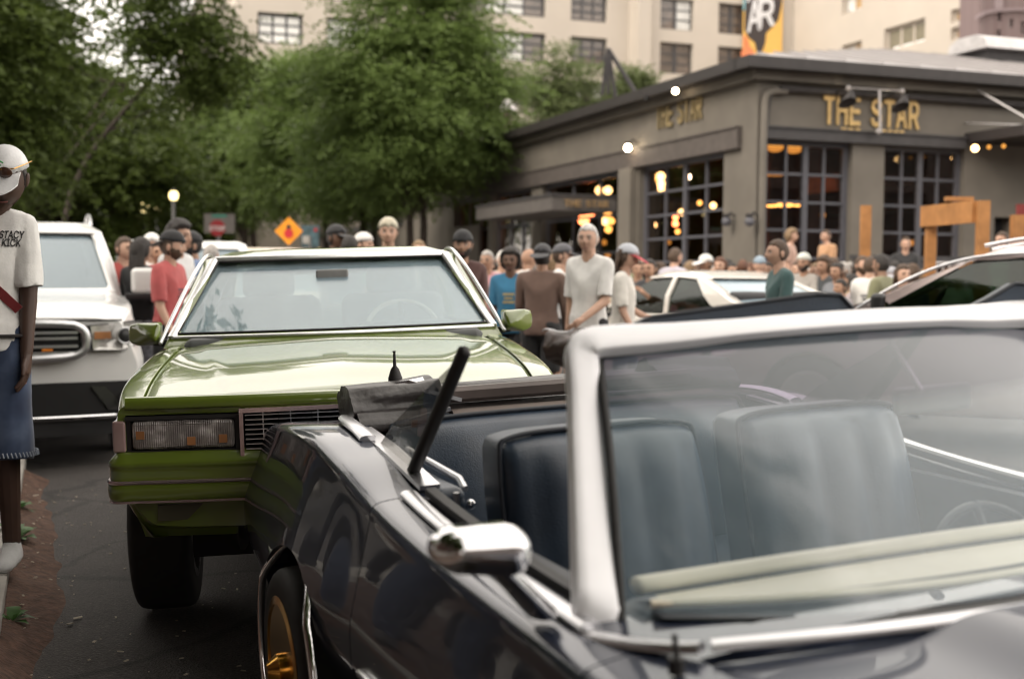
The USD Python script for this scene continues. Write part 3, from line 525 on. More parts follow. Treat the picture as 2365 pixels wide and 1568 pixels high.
def leaves(pos, out, n, L, Wd, rg, droop=0.25):
    "n leaves on a twig at each position"
    m = len(pos); tw = out + rg.normal(0, 0.45, (m, 3)); tw[:, 2] -= droop; tw /= np.linalg.norm(tw, axis=1, keepdims=True)
    t = np.tile(np.linspace(0, 1, n), m); P = np.repeat(pos, n, 0) + np.repeat(tw, n, 0) * (t * 0.42)[:, None] * L / 0.16; P[:, 2] -= 0.08 * t * t
    side = np.cross(np.repeat(tw, n, 0), [0, 0, 1.0]); side /= np.linalg.norm(side, axis=1, keepdims=True) + 1e-9; sg = np.where(np.arange(m * n) % 2, 1, -1)[:, None]
    d = side * sg + np.repeat(tw, n, 0) * 0.5 + rg.normal(0, 0.35, (m * n, 3)); d[:, 2] -= 0.2; d /= np.linalg.norm(d, axis=1, keepdims=True)
    w = np.cross(d, rg.normal(0, 0.5, (m * n, 3)) + [0, 0, 1.0]); w /= np.linalg.norm(w, axis=1, keepdims=True) + 1e-9
    l = (L * rg.uniform(0.6, 1.25, m * n))[:, None]; k = (Wd * rg.uniform(0.7, 1.2, m * n))[:, None]
    v = np.stack([P, P + d * l * .5 + w * k * .5, P + d * l, P + d * l * .5 - w * k * .5], 1).reshape(-1, 3)
    b = np.arange(m * n)[:, None] * 4
    return v, np.vstack([b + [0, 1, 2], b + [0, 2, 3]])
def tree(name, label, loc, H, zc, R, lm, seed, ncl=70, per=42, n=9, L=0.2, Wd=0.085, flat_=0.4, cl=1.0, trunk=0.16, fork=2.2, lean=(0, 0), stems=1, group=None, loose=0.0, limbs=22):
    rg = np.random.default_rng(seed); th = thing(name, label, 'tree', loc, group=group)
    rz_ = (H - zc[0]) / 2; cen = V(lean[0], lean[1], zc[0] + rz_)
    # cluster centres
    g = rg.normal(0, 1, (ncl * 3, 3)); g /= np.linalg.norm(g, axis=1, keepdims=True); rr = rg.uniform(0.25, 1.0, (ncl * 3, 1)) ** 0.55
    c = g * rr; keep = meshkit.noise(c * 2.2 + seed) > 0.34 + loose; c = c[keep][:ncl]
    c[:, :2] *= (1.0 - 0.35 * np.clip(c[:, 2:], -1, 1) + (-0.25) * np.clip(-c[:, 2:], 0, 1))
    C = c * V(R, R, rz_) + cen
    # trunk and limbs
    tr = []
    for s in range(stems):
        o = V(0.25 * s, 0.1 * s, 0) * (1 if stems > 1 else 0); tr.append(tube(spline([o, o + V(0.05, 0.03, fork * .5), o + V(0.02 + .1 * s, -0.03, fork), o * 1.5 + (cen - o) * 0.55 + V(0, 0, fork * .3), cen + V(0, 0, rz_ * 0.6)], 14), np.linspace(trunk, trunk * 0.25, 14), 8))
    for k in range(0, len(C), max(1, len(C) // limbs)):
        b0 = V(0.02, 0, rg.uniform(fork, zc[0] + rz_ * 1.1)); mid = (b0 + C[k]) / 2 + V(0, 0, -0.1 * R + rg.normal(0, .1)); tr.append(tube(spline([b0, mid, C[k]], 8), np.linspace(trunk * 0.45, trunk * 0.1, 8), 5))
    part(th, 'trunk', cat(*tr), bark, True)
    pos = np.repeat(C, per, 0) + rg.normal(0, 1, (len(C) * per, 3)) * V(cl, cl, cl * flat_) * 0.5
    out = pos - cen; out[:, 2] *= 0.4; out /= np.linalg.norm(out, axis=1, keepdims=True) + 1e-9
    part(th, 'crown', leaves(pos, out, n, L, Wd, rg), lm)
    return th
def gp(u, Z, dz=0.0): p = at(u, 650, Z); return V(p[0], p[1], ground_z(p[0], p[1]) + dz)
tree('street_tree', 'largest feathery green tree beside the restaurant wall, in front of the cream block', gp(945, 34, 0.14), 9.9, (3.0,), 2.15, leaf_a, 3, 150, 80, 9, 0.17, 0.06, 0.26, 1.15, 0.12, 2.2, stems=2)
tree('street_tree', 'mid green tree between the largest tree and the windows, with a slim dark trunk', gp(752, 46, 0.14), 9.2, (3.3,), 2.5, leaf_a, 5, 95, 60, 9, 0.21, 0.08, 0.30, 1.25, 0.13, 2.4)
tree('street_tree', 'rounded tree with a forked trunk before the pale wall', gp(565, 58, 0.14), 10.6, (3.4,), 2.9, leaf_a, 8, 100, 60, 9, 0.25, 0.09, 0.34, 1.5, 0.2, 2.6, stems=2)
tree('street_tree', 'slim young tree just left of the largest tree, its stem before the yellow windows', gp(835, 37, 0.14), 6.2, (3.0,), 1.6, leaf_a, 14, 50, 50, 8, 0.18, 0.07, 0.32, 1.0, 0.09, 2.2, stems=2)
tree('shade_tree', 'huge dark green tree filling the top left corner', gp(-130, 27), 12.5, (2.4,), 2.3, leaf_b, 21, 200, 60, 9, 0.19, 0.09, 0.36, 1.4, 0.28, 2.6)
tree('shade_tree', 'dark tree behind the white wagon, left of the bright sky gap', gp(130, 40), 8.3, (2.0,), 3.6, leaf_b, 23, 150, 50, 9, 0.25, 0.12, 0.45, 1.3, 0.25, 2.4, loose=0.07)
tree('shade_tree', 'leaning loose tree right of the bright sky gap, before the cream wall', gp(150, 33), 13.0, (5.0,), 1.15, leaf_b, 29, 60, 50, 8, 0.2, 0.09, 0.36, 1.1, 0.09, 3.0, lean=(3.05, 0), loose=0.05, limbs=7)
tree('shade_tree', 'low broad dark tree at the end of the street behind the lamp globes', gp(330, 66), 9.0, (1.6,), 4.8, leaf_b, 31, 150, 46, 9, 0.36, 0.16, 0.5, 2.0, 0.25, 2.2)
tree('shade_tree', 'far dark tree closing the street left of the forked tree', gp(400, 84), 10.5, (1.6,), 5.0, leaf_b, 37, 130, 44, 9, 0.42, 0.18, 0.5, 2.2, 0.3, 2.5)
tree('shade_tree', 'far tall tree at the left edge behind the huge dark one', gp(-140, 52), 15, (2,), 4.4, leaf_b, 39, 150, 44, 9, 0.4, 0.18, 0.5, 2.2, 0.3, 2.5)
for k, (u, v, Zt, h, r) in enumerate(((1283, 268, 45, 2.4, 0.75), (1345, 262, 46, 1.7, 1.25), (1130, 300, 47, 2.2, 1.3), (1460, 215, 48, .8, .5))):
    p = at(u, v, Zt); tree('roof_shrub', ['pointed shrub rising behind the dark eave', 'broad soft shrub below the guy frame', 'pale shrub behind the brown vent stack', 'tiny shrub at the foot of the guy frame'][k], (p[0], p[1], p[2] - 1.4), h + 1.4, (0.5,), r, leaf_c, 50 + k, 34, 34, 7, 0.16, 0.07, 0.5, 0.55, 0.05, 0.5)
# unseen trees of the same verge, beside and behind the viewer, for reflections
tree('verge_tree', 'verge tree standing left of the viewer', st(-2.4, 0.5), 9.5, (4.6,), 3.4, leaf_b, 61, 120, 40, 8, 0.22, 0.10, 0.45, 1.3, 0.2, 3.0)
tree('verge_tree', 'added verge tree behind the viewer', st(-2.4, -9.5), 10, (4.2,), 3.6, leaf_b, 63, 90, 34, 8, 0.24, 0.11, 0.45, 1.4, 0.2, 3.0)
# weeds in the dirt
def weed(p, r, seed, label):
    rg = np.random.default_rng(seed); th = thing('weed', label, 'weed', p)
    for k in range(16):
        a = rg.uniform(0, 2 * PI); e_ = rg.uniform(0.15, 1.2); d = V(math.cos(a) * math.cos(e_), math.sin(a) * math.cos(e_), math.sin(e_)); l = r * rg.uniform(0.6, 1.1)
        n = 7; t = np.linspace(0, 1, n); w = np.sin(np.clip(t * 1.1 - 0.12, 0, 1) * PI) * l * 0.24; w = np.maximum(w, 0.003); w[1::2] *= 0.72
        cpt = d * (t * l)[:, None] + V(0, 0, -0.45 * l) * (t ** 2)[:, None] + V(0, 0, 0.02); s = np.cross(d, Z1); s /= np.linalg.norm(s)
        cup = 0.25 * w; v = np.stack([cpt + s * w[:, None] + Z1 * cup[:, None], cpt, cpt - s * w[:, None] + Z1 * cup[:, None]], 1)
        part(th, 'leaf', grid(v, closed=False), weed_m, True)
weed_m = mat('weed_leaf', (0.07, 0.15, 0.04), 0.5, var=0.4, scale=9, trans=0.25)
for k, (u, v, r, l) in enumerate(((40, 1188, .19, 'leafy weed in the dirt by the kerb, the farther of two'), (36, 1262, .22, 'leafy weed in the dirt just behind the white shoe'), (25, 1452, .14, 'small flat weed in the dirt at the bottom left'))):
    p = onp = EYE + ray(u, v) * ((-0.10 - EYE[2]) / ray(u, v)[2]); weed(p, r, 70 + k, l)
# litter on the asphalt
lit = mat('litter_leaf', (0.42, 0.36, 0.28), 0.8, var=0.4, scale=20)
rl = np.random.default_rng(4)
lv = []
for k in range(240):
    c, a = rl.uniform(-0.24, 0.9) if k % 3 else rl.uniform(-0.25, 0.1), rl.uniform(2.0, 9.5); w = rl.uniform(0.006, 0.02) * (1.9 if k % 17 == 0 else 1); an = rl.uniform(0, 6.3)
    z = -0.13 + 0.045 * max(c, -0.1) + (0.06 if c < 0.0 else 0.006); o = st(c, a, z); x = V(math.cos(an), math.sin(an), 0.1) * w; y = V(-math.sin(an), math.cos(an), 0.05) * w * 0.5
    lv.append(obox(o, x, y, Z1 * 0.003))
top('litter', cat(*lv), lit, 'scraps of dry leaf and litter scattered on the asphalt by the kerb', kind='stuff')

# house added out of the picture so the dark paintwork mirrors it, not sky
hb = thing('brick_house', 'added unseen dark brick house along the left pavement', 'house', st(-7.2, 0), rot=math.atan2(T[1], T[0]))
bkm = mat('dark_brick', (0.10, 0.055, 0.042), 0.85, var=0.3, scale=3)
hw_ = sbox(-26, -.3, 9.5, 9.5)
hh_ = [(-24 + 3.6 * k, -24 + 3.6 * k + 1.5, z, z + 1.9) for k in range(9) for z in (1.0, 4.4, 6.9)]
for h in hh_: hw_ = hw_.difference(sbox(h[0], h[2], h[1], h[3]))
part(hb, 'wall', prism(hw_, -0.4, 0, (0, 0, 0), (0, 1, 0), (0, 0, 1), (1, 0, 0)), bkm); part(hb, 'roof', box((-8, -26, 9.5), (0.3, 9.6, 9.8)), eave_m)
part(hb, 'wall', cat(box((-8, -26, -.3), (-7.7, 9.5, 9.5)), box((-7.7, 9.2, -.3), (-.4, 9.5, 9.5)), box((-7.7, -26, -.3), (-.4, -25.7, 9.5))), bkm)
for h in hh_: part(hb, 'window', box((-.25, h[0], h[2]), (-.2, h[1], h[3])), dark_hole)

tree('verge_tree', 'added verge tree left of the man in the white cap, its crown above the picture', st(-2.3, 6.6), 9.0, (4.3,), 2.7, leaf_b, 67, 110, 40, 8, 0.22, 0.10, 0.45, 1.2, 0.2, 3.0)  # added above the picture to hide bright sky from the door paint
tree('verge_tree', 'added verge tree well behind the viewer on the left pavement', st(-2.2, -4.6), 9.5, (3.6,), 3.2, leaf_b, 68, 110, 36, 8, 0.24, 0.11, 0.45, 1.3, 0.2, 3.0)  # also added out of view, to darken the paint reflections
for k, (c, a) in enumerate(((-9.5, 19), (-12, 25), (-16, 21))): tree('corner_tree', ['added corner tree beyond the side street, left of the picture', 'bigger added corner tree behind it, left of the picture', 'added corner tree farthest to the left, outside the picture'][k], st(c, a), 11 + k, (1.6,), 3.6, leaf_b, 80 + k, 110, 40, 8, 0.26, 0.12, 0.5, 1.5, 0.22, 2.6)  # three trees added out of view to fill the paintwork with dark reflections
wb = thing('warehouse', 'added unseen grey brick warehouse across the street behind the viewer', 'building', st(0, -26), rot=math.atan2(T[1], T[0]))  # added behind the viewer to keep low sky out of the window reflections
ww_ = sbox(-4, -.3, 92, 11); hs_ = [(-2 + 4.4 * k, -2 + 4.4 * k + 2.8, z, z + 2.2) for k in range(21) for z in (1.2, 4.6, 7.9)]
for h in hs_: ww_ = ww_.difference(sbox(h[0], h[2], h[1], h[3]))
part(wb, 'wall', prism(ww_, 0, .4, (0, 0, 0), (1, 0, 0), (0, 0, 1), (0, -1, 0)), mat('grey_brick', (.16, .13, .12), .85, var=.2, scale=2)); part(wb, 'roof', box((-4.2, -9, 11), (92.2, .2, 11.3)), eave_m)
for h in hs_: part(wb, 'window', box((h[0], -.3, h[2]), (h[1], -.26, h[3])), mat('brown_glass', (.05, .045, .04), .3)) if h is hs_[0] else part(wb, 'window', box((h[0], -.3, h[2]), (h[1], -.26, h[3])), UsdShade.Material.Get(stage, '/World/Looks/brown_glass'))
# ------------------------------------------------------------------ cars. Car space: x to the car's left, y forward, z up, origin on the road between the axles
def car_matrix(loc, yaw, roll=0.0, pitch=0.0):
    c, s = math.cos(yaw), math.sin(yaw); f, l, u = V(s, -c, 0), V(c, s, 0), Z1
    l2 = l * math.cos(roll) + u * math.sin(roll); u2 = u * math.cos(roll) - l * math.sin(roll)
    f2 = f * math.cos(pitch) + u2 * math.sin(pitch); u3 = u2 * math.cos(pitch) - f * math.sin(pitch)
    return Gf.Matrix4d(*l2, 0, *f2, 0, *u3, 0, *map(float, loc), 1)
def loft_body(tab, n=90, m_it=3):
    """closed body from stations: rows (y, zb, wb, wm, zm, ws, zs, wt, zt, zc): bottom, widest line, shoulder, top edge, centre"""
    tb = np.array(sorted(tab), float); ys = np.linspace(tb[0, 0], tb[-1, 0], n); ys[:4] = tb[0, 0] + np.array([0, .012, .03, .055]); ys[-4:] = tb[-1, 0] - np.array([.055, .03, .012, 0])
    q = PchipInterpolator(tb[:, 0], tb[:, 1:])(ys); R = []
    for k, (y, (zb, wb, wm, zm, ws, zs, wt, zt, zc)) in enumerate(zip(ys, q)):
        h = np.array([(0, zb), (wb * 0.92, zb), (wb, zb + 0.03), (wm - 0.004, zm - 0.10), (wm, zm), (wm - 0.004, zm + 0.06), (ws + 0.006, zs - 0.05), (ws, zs), (ws - 0.05, zs + 0.012), (wt, zt), (wt * 0.55, zt * 0.35 + zc * 0.65), (0, zc)])
        h = chaikin(h, 2); ring = np.vstack([h, (h * [-1, 1])[::-1][1:-1]])
        R.append(np.stack([ring[:, 0], np.full(len(ring), y), ring[:, 1]], 1))
    m = grid(R); return (m[0], m[1][:, ::-1]) if vol(m) < 0 else m
def cyl_x(y, z, r, x0, x1, n=40): return m3.Manifold.cylinder(abs(x1 - x0), r, r, n).rotate((0, 90, 0)).translate((min(x0, x1), y, z))
def mbox(lo, hi): lo, hi = np.asarray(lo, float), np.asarray(hi, float); return m3.Manifold.cube(tuple(hi - lo)).translate(tuple(lo))
def outline(y0, y1, w0, w1, z, bow0=0.0, bow1=0.0, n=9, cr=0.10):
    "ring of a plan shape: rear y0 (half width w0) to front y1 (half width w1), ends bowed outwards"
    x = np.linspace(-1, 1, n); fr = [(w1 * k, y1 - bow1 * k * k, z) for k in x]; re = [(w0 * k, y0 + bow0 * k * k, z) for k in x]
    return np.array(fr + re)
def prism_x(poly_yz, x0, x1): return mf(prism(Polygon(poly_yz), x0, x1, (0, 0, 0), (0, 1, 0), (0, 0, 1), (1, 0, 0)))
def prism_y(poly_xz, y0, y1): return mf(prism(Polygon(poly_xz), y0, y1, (0, 0, 0), (1, 0, 0), (0, 0, 1), (0, 1, 0)))
def rounded(pts, r): return Polygon(pts).buffer(-r).buffer(r, quad_segs=4) if r else Polygon(pts)
def greenhouse(rings, t=0.05, inner_scale=None):
    g = hull(np.vstack(rings)); c = np.vstack(rings).mean(0)
    def shrunk(d):
        R = []
        for r in rings:
            w = np.abs(r[:, 0]).max(); L = np.ptp(r[:, 1]); yc = r[:, 1].mean()
            R.append(np.stack([r[:, 0] * (w - d) / w, yc + (r[:, 1] - yc) * (L - 2 * d) / L, r[:, 2] - d * (r[:, 2] > rings[0][:, 2].max() + .05)], 1))
        return hull(np.vstack(R))
    return g, shrunk(t), shrunk(0.018), shrunk(0.023)
def wheel(parent, x, y, z, R, W, rim_r, rim_m, side, spokes=10, name='wheel', wire=False, dish=0.0):
    "a wheel whose outer face points along x * side"
    prof = chaikin([(rim_r, -W / 2), (R * 0.86, -W / 2 - 0.006), (R * 0.97, -W * 0.46), (R, -W * 0.3), (R, W * 0.3), (R * 0.97, W * 0.46), (R * 0.86, W / 2 + 0.006), (rim_r, W / 2)], 2)
    Rm = np.array([[0, 0, side], [0, side * side, 0], [-side, 0, 0]], float).T if side > 0 else np.array([[0, 0, -1], [0, 1, 0], [1, 0, 0]], float)
    Rm = np.array([[0, 0, side], [0, 1, 0], [-side, 0, 0]], float)
    put = lambda m: move(m, (x, y, z), Rm)
    t_ = revolve(np.vstack([prof, [(rim_r - 0.02, W / 2 - .02), (rim_r - .02, -W / 2 + .02)], prof[:1]]), 40)
    tp = part(parent, name, put(t_), tyre_m, 35)
    rm = revolve([(rim_r + 0.012, W / 2 + 0.004), (rim_r - 0.012, W / 2 + 0.008), (rim_r - 0.03, W / 2 - 0.03), (rim_r - 0.035, W / 2 - 0.06 - dish), (rim_r - 0.035, -W / 2), (rim_r + 0.0, -W / 2), (rim_r + 0.004, W / 2 - .01)], 40)
    part(tp, 'rim', put(rm), rim_m, 35)
    h = W / 2 - 0.05 - dish
    if wire:
        sp = []
        for k in range(44):
            a = 2 * PI * k / 44; b = a + (0.32 if k % 2 else -0.32); sp.append(tube([(0.035 * math.cos(b), 0.035 * math.sin(b), h + (0.03 if k % 4 < 2 else -0.02)), ((rim_r - .03) * math.cos(a), (rim_r - .03) * math.sin(a), h - 0.03)], 0.0032, 4))
        part(tp, 'spokes', put(cat(*sp)), rim_m); part(tp, 'hub', put(revolve([(0, h + 0.10), (0.022, h + 0.10), (0.05, h + 0.07), (0.052, h + 0.02), (0.045, h - 0.05), (0, h - 0.05)], 20)), rim_m, 35)
    else:
        sp = [revolve([(0, h + .01), (0.07, h + .01), (0.09, h - 0.01), (0.09, h - .04), (0, h - .04)], 24)]
        for k in range(spokes):
            a = 2 * PI * k / spokes; d = V(math.cos(a), math.sin(a), 0); s = V(-d[1], d[0], 0)
            sp.append(obox(d * 0.06 - s * 0.022 + Z1 * (h - .035), d * (rim_r - 0.085), s * 0.044, Z1 * 0.035))
        part(tp, 'spokes', put(cat(*sp)), rim_m)
    part(tp, 'brake_disc', put(revolve([(0, h - .09), (rim_r * 0.8, h - .09), (rim_r * .8, h - .11), (0, h - .11)], 24)), mat_once('brake_iron', (0.09, 0.08, 0.08), 0.6))
_mats = {}
def mat_once(n, *a, **k):
    if n not in _mats: _mats[n] = mat(n, *a, **k)
    return _mats[n]
def cut_out(body, region, gap=0.004):
    "(the rest, the piece) of a body split by a region, with a narrow gap between"
    b = region.bounding_box() if hasattr(region, 'bounding_box') else None
    return body - region, body ^ region
def paint(name, col, flake=0.0, rough=0.35, metal=0.0): return mat(name, col, rough, metal, var=0.03, scale=3, coat=1.0)
# ------------------------------------------------------------------ the green coupe facing the viewer
def bow_front(k, y0=1.7, w=0.87):
    def f(m):
        v = m[0].copy(); t = np.clip((v[:, 1] - y0) / 0.7, 0, 1); v[:, 1] -= k * t * t * (v[:, 0] / w) ** 2; return v, m[1]
    return f
def hood_panel(x1, y0, y1, zfun, thick=0.03, nx=61, ny=60, yb=None):
    xs = np.linspace(-x1, x1, nx); ys = np.linspace(0, 1, ny); X, Y = np.meshgrid(xs, ys, indexing='ij')
    Y = (y0 if yb is None else yb(X)) * (1 - Y) + y1 * Y; Zz = zfun(X, Y)
    e = np.minimum(np.minimum((x1 - np.abs(X)), (y1 - Y)) / 0.012, 1).clip(0, 1); Zz = Zz - 0.006 * (1 - e) ** 2
    topv = np.stack([X, Y, Zz], -1); n = nx * ny; bot = topv - [0, 0, thick]
    i, j = np.meshgrid(np.arange(nx - 1), np.arange(ny - 1), indexing='ij'); a = i * ny + j
    q = np.stack([a, a + ny, a + ny + 1, a + 1], -1).reshape(-1, 4); f = tri(q)
    rim = np.r_[np.arange(0, ny), np.arange(1, nx) * ny + ny - 1, (nx - 1) * ny + np.arange(ny - 2, -1, -1), np.arange(nx - 2, 0, -1) * ny]
    r2 = np.roll(rim, -1); side = np.vstack([np.stack([rim, r2, r2 + n], 1), np.stack([rim, r2 + n, rim + n], 1)])
    return np.vstack([topv.reshape(-1, 3), bot.reshape(-1, 3)]), np.vstack([f, f[:, ::-1] + n, side[:, ::-1]])
g_paint = paint('olive_green_paint', (0.085, 0.118, 0.012), rough=0.3)
GT = car_matrix((-0.94, 7.19, -0.06), 0.1513, 0.0434)
gc = thing('green_coupe', 'olive green boxy two door coupe facing the viewer, its hood catching the sky', 'car', matrix=GT)
gtab = [(2.42, .52, .74, .84, .79, .825, .965, .70, .985, .99), (2.25, .48, .78, .872, .79, .84, .995, .73, 1.012, 1.02), (2.0, .46, .79, .89, .79, .85, 1.03, .74, 1.048, 1.066), (1.5, .45, .80, .905, .80, .855, 1.065, .745, 1.088, 1.108), (.85, .42, .82, .91, .80, .86, 1.09, .77, 1.115, 1.135),
        (0, .42, .82, .91, .80, .845, 1.10, .70, 1.11, 1.115), (-1.3, .45, .82, .915, .80, .85, 1.10, .74, 1.11, 1.12), (-2.3, .48, .78, .87, .80, .80, 1.06, .66, 1.075, 1.09), (-2.55, .55, .70, .81, .78, .72, .97, .60, .98, .985)]
gbow = bow_front(0.10)
gB = mf(gbow(loft_body(gtab, 100)))
for y_ in (1.42, -1.42):
    for s in (-1, 1): gB = gB - cyl_x(y_, .40, .42, s * .60, s * 1.2)
gB = gB - mbox((-.755, -1.75, .62), (.755, .86, 1.5))                     # cabin
gB = gB - mbox((-.742, .80, .96), (.742, 2.375, 1.3))                     # room for the hood
for s in (-1, 1):
    gB = gB - mbox((min(s * .385, s * .80), 2.15, .79), (max(s * .385, s * .80), 2.7, .938))
gB = gB - mbox((-.375, 2.2, .765), (.375, 2.7, .95))
doorR = [mbox((s * .5 - .5 + (0 if s > 0 else 0), -.62, .5), (s * .5 + .5, .80, 1.3)) for s in (-1, 1)]
part(gc, 'body', um(gB), g_paint, 28)
ztab = np.array(sorted(gtab))
zc_, zt_h = PchipInterpolator(ztab[:, 0], ztab[:, 9]), PchipInterpolator(ztab[:, 0], ztab[:, 8])
def g_hood(X, Y):
    ax = np.abs(X); z = zc_(Y) - (zc_(Y) - zt_h(Y) + .004) * (ax / .74) ** 2.0
    xc = np.interp(Y, [0.5, 2.42], [0.70, 0.42]); z = z + 0.006 / (1 + np.exp(np.clip((ax - xc) / 0.007, -40, 40))) - 0.004
    return z + 0.010 * np.clip(1 - ax / .30, 0, 1) * np.clip((Y - .8) / .5, 0.3, 1)
hood_m = gbow(hood_panel(.737, .83, 2.37, g_hood, yb=lambda X: .95 - .12 * (X / .74) ** 2))
part(gc, 'hood', hood_m, g_paint, 50)
part(gc, 'header_panel', gbow(sweep([(x, 2.40, 1.0) for x in np.linspace(-.80, .80, 40)], chaikin([(.05, -.045), (.05, 0.0), (0.0, .006), (-.022, -.006), (-.028, -.03), (-.022, -.045)], 2, True))), g_paint, 40)
part(gc, 'engine_bay', boxc((0, 1.55, .86), (1.40, 1.45, .16)), dark_hole)
# nose
for s, nm in ((-1, 'right'), (1, 'left')):
    part(gc, 'headlight_recess', gbow(box((min(s * .39, s * .795), 2.2, .795), (max(s * .39, s * .795), 2.385, .933))), black_plastic)
    h = part(gc, 'headlight', gbow(move(rbox((0, 0, 0), (.375, .05, .108), .018, 3), (s * .592, 2.405, .863))), usdkit.material(stage, f'/World/Looks/ribbed_lens_{nm}', {'tc': ('texture_coordinate', {}), 'w': ('wave_texture', {'scale': 40.0, 'bands_direction': 'x'}), 'n': ('noise_texture', {'scale': 14.0, 'detail': 3.0}), 'r': ('rgb_ramp', {'ramp': [(.3, (.10, .09, .085)), (.55, (.22, .20, .19)), (.72, (.5, .47, .45))]}), 'b': ('bump', {'strength': .6, 'distance': .004}), 'p': ('principled_bsdf', {'roughness': .15, 'coat_weight': 1.0})}, [('tc.object', 'w.vector'), ('tc.object', 'n.vector'), ('n.fac', 'r.fac'), ('r.color', 'p.base_color'), ('w.fac', 'b.height'), ('b.normal', 'p.normal')], surface='p.BSDF') if True else None, 40)
    for dx, dz in ((.145, -.015), (-.155, .005), (.03, -.02)): part(h, 'amber_spot', gbow(boxc((s * (.592 - dx), 2.432, .860 + dz), (.030, .004, .03))), mat_once('dull_amber', (.30, .13, .05), .3, var=.3))
    part(gc, 'marker_lamp', gbow(move(rbox((0, 0, 0), (.05, .12, .118), .012), (s * .826, 2.37, .86))), mat_once('dusty_pink_lens', (.30, .20, .19), .3, coat=1.0), 40)
    part(gc, 'headlight_bezel', gbow(cat(*[boxc(c, d) for c, d in (((s * .592, 2.412, .926), (.42, .03, .014)), ((s * .592, 2.412, .800), (.42, .03, .014)), ((s * .394, 2.412, .863), (.014, .03, .14)), ((s * .792, 2.40, .863), (.018, .03, .14)))])), black_rubber)
gr = part(gc, 'grille', gbow(cat(boxc((0, 2.425, .945), (.77, .05, .016)), boxc((0, 2.425, .768), (.77, .05, .012)), boxc((-.378, 2.425, .856), (.014, .05, .166)), boxc((.378, 2.425, .856), (.014, .05, .166)))), mat_once('pinkish_chrome', (.55, .42, .42), .2, .9))
for k in range(9): part(gr, 'slat', gbow(move(cat(*[boxc((x, 0, 0), (.12, .03, .0035)) for x in np.linspace(-.305, .305, 6)]), (0, 2.42, .785 + .0178 * k))), satin)
for x in (-.30, -.2, -.1, 0, .1, .2, .30): part(gr, 'upright', gbow(boxc((x, 2.412, .857), (.004, .02, .16))), satin)
part(gc, 'grille_cavity', gbow(box((-.37, 2.2, .77), (.37, 2.38, .945))), dark_hole)
path = chaikin(np.vstack([[(-.868, 1.90, 0), (-.868, 2.22, 0), (-.866, 2.335, 0), (-.83, 2.375, 0)], [(x, 2.455 - .10 * (x / .87) ** 2, 0) for x in np.linspace(-.76, .76, 13)], [(.83, 2.375, 0), (.866, 2.335, 0), (.868, 2.22, 0), (.868, 1.90, 0)]]), 2)
bp = lambda pts, dz: sweep(path + [0, 0, dz], [(-o, z) for o, z in pts])
bsec = chaikin([(-.10, .10), (-.05, .104), (-.028, .100), (.004, .068), (.008, .060), (.008, .050), (0.002, .042), (.004, 0.0), (.0, -.006), (-.10, -.006)], 1, True)
part(gc, 'bumper', bp(bsec, .703), g_paint, 40)
part(gc, 'bumper', bp(chaikin([(-.10, 0), (.004, 0), (.012, -.008), (.014, -.03), (.010, -.062), (.0, -.068), (-.10, -.068)], 1, True), .693), g_paint, 40)
part(gc, 'rub_strip', bp([(-.02, .009), (.010, .007), (.014, 0), (.010, -.006), (-.02, -.006)], .695), _mats['pinkish_chrome'], 40)
part(gc, 'trim_strip', bp([(-.02, .006), (.008, .006), (.010, -.002), (-.02, -.006)], .622), _mats['pinkish_chrome'], 40)
vp = mf(sweep(path * V(.965, .985, 1) + [0, 0, .622], [(.16, 0), (0.012, 0), (.05, -.07), (.11, -.155), (.16, -.155)]))
for s in (-1, 1): vp = vp - mbox((min(s * .39, s * .69), 2.28, .552), (max(s * .39, s * .69), 2.7, .602))
part(gc, 'valance', um(vp), g_paint, 30)
for s in (-1, 1): part(gc, 'fog_slot', box((min(s * .385, s * .695), 2.24, .548), (max(s * .385, s * .695), 2.37, .606)), mat_once('smoked_slot', (.05, .045, .02), .5))
# cabin
ringsG = [outline(-1.80, .98, .72, .825, 1.105, .05, .16), outline(-1.32, .56, .70, .755, 1.33, .05, .13), outline(-.86, .22, .62, .665, 1.535, .04, .07), outline(-.72, .10, .50, .52, 1.578, .04, .05), outline(-.45, -.15, .3, .3, 1.590)]
G, Gi, Ga, Gb = greenhouse(ringsG, .05)
wsP = prism_y(rounded([(-.765, 1.165), (.765, 1.165), (.592, 1.522), (-.592, 1.522)], .02), .12, 1.5)
rwP = prism_y(rounded([(-.64, 1.18), (.64, 1.18), (.55, 1.50), (-.55, 1.50)], .03), -2.2, -.90)
sd1 = [(.60, 1.165), (.16, 1.505), (-.66, 1.505), (-.66, 1.165)]; sd2 = [(-.74, 1.165), (-.74, 1.50), (-.92, 1.49), (-1.20, 1.165)]
shell = G - Gi
cutters = [wsP, rwP] + [prism_x(rounded(p, .015), a, b) for p in (sd1, sd2) for a, b in ((-1, -.3), (.3, 1))]
part(gc, 'roof', um(shell - union(cutters)), g_paint, 30)
win_g = pane('coupe_glass', (.84, .88, .87), .09, dust=.19)
thin = Ga - Gb
for k, c in enumerate(cutters): part(gc, 'windshield' if k == 0 else 'rear_window' if k == 1 else 'side_window', um(thin ^ c), win_g, 30)
def trim_loop(pts, r, G_, n=10):
    pts = np.asarray(pts, float); return tube(np.vstack([pts, pts[:1]]), r, 6)
def ws_pt(x, z, rings, off=0.0):
    "a point on the raked front face"
    zs_ = [r[0][2] for r in rings]; y = np.interp(z, zs_, [r[:, 1].max() for r in rings]); w = np.interp(z, zs_, [np.abs(r[:, 0]).max() for r in rings]); b = np.interp(z, zs_, [.16, .13, .07, .05, 0])
    return V(x, y - b * (x / w) ** 2 + off, z + off * .6)
tl = [ws_pt(x, 1.150, ringsG, .008) for x in np.linspace(-.79, .79, 24)]; tr_ = [ws_pt(x, 1.532, ringsG, .008) for x in np.linspace(.612, -.612, 20)]
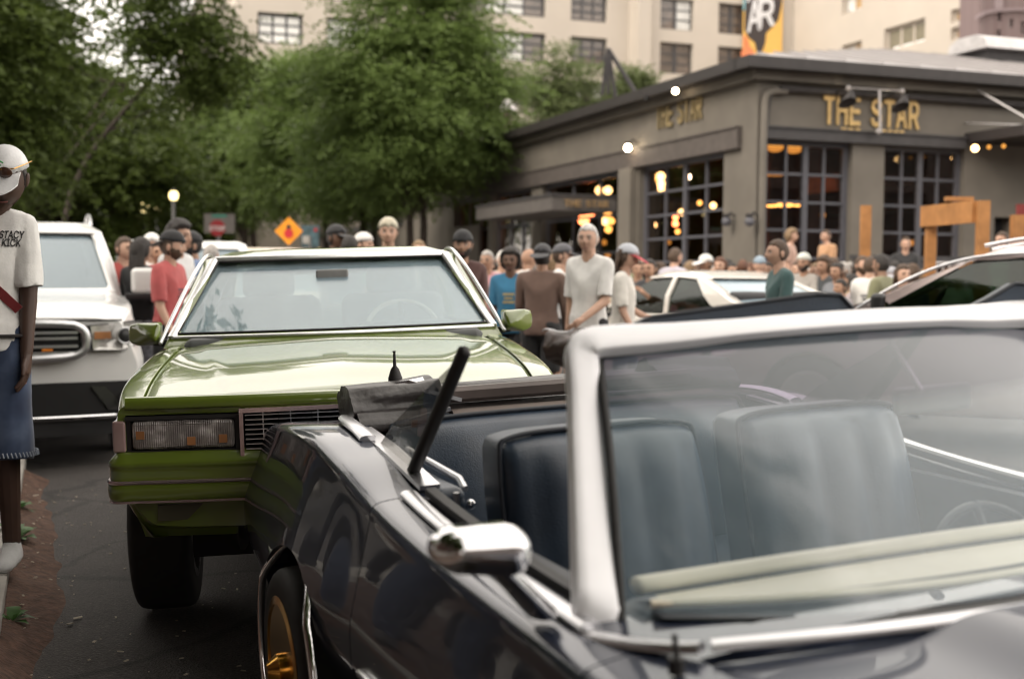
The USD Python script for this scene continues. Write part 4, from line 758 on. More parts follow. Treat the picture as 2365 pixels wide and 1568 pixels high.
sl = lambda sgn: [ws_pt(sgn * (.79 + (.612 - .79) * t), 1.150 + (1.532 - 1.150) * t, ringsG, .010) for t in np.linspace(0, 1, 12)]
tsec = chaikin([(-.021, -.008), (-.021, .004), (0, .009), (.021, .004), (.021, -.008)], 1, True)
wtm = mat('white_satin_trim', (.72, .72, .73), .22, .85)
for pl in (sl(-1), sl(1), tr_): part(gc, 'windshield_trim', sweep(pl, tsec, up=(0, .75, .66)), wtm, 40)
part(gc, 'windshield_trim', sweep(tl, chaikin([(-.010, -.008), (-.010, .006), (.010, .006), (.010, -.008)], 1, True), up=(0, .5, .85)), wtm, 40)
part(gc, 'windshield_seal', cat(tube([ws_pt(x, 1.168, ringsG, .004) for x in np.linspace(-.765, .765, 20)], .007, 6), tube([ws_pt(x, 1.519, ringsG, .004) for x in np.linspace(-.595, .595, 20)], .007, 6), *[tube([ws_pt(s * (.765 - .17 * t), 1.168 + .351 * t, ringsG, .004) for t in np.linspace(0, 1, 8)], .007, 6) for s in (-1, 1)]), black_rubber, True)
for s in (-1, 1): part(gc, 'drip_rail', tube(spline([(s * .84, .80, 1.13), (s * .765, .52, 1.33), (s * .675, .17, 1.535), (s * .66, -.3, 1.55), (s * .65, -.85, 1.53)], 24), .011, 6), wtm, True)
tan_i = mat('grey_cloth_interior', (.22, .22, .215), .8, var=.15); dark_i = mat('dark_dash', (.07, .075, .075), .5)
part(gc, 'dashboard', cat(move(rbox((0, 0, 0), (1.46, .42, .16), .05, 3), (0, .66, 1.07)), move(rbox((0, 0, 0), (.5, .16, .06), .03, 2), (.36, .52, 1.16))), dark_i, 40)
for s in (-1, 1):
    st_ = part(gc, 'seat', cat(move(rbox((0, 0, 0), (.60, .17, .66), .07, 3), (s * .36, -.42, 1.0), rot('x', .22)), move(rbox((0, 0, 0), (.60, .55, .2), .07, 3), (s * .36, -.05, .74))), tan_i, 50)
    part(st_, 'headrest', move(rbox((0, 0, 0), (.30, .10, .17), .045, 3), (s * .36, -.52, 1.40), rot('x', .2)), tan_i, 50)
part(gc, 'rear_seat', cat(move(rbox((0, 0, 0), (1.3, .18, .5), .07, 3), (0, -1.35, 1.0), rot('x', .3)), move(rbox((0, 0, 0), (1.3, .5, .2), .07, 3), (0, -1.0, .76))), tan_i, 50)
part(gc, 'cabin_floor', boxc((0, -.4, .66), (1.48, 2.4, .05)), dark_i)
a_ = np.linspace(0, 2 * PI, 33); sw = rot('x', -.95)
sp_ = part(gc, 'steering_wheel', tube(np.stack([.19 * np.cos(a_), .19 * np.sin(a_), a_ * 0], 1) @ sw.T + [.36, .36, 1.13], .013, 8), mat_once('pale_wheel_rim', (.5, .48, .42), .4), True)
part(sp_, 'spoke', cat(*[tube([(.36, .36, 1.13), np.array([.18 * math.cos(b), .18 * math.sin(b), 0]) @ sw.T + [.36, .36, 1.13]], .014, 6) for b in (PI * .5 * 0, PI, PI * 1.5)]), dark_i, True)
part(gc, 'inner_mirror', move(rbox((0, 0, 0), (.17, .03, .05), .014), (0, .36, 1.44)), tan_i, 40)
for s in (-1, 1):
    hp = np.array([(0, 0, -.045), (.12, -.02, -.05), (.165, -.06, -.03), (.165, -.06, .035), (.13, -.02, .05), (.0, .06, .045), (0, -.06, .05), (0, -.07, -.045), (.15, -.09, .0), (.05, .085, 0), (.02, .10, -.02)]) * [s, 1, 1]
    mm = taubin(hull(hp), .02, 10)
    mp = part(gc, 'door_mirror', move(mm, (s * .845, .70, 1.172), s=(1, 1, 1.15)), g_paint, True)
    part(mp, 'mirror_glass', move(rbox((0, 0, 0), (.13, .006, .075), .003), (s * .925, .61, 1.172)), chrome)
    part(mp, 'stalk', tube([(s * .80, .72, 1.125), (s * .88, .70, 1.135)], .02, 6), black_plastic)
for s in (-1, 1):
    for y_ in (1.42, -1.42): wheel(gc, s * .775, y_, .36, .36, .25, .23, satin, s, 6)
part(gc, 'chassis', boxc((0, 0, .44), (1.2, 4.2, .18)), dark_hole)
# ------------------------------------------------------------------ the dark convertible in the foreground
navy = usdkit.material(stage, '/World/Looks/midnight_paint', {'tc': ('texture_coordinate', {}), 'n': ('noise_texture', {'scale': 2.0}), 'r': ('rgb_ramp', {'ramp': [(.3, (.012, .017, .032)), (.7, (.017, .023, .042))]}), 'p': ('principled_bsdf', {'roughness': .36, 'metallic': .45, 'coat_weight': .9, 'coat_roughness': .015, 'specular_ior_level': .15})}, [('tc.object', 'n.vector'), ('n.fac', 'r.fac'), ('r.color', 'p.base_color')], surface='p.BSDF')
vinyl = mat('navy_vinyl', (.026, .041, .064), .40, var=.25, scale=7, bump=.15, bscale=220, spec=.6)
vinyl_d = mat('dark_navy_vinyl', (.014, .018, .026), .5, var=.25, scale=7)
topcloth = mat('brown_black_top_cloth', (.020, .016, .015), .42, var=.3, scale=9, bump=.45, bscale=14, spec=.7)
cream_v = mat('cream_dash_vinyl', (.74, .68, .55), .4, var=.1, scale=4)  # cream put in for the pale sky reflections on the navy dash
CT = car_matrix((.72, 3.07, -.072), .3828, .0509, -.011)
cv = thing('convertible', 'midnight blue convertible with the top down and a bright windshield frame, nearest the viewer', 'car', matrix=CT)
ctab = [(-2.60, .40, .62, .80, .60, .72, .80, .62, .81, .825), (-2.45, .34, .70, .87, .60, .78, .85, .63, .85, .865), (-2.2, .30, .76, .92, .60, .83, .89, .65, .89, .90), (-1.75, .24, .82, .965, .58, .87, .955, .68, .955, .95), (-1.3, .22, .84, .985, .56, .885, .985, .70, .99, .975), (-.95, .20, .84, .968, .55, .88, .945, .71, .955, .95),
        (-.6, .20, .82, .945, .55, .875, .888, .72, .90, .90), (-.1, .20, .82, .94, .54, .875, .852, .73, .868, .87), (.5, .20, .82, .95, .55, .88, .838, .73, .860, .885), (.8, .20, .82, .958, .56, .885, .834, .72, .862, .893), (1.4, .20, .82, .968, .57, .89, .818, .70, .842, .862), (2.0, .22, .80, .945, .57, .86, .77, .68, .786, .80), (2.4, .30, .74, .90, .57, .80, .72, .62, .732, .74), (2.55, .38, .68, .85, .56, .72, .68, .58, .692, .70)]
cB = mf(loft_body(ctab, 120))
for y_ in (1.55, -1.22):
    for s in (-1, 1): cB = cB - cyl_x(y_, .29, .375, s * .62, s * 1.2, 56)
cab = prism(Polygon([(-.70, -1.28), (-.62, -1.45), (.62, -1.45), (.70, -1.28), (.70, .52), (.55, .66), (-.55, .66), (-.70, .52)]), .32, 1.4)
cB = cB - mf(cab)
cB = cB - mbox((-.712, .76, .70), (.712, 2.42, 1.2))
for s in (-1, 1):                                   # the two doors, cut free with a narrow gap
    x0, x1 = sorted((s * .695, s * 1.2)); dr = mbox((x0, -.60, .27), (x1, .66, 1.3)); dg = mbox((x0 - .0, -.606, .264), (x1, .666, 1.3))
    d_ = part(cv, 'door', um(cB ^ dr), navy, 30); cB = cB - dg
    part(d_, 'door_card', box((min(s * .66, s * .693), -.58, .34), (max(s * .66, s * .693), .6, .86)), vinyl_d)
    part(d_, 'handle', move(rbox((0, 0, 0), (.03, .16, .022), .009), (s * .945, -.42, .50)), chrome, 40)
    part(d_, 'belt_trim', sweep(spline([(s * .775, -.60, .912), (s * .780, -.35, .890), (s * .785, -.1, .878), (s * .788, .2, .870), (s * .792, .52, .862)], 24), chaikin([(-.022, -.01), (-.022, .004), (0, .009), (.022, .004), (.022, -.01)], 1, True)), satin, 40)
    part(d_, 'window_slot', sweep(spline([(s * .722, -.58, .915), (s * .727, -.1, .882), (s * .73, .48, .868)], 16), [(-.014, -.01), (-.014, .008), (.014, .008), (.014, -.01)]), black_rubber)
part(cv, 'body', um(cB), navy, 30)
ct = np.array(sorted(ctab)); czc, czt = PchipInterpolator(ct[:, 0], ct[:, 9]), PchipInterpolator(ct[:, 0], ct[:, 8])
def c_hood(X, Y):
    z = czc(Y) - (czc(Y) - czt(Y) + .003) * (np.abs(X) / .71) ** 2.0
    return z + .030 / (1 + np.exp((np.abs(X) - .30 + .03 * (Y - 1.5)) / .028)) - .004
part(cv, 'hood', hood_panel(.706, .77, 2.42, c_hood, .02, 71, 60, yb=lambda X: .905 - .13 * (np.abs(X) / .706) ** 2.2), navy, 50)
part(cv, 'cowl_panel', grid([[(x, y, .858 - .035 * (x / .72) ** 2 + .03 * (y - .6)) for x in np.linspace(-.78, .78, 25)] for y in np.linspace(.45, .86, 6)], closed=False), navy, True)
# chrome around the windshield foot
foot = lambda x, o=0.0, dz=0.0: V(x, .80 + o - .30 * (abs(x) / .735) ** 2, .895 + dz - .06 * (abs(x) / .735) ** 2)
rear_edge = lambda x: V(x, .892 - .135 * (abs(x) / .70) ** 2.2, .902 - .022 * (abs(x) / .7) ** 2)
csec = chaikin([(-.016, -.008), (-.016, .006), (0, .012), (.016, .006), (.016, -.008)], 1, True)
part(cv, 'foot_trim', sweep([rear_edge(x) for x in np.linspace(-.69, .69, 40)], csec), satin, 40)
for s in (-1, 1): part(cv, 'foot_trim', sweep(spline([(s * .800, .46, .842), (s * .785, .58, .855), (s * .755, .68, .867), (s * .708, .762, .880)], 16), csec), satin, 40)
# windshield frame and glass
fr_pts = [(-.772, .44, .80), (-.752, .47, .86)] + [(-.752 + .138 * t, .47 - .33 * t, .86 + .39 * t) for t in np.linspace(.12, .9, 6)] + [(-.618, .136, 1.295), (-.610, .127, 1.318), (-.588, .124, 1.329), (-.54, .128, 1.331)] + [(x, .20 - .27 * x * x, 1.347 - .08 * x * x) for x in np.linspace(-.42, 0, 8)]
fr_pts = np.array(fr_pts); fr_pts = chaikin(np.vstack([fr_pts, (fr_pts * [-1, 1, 1])[::-1][1:]]), 1)
# the frame's width across: broad at the foot of each post, slimmer along the header
k_ = np.clip((fr_pts[:, 2] - .86) / .42, 0, 1); wsc = 1.04 - .28 * k_ - .22 * np.clip((.52 - np.abs(fr_pts[:, 0])) / .25, 0, 1)
fsec = chaikin([(-.046, -.022), (-.046, .016), (-.038, .026), (.038, .026), (.046, .016), (.046, -.022)], 1, True)
frame_m = mat('bright_frame', (.74, .74, .76), .42, .45, var=.03)
wf = part(cv, 'windshield_frame', sweep(fr_pts, fsec, up=(0, .66, .75), scale=wsc), frame_m, 50)
tint = pane('banded_windshield', r0=.075, rough=.11, dust=.115, extra=({'tc': ('texture_coordinate', {}), 'x_': ('separate_xyz', {}), 'r': ('rgb_ramp', {'ramp': [(0, (.86, .89, .88)), (.42, (.84, .88, .87)), (.56, (.24, .20, .27)), (1, (.18, .15, .21))]}), 'm': ('map_range', {'from_min': 1.10, 'from_max': 1.30})}, [('tc.object', 'x_.vector'), ('x_.z', 'm.value'), ('m.result', 'r.fac'), ('r.color', 't.color')]))
def wglass(x, t):
    a = foot(x * .735); b = V(x * .580, .19 - .07 * x * x, 1.335 - .028 * x * x); p = a * (1 - t) + b * t; return p + V(0, .45, .6) * .035 * math.sin(PI * t) * (1 - .3 * x * x)
part(cv, 'windshield', grid([[wglass(x, t) for x in np.linspace(-1, 1, 41)] for t in np.linspace(0, 1, 24)], closed=False), tint, True)
part(wf, 'inner_seal', cat(tube([wglass(x, .985) - V(0, .006, .004) for x in np.linspace(-.99, .99, 40)], .008, 6), *[tube([wglass(s * .985, t) for t in np.linspace(0, 1, 16)], .009, 6) for s in (-1, 1)]), black_rubber, True)
part(cv, 'cowl_base', sweep([foot(x, .03, -.020) for x in np.linspace(-.72, .72, 40)], [(-.02, -.03), (-.02, .02), (.02, .02), (.02, -.03)]), black_rubber)
# dashboard: brow, top, front edge
dsh = part(cv, 'dashboard', cat(move(rbox((0, 0, 0), (1.36, .30, .18), .05, 3), (0, .50, .772)), boxc((0, .60, .80), (1.24, .20, .07))), vinyl, 40)
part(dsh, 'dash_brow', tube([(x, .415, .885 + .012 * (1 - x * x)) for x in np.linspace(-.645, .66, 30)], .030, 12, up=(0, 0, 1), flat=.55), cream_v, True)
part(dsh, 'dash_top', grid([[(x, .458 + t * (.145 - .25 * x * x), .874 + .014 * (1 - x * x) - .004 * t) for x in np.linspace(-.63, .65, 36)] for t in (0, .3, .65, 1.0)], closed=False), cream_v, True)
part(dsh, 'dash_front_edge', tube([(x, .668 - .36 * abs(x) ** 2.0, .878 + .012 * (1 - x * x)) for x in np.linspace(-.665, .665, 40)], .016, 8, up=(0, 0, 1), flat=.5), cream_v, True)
part(dsh, 'defroster_panel', grid([[(x, y0 - (.36 if k < 1 else .50) * x * x, .868 + .01 * (1 - x * x)) for x in np.linspace(-.67, .67, 30)] for k, y0 in enumerate((.60, .70, .79))], closed=False), vinyl_d, True)
part(dsh, 'instrument_hood', move(rbox((0, 0, 0), (.36, .10, .07), .03, 3), (.50, .40, .88)), vinyl_d, 50)
# seats: pleated vinyl with piping
def seat(name, cx, w, y, ztop, lean, depth, zbase, parent, nb):
    "nb pleats"
    H_ = ztop - zbase; n = 31; xs = np.linspace(-1, 1, n); hs = np.linspace(0, 1, 22); R = []
    X, Hh = np.meshgrid(xs, hs, indexing='ij')
    pl = np.abs(np.cos((X * .5 + .5) * PI * nb)) ** .5; bulge = (1 - np.abs(X) ** 5) * (1 - np.abs(2 * Hh - 1) ** 6)
    f = .055 * bulge + .030 * pl * bulge
    zt = zbase + H_ * Hh * (1 - .035 * np.abs(X) ** 6); sx = w / 2 * X * (1 - .05 * Hh ** 6)
    yy = y - lean * (Hh - 0.0) * H_
    front = np.stack([cx + sx, yy + f + .03, zt], -1); back = np.stack([cx + sx, yy - depth + .02 - .03 * bulge, zt], -1)
    v = np.vstack([front.reshape(-1, 3), back.reshape(-1, 3)]); k = n * 22; i, j = np.meshgrid(np.arange(n - 1), np.arange(21), indexing='ij'); a = i * 22 + j
    q = np.stack([a, a + 1, a + 23, a + 22], -1).reshape(-1, 4); ft = tri(q); rim = np.r_[np.arange(0, 22), np.arange(1, n) * 22 + 21, (n - 1) * 22 + np.arange(20, -1, -1), np.arange(n - 2, 0, -1) * 22]; r2 = np.roll(rim, -1)
    sd = np.vstack([np.stack([rim, rim + k, r2 + k], 1), np.stack([rim, r2 + k, r2], 1)])
    m = (v, np.vstack([ft, ft[:, ::-1] + k, sd])); m = (m[0], m[1][:, ::-1]) if vol(m) < 0 else m
    t = trimesh.Trimesh(*m, process=False); trimesh.smoothing.filter_taubin(t, iterations=4)
    p = part(parent, name, tm(t), vinyl, 60)
    rimp = np.array([front[0, 3:][i_] for i_ in range(19)] + [front[i_, 21] for i_ in range(1, n)] + [front[-1, 20 - i_] for i_ in range(18)]); rimp = rimp + [0, -.012, .004]
    part(p, 'piping', tube(chaikin(rimp, 2), .0075, 6), vinyl_d, True)
    part(p, 'cushion', move(rbox((0, 0, 0), (w, .56, .19), .07, 3), (cx, y + .28, zbase - .02)), vinyl, 50)
    return p
seat('front_seat', -.29, .58, -.36, 1.055, .25, .15, .50, cv, 4); seat('front_seat', .39, .54, -.36, 1.055, .25, .15, .50, cv, 4)
seat('rear_seat', 0, 1.26, -1.14, 1.010, .22, .14, .50, cv, 6)
part(cv, 'console', move(rbox((0, 0, 0), (.10, .9, .3), .03), (.045, .05, .45)), vinyl_d, 40)
part(cv, 'cabin_floor', boxc((0, -.4, .315), (1.40, 2.1, .03)), vinyl_d)
for s in (-1, 1):
    sp = part(cv, 'rear_side_panel', move(rbox((0, 0, 0), (.09, .62, .34), .03, 3), (s * .655, -.92, .74)), vinyl, 50)
    part(sp, 'panel_trim', tube([(s * .60, -.66, .895), (s * .60, -.70, .915), (s * .645, -1.02, .955)], .011, 6), satin, True); part(sp, 'crank', move(sphere(2), (s * .60, -.62, .86), s=.014), chrome, True)
    part(sp, 'ledge_trim', sweep([(s * .70, -1.30, .985), (s * .705, -1.0, .965), (s * .71, -.62, .917)], [(-.028, -.006), (-.028, .006), (.028, .006), (.028, -.006)]), satin)
    part(sp, 'lock_knob', tube([(s * .68, -.5, .88), (s * .68, -.5, .92)], .009, 6), satin)
# sun visors turned up over the header
for x0, x1 in ((-.50, .085), (.42, .66)):
    vs = [(x0, 1.30), (x0 + .012, 1.345), (x0 + .07, 1.366), (x1 - .10, 1.396), (x1 - .035, 1.392), (x1, 1.358), (x1 + .004, 1.30)]
    po = Polygon(vs).buffer(.012).buffer(-.004); p = part(cv, 'sun_visor', move(prism(po, -.012, .012, (0, .085, 0), (1, 0, 0), (0, 0, 1), (0, 1, 0)), (0, 0, .0)), vinyl, 40)
    part(p, 'piping', tube(chaikin(np.array([(a, .098, b) for a, b in np.array(po.exterior.coords)[:-1:1]])), .005, 5), vinyl_d, True)
rm_ = part(cv, 'inner_mirror', move(rbox((0, 0, 0), (.215, .022, .062), .01, 3), (.25, .17, 1.155)), mat('mirror_case', (.45, .44, .42), .4, .3), 40); part(rm_, 'arm', tube([(.2, .19, 1.18), (.1, .21, 1.30)], .007, 6), satin)
a_ = np.linspace(0, 2 * PI, 41); sw = rot('x', -1.15); swp = part(cv, 'steering_wheel', tube(np.stack([.18 * np.cos(a_), .18 * np.sin(a_), a_ * 0], 1) @ sw.T + [.50, .10, .69], .012, 8), vinyl_d, True)
part(swp, 'spoke', cat(*[tube([(.50, .13, .67), np.array([.19 * math.cos(b), .19 * math.sin(b), 0]) @ sw.T + [.50, .10, .69]], .011, 6) for b in (0.3, PI - .3, PI * 1.5)]), vinyl_d, True)
part(cv, 'steering_column', tube([(.46, .45, .69), (.50, .13, .67)], .03, 10), vinyl_d)
# folded top: cloth rolls, bows, latch pin
def roll(p0, p1, r, seed, n=40, m=40, sq=.75, amp=.25):
    t = np.linspace(0, 1, n); P = np.asarray(p0) + np.outer(t, np.asarray(p1) - np.asarray(p0)); g = np.arange(m) * 2 * PI / m; R = []
    for k in range(n):
        d = np.stack([np.full(m, t[k] * 3), np.cos(g) * 1.3, np.sin(g) * 1.3], 1); rr = r * (1 + amp * .5 * (meshkit.fbm(d * V(.5, 1.6, 1.6) + seed, 2) - .5) * 2 + .07 * np.sin(4 * g + seed + 2.2 * t[k]) + .035 * np.sin(9 * g - seed + 3 * t[k])); R.append(P[k] + np.stack([0 * g, rr * np.cos(g), sq * rr * np.sin(g)], 1))
    q = grid(R); return (q[0], q[1][:, ::-1]) if vol(q) < 0 else q
ft_ = part(cv, 'folded_top', roll((-.66, -1.62, 1.00), (.66, -1.62, 1.00), .12, 3, 60, 44, .62, .35), topcloth, 70)
part(ft_, 'cloth_fold', roll((-.70, -1.50, 1.03), (-.40, -1.52, 1.045), .105, 9, 30, 40, .70, .5), topcloth, 70); part(ft_, 'cloth_fold', roll((-.69, -1.42, .985), (.69, -1.42, .965), .06, 14, 50, 36, .8, .4), topcloth, 70)
part(ft_, 'cloth_fold', roll((.40, -1.52, 1.04), (.70, -1.50, 1.03), .10, 19, 30, 40, .7, .5), topcloth, 70)
bar_t = mat('top_bow_bar', (.075, .06, .055), .35, .3, var=.2)
part(ft_, 'top_bow', sweep([(x, -1.40 - .02 * x * x, 1.058) for x in np.linspace(-.42, .5, 20)], chaikin([(-.028, -.026), (-.028, .026), (.028, .026), (.028, -.026)], 1, True)), bar_t, 40)
part(ft_, 'top_bow', sweep([(x, -1.33 - .02 * x * x, .998) for x in np.linspace(-.40, .55, 20)], chaikin([(-.03, -.02), (-.03, .02), (.03, .02), (.03, -.02)], 1, True)), mat_once('brown_bow', (.10, .075, .062), .6), 40)
for a0, b0 in (((-.48, -1.33, 1.085), (-.36, -1.36, 1.045)), ((-.55, -1.30, 1.0), (-.42, -1.28, 1.03))): part(ft_, 'linkage', sweep([a0, b0], [(-.014, -.006), (-.014, .006), (.014, .006), (.014, -.006)]), satin)
part(ft_, 'pale_flap', sweep([(-.50, -1.58, 1.088), (-.46, -1.50, 1.105), (-.37, -1.45, 1.07)], [(-.05, -.004), (-.05, .004), (.05, .004), (.05, -.004)]), satin)
part(ft_, 'latch_pin', cat(revolve([(.0, 0), (.024, 0), (.024, .02), (.014, .05), (.006, .06), (.004, .105), (.007, .11), (0, .112)], 14)), black_rubber, 40)
lp_ = stage.GetPrimAtPath(f'{ft_.GetPath()}/latch_pin'); UsdGeom.Xformable(lp_).AddTranslateOp().Set(Gf.Vec3d(-.50, -1.60, 1.085))
# chrome bow along the rear deck edge and the well
part(cv, 'well_trim', sweep(spline([(-.74, -1.10, .985), (-.73, -1.35, 1.006), (-.66, -1.60, .99), (-.45, -1.82, .975), (0, -1.88, .975), (.45, -1.82, .975), (.66, -1.60, .99), (.73, -1.35, 1.006), (.74, -1.1, .985)], 60), chaikin([(-.024, -.008), (-.024, .006), (0, .012), (.024, .006), (.024, -.008)], 1, True)), satin, 40)
# raised quarter windows
qg = pane('quarter_glass', (.34, .33, .31), .10, dust=.12)
for s in (-1, 1):
    base, tip = V(s * .715, -.845, .86), V(s * .690, -.375, 1.285)
    q = [base, V(s * .715, -1.13, .935), V(s * .708, -.93, 1.05), V(s * .700, -.66, 1.165), V(s * .692, -.42, 1.262), tip]
    qw = part(cv, 'quarter_window', cat((np.array(q + [p + V(s * .004, 0, 0) for p in q]), np.array([[0, 1, 2], [0, 2, 3], [0, 3, 4], [0, 4, 5]]))), qg, False)
    part(qw, 'window_strip', sweep([base - (tip - base) * .04, base * .5 + tip * .5, tip, tip + (tip - base) * .015], chaikin([(-.018, -.016), (-.018, .016), (.018, .016), (.018, -.016)], 2, True), up=(1, 0, 0), scale=[1, 1, .95, .5]), black_rubber, 50)
# door mirror
_mr = rbox((0, 0, 0), (.172, .110, .098), .0465, 4); _t = (_mr[0][:, :1] + .084) / .168            # outer end slimmer than the inner one
mir = (np.hstack([_mr[0][:, :1], _mr[0][:, 1:2] - .018 * (1 - _t), (_mr[0][:, 2:] - .047) * (.74 + .26 * _t) + .047]) + V(-.985, .50, 1.012), _mr[1])
for s in (-1, 1):
    k = (mir[0] * [-s, 1, 1], mir[1] if s < 0 else mir[1][:, ::-1]); k = (k[0] * [1, 1, 1], k[1])
    mp = part(cv, 'door_mirror', k, chrome, 40)
    part(mp, 'mirror_glass', move(revolve([(0, .004), (.052, .004), (.052, 0), (0, 0)], 24), (s * .965, .452, 1.012), rot('x', PI / 2), s=(1.0, .62, 1)), chrome)
    part(mp, 'stalk', um(hull(np.vstack([ell((s * .95, .50, .98), (.022, .03, .01), 1)[0], ell((s * .845, .42, .872), (.03, .05, .012), 1)[0]]))), chrome, 40)
# wheels, lips, mouldings
for s in (-1, 1):
    for y_ in (1.55, -1.22):
        wheel(cv, s * (.895 if y_ < 0 else .845), y_, .30, .30, .20, .205, gold, s, 10, wire=True, dish=.0)
        a = np.linspace(-.12 * PI, 1.12 * PI, 40); wx = .985
        part(cv, 'wheel_lip', sweep([(s * (wx - .055 * max(0, (.29 + .378 * math.sin(k)) - .52) / .14), y_ + .378 * math.cos(k), .29 + .378 * math.sin(k)) for k in a], chaikin([(-.012, -.010), (-.012, .008), (0, .014), (.012, .008), (.012, -.010)], 1, True), up=(s, 0, 0)), chrome, 40)
    part(cv, 'side_moulding', sweep(spline([(s * .955, -.80, .285), (s * .945, -.3, .275), (s * .945, .4, .275), (s * .955, 1.12, .285)], 24), csec, up=(s, 0, .2)), chrome, 40)
    part(cv, 'bumper_end', sweep(spline([(s * .60, -2.66, .52), (s * .80, -2.64, .52), (s * .885, -2.52, .52), (s * .905, -2.3, .50)], 16), chaikin([(-.02, -.075), (-.024, 0), (-.02, .075), (.014, .08), (.03, 0), (.014, -.08)], 1, True)), chrome, 40)
part(cv, 'rear_bumper', sweep([(x, -2.665, .52) for x in np.linspace(-.6, .6, 8)], chaikin([(-.02, -.075), (-.024, 0), (-.02, .075), (.014, .08), (.03, 0), (.014, -.08)], 1, True)), chrome, 40)
part(cv, 'front_bumper', sweep(spline([(-.9, 2.3, .46), (-.84, 2.56, .46), (0, 2.70, .46), (.84, 2.56, .46), (.9, 2.3, .46)], 30), chaikin([(-.02, -.075), (.02, -.08), (.035, 0), (.02, .08), (-.02, .075)], 1, True)), chrome, 40)
part(cv, 'aerial', cat(tube([(-.775, .80, .86), (-.775, .80, .885)], .014, 8), tube([(-.775, .80, .885), (-.772, .79, .92)], .005, 6)), black_rubber)
part(cv, 'chassis', boxc((0, 0, .24), (1.2, 4.4, .12)), dark_hole)
# ------------------------------------------------------------------ the other cars
white_p = paint('white_paint', (.72, .72, .71)); pearl = paint('warm_white_paint', (.66, .63, .58)); rose = paint('rose_silver_paint', (.46, .38, .37), metal=.5, rough=.3)
side_g = pane('green_side_glass', (.34, .42, .36), .05); suv_g = pane('suv_windshield', (.5, .56, .56), .10, dust=.16); milky_g = pane('milky_rear_glass', (.5, .56, .56), .16, dust=.35)  # milky look put into the glass for the sky it reflects
def simple_car(name, label, M_, pm, tab, rings, ws, rw, sides, glass_m, front_glass, wheel_y, R, Wx, arch, seat_m=None, bow=.12, group=None, rear_glass=None):
    c = thing(name, label, 'car', matrix=M_, group=group); bw = bow_front(bow, tab[0][0] - .75, .95)
    B = mf(bw(loft_body(tab, 70)))
    for y_ in wheel_y:
        for s in (-1, 1): B = B - cyl_x(y_, R + .0, arch, s * (Wx - .28), s * 1.5)
    w0 = np.abs(rings[0][:, 0]).max() - .06; B = B - mbox((-w0, rings[0][:, 1].min() + .15, .5), (w0, rings[0][:, 1].max() - .30, 2))
    part(c, 'body', um(B), pm, 30)
    G, Gi, Ga, Gb = greenhouse(rings, .05); cut = [prism_y(rounded(ws, .03), np.percentile(rings[-2][:, 1], 90) - .12, 4), prism_y(rounded(rw, .03), -4, rings[-2][:, 1].min() + .1)]
    for p in sides: cut += [prism_x(rounded(p, .02), -1.4, -.25), prism_x(rounded(p, .02), .25, 1.4)]
    part(c, 'roof', um((G - Gi) - union(cut)), pm, 30); th_ = Ga - Gb
    for k, q in enumerate(cut): part(c, 'windshield' if k == 0 else 'rear_window' if k == 1 else 'side_window', um(th_ ^ q), front_glass if k == 0 else (rear_glass or glass_m) if k == 1 else glass_m, 30)
    for s in (-1, 1):
        for y_ in wheel_y: wheel(c, s * (Wx - .12), y_, R, R, .22, R * .66, satin, s, 8)
    z0 = rings[0][0][2]; sm = seat_m or mat_once('black_seat', (.02, .02, .022), .6)
    for s in (-1, 1):
        for y_ in (.0, -.95):
            q = part(c, 'seat', move(rbox((0, 0, 0), (.48, .16, .66), .06, 2), (s * .38, y_ - .25, z0 - .05), rot('x', .2)), sm, 50); part(q, 'headrest', move(rbox((0, 0, 0), (.24, .09, .13), .04, 2), (s * .38, y_ - .32, z0 + .20), rot('x', .15)), sm, 50)
    part(c, 'dashboard', move(rbox((0, 0, 0), (1.4, .5, .2), .08, 2), (0, rings[0][:, 1].max() - .52, z0 - .04)), sm, 40)
    part(c, 'cabin_floor', boxc((0, -.4, .55), (2 * w0 - .05, 2.4, .05)), sm); part(c, 'chassis', boxc((0, 0, R + .08), (1.3, tab[0][0] * 1.7, .2)), dark_hole)
    a_ = np.linspace(0, 2 * PI, 25); sw = rot('x', -1.1); part(c, 'steering_wheel', tube(np.stack([.18 * np.cos(a_), .18 * np.sin(a_), a_ * 0], 1) @ sw.T + [.38, rings[0][:, 1].max() - .85, z0 + .05], .014, 6), sm, True)
    return c, bw
def wide(x, y0, y1, z0, z1, n=24, x0=None): return sweep([(k, 0, 0) for k in np.linspace(-x if x0 is None else x0, x, n)], [(-y1, z0), (-y1, z1), (-y0, z1), (-y0, z0)])
def door_mirrors(c, x, y, z, pm, low=black_plastic, sx=.22, sz=.17, sides=(-1, 1)):
    for s in sides:
        m = part(c, 'door_mirror', move(rbox((0, 0, 0), (sx, .12, sz), .045, 3), (s * (x + sx / 2), y, z)), pm, 50); part(m, 'mirror_foot', move(rbox((0, 0, 0), (sx * 1.15, .11, .06), .02, 2), (s * (x + sx / 2 - .03), y, z - sz / 2 - .015)), low, 50)
        part(m, 'mirror_glass', boxc((s * (x + sx / 2), y - .062, z), (sx * .85, .004, sz * .8)), chrome)
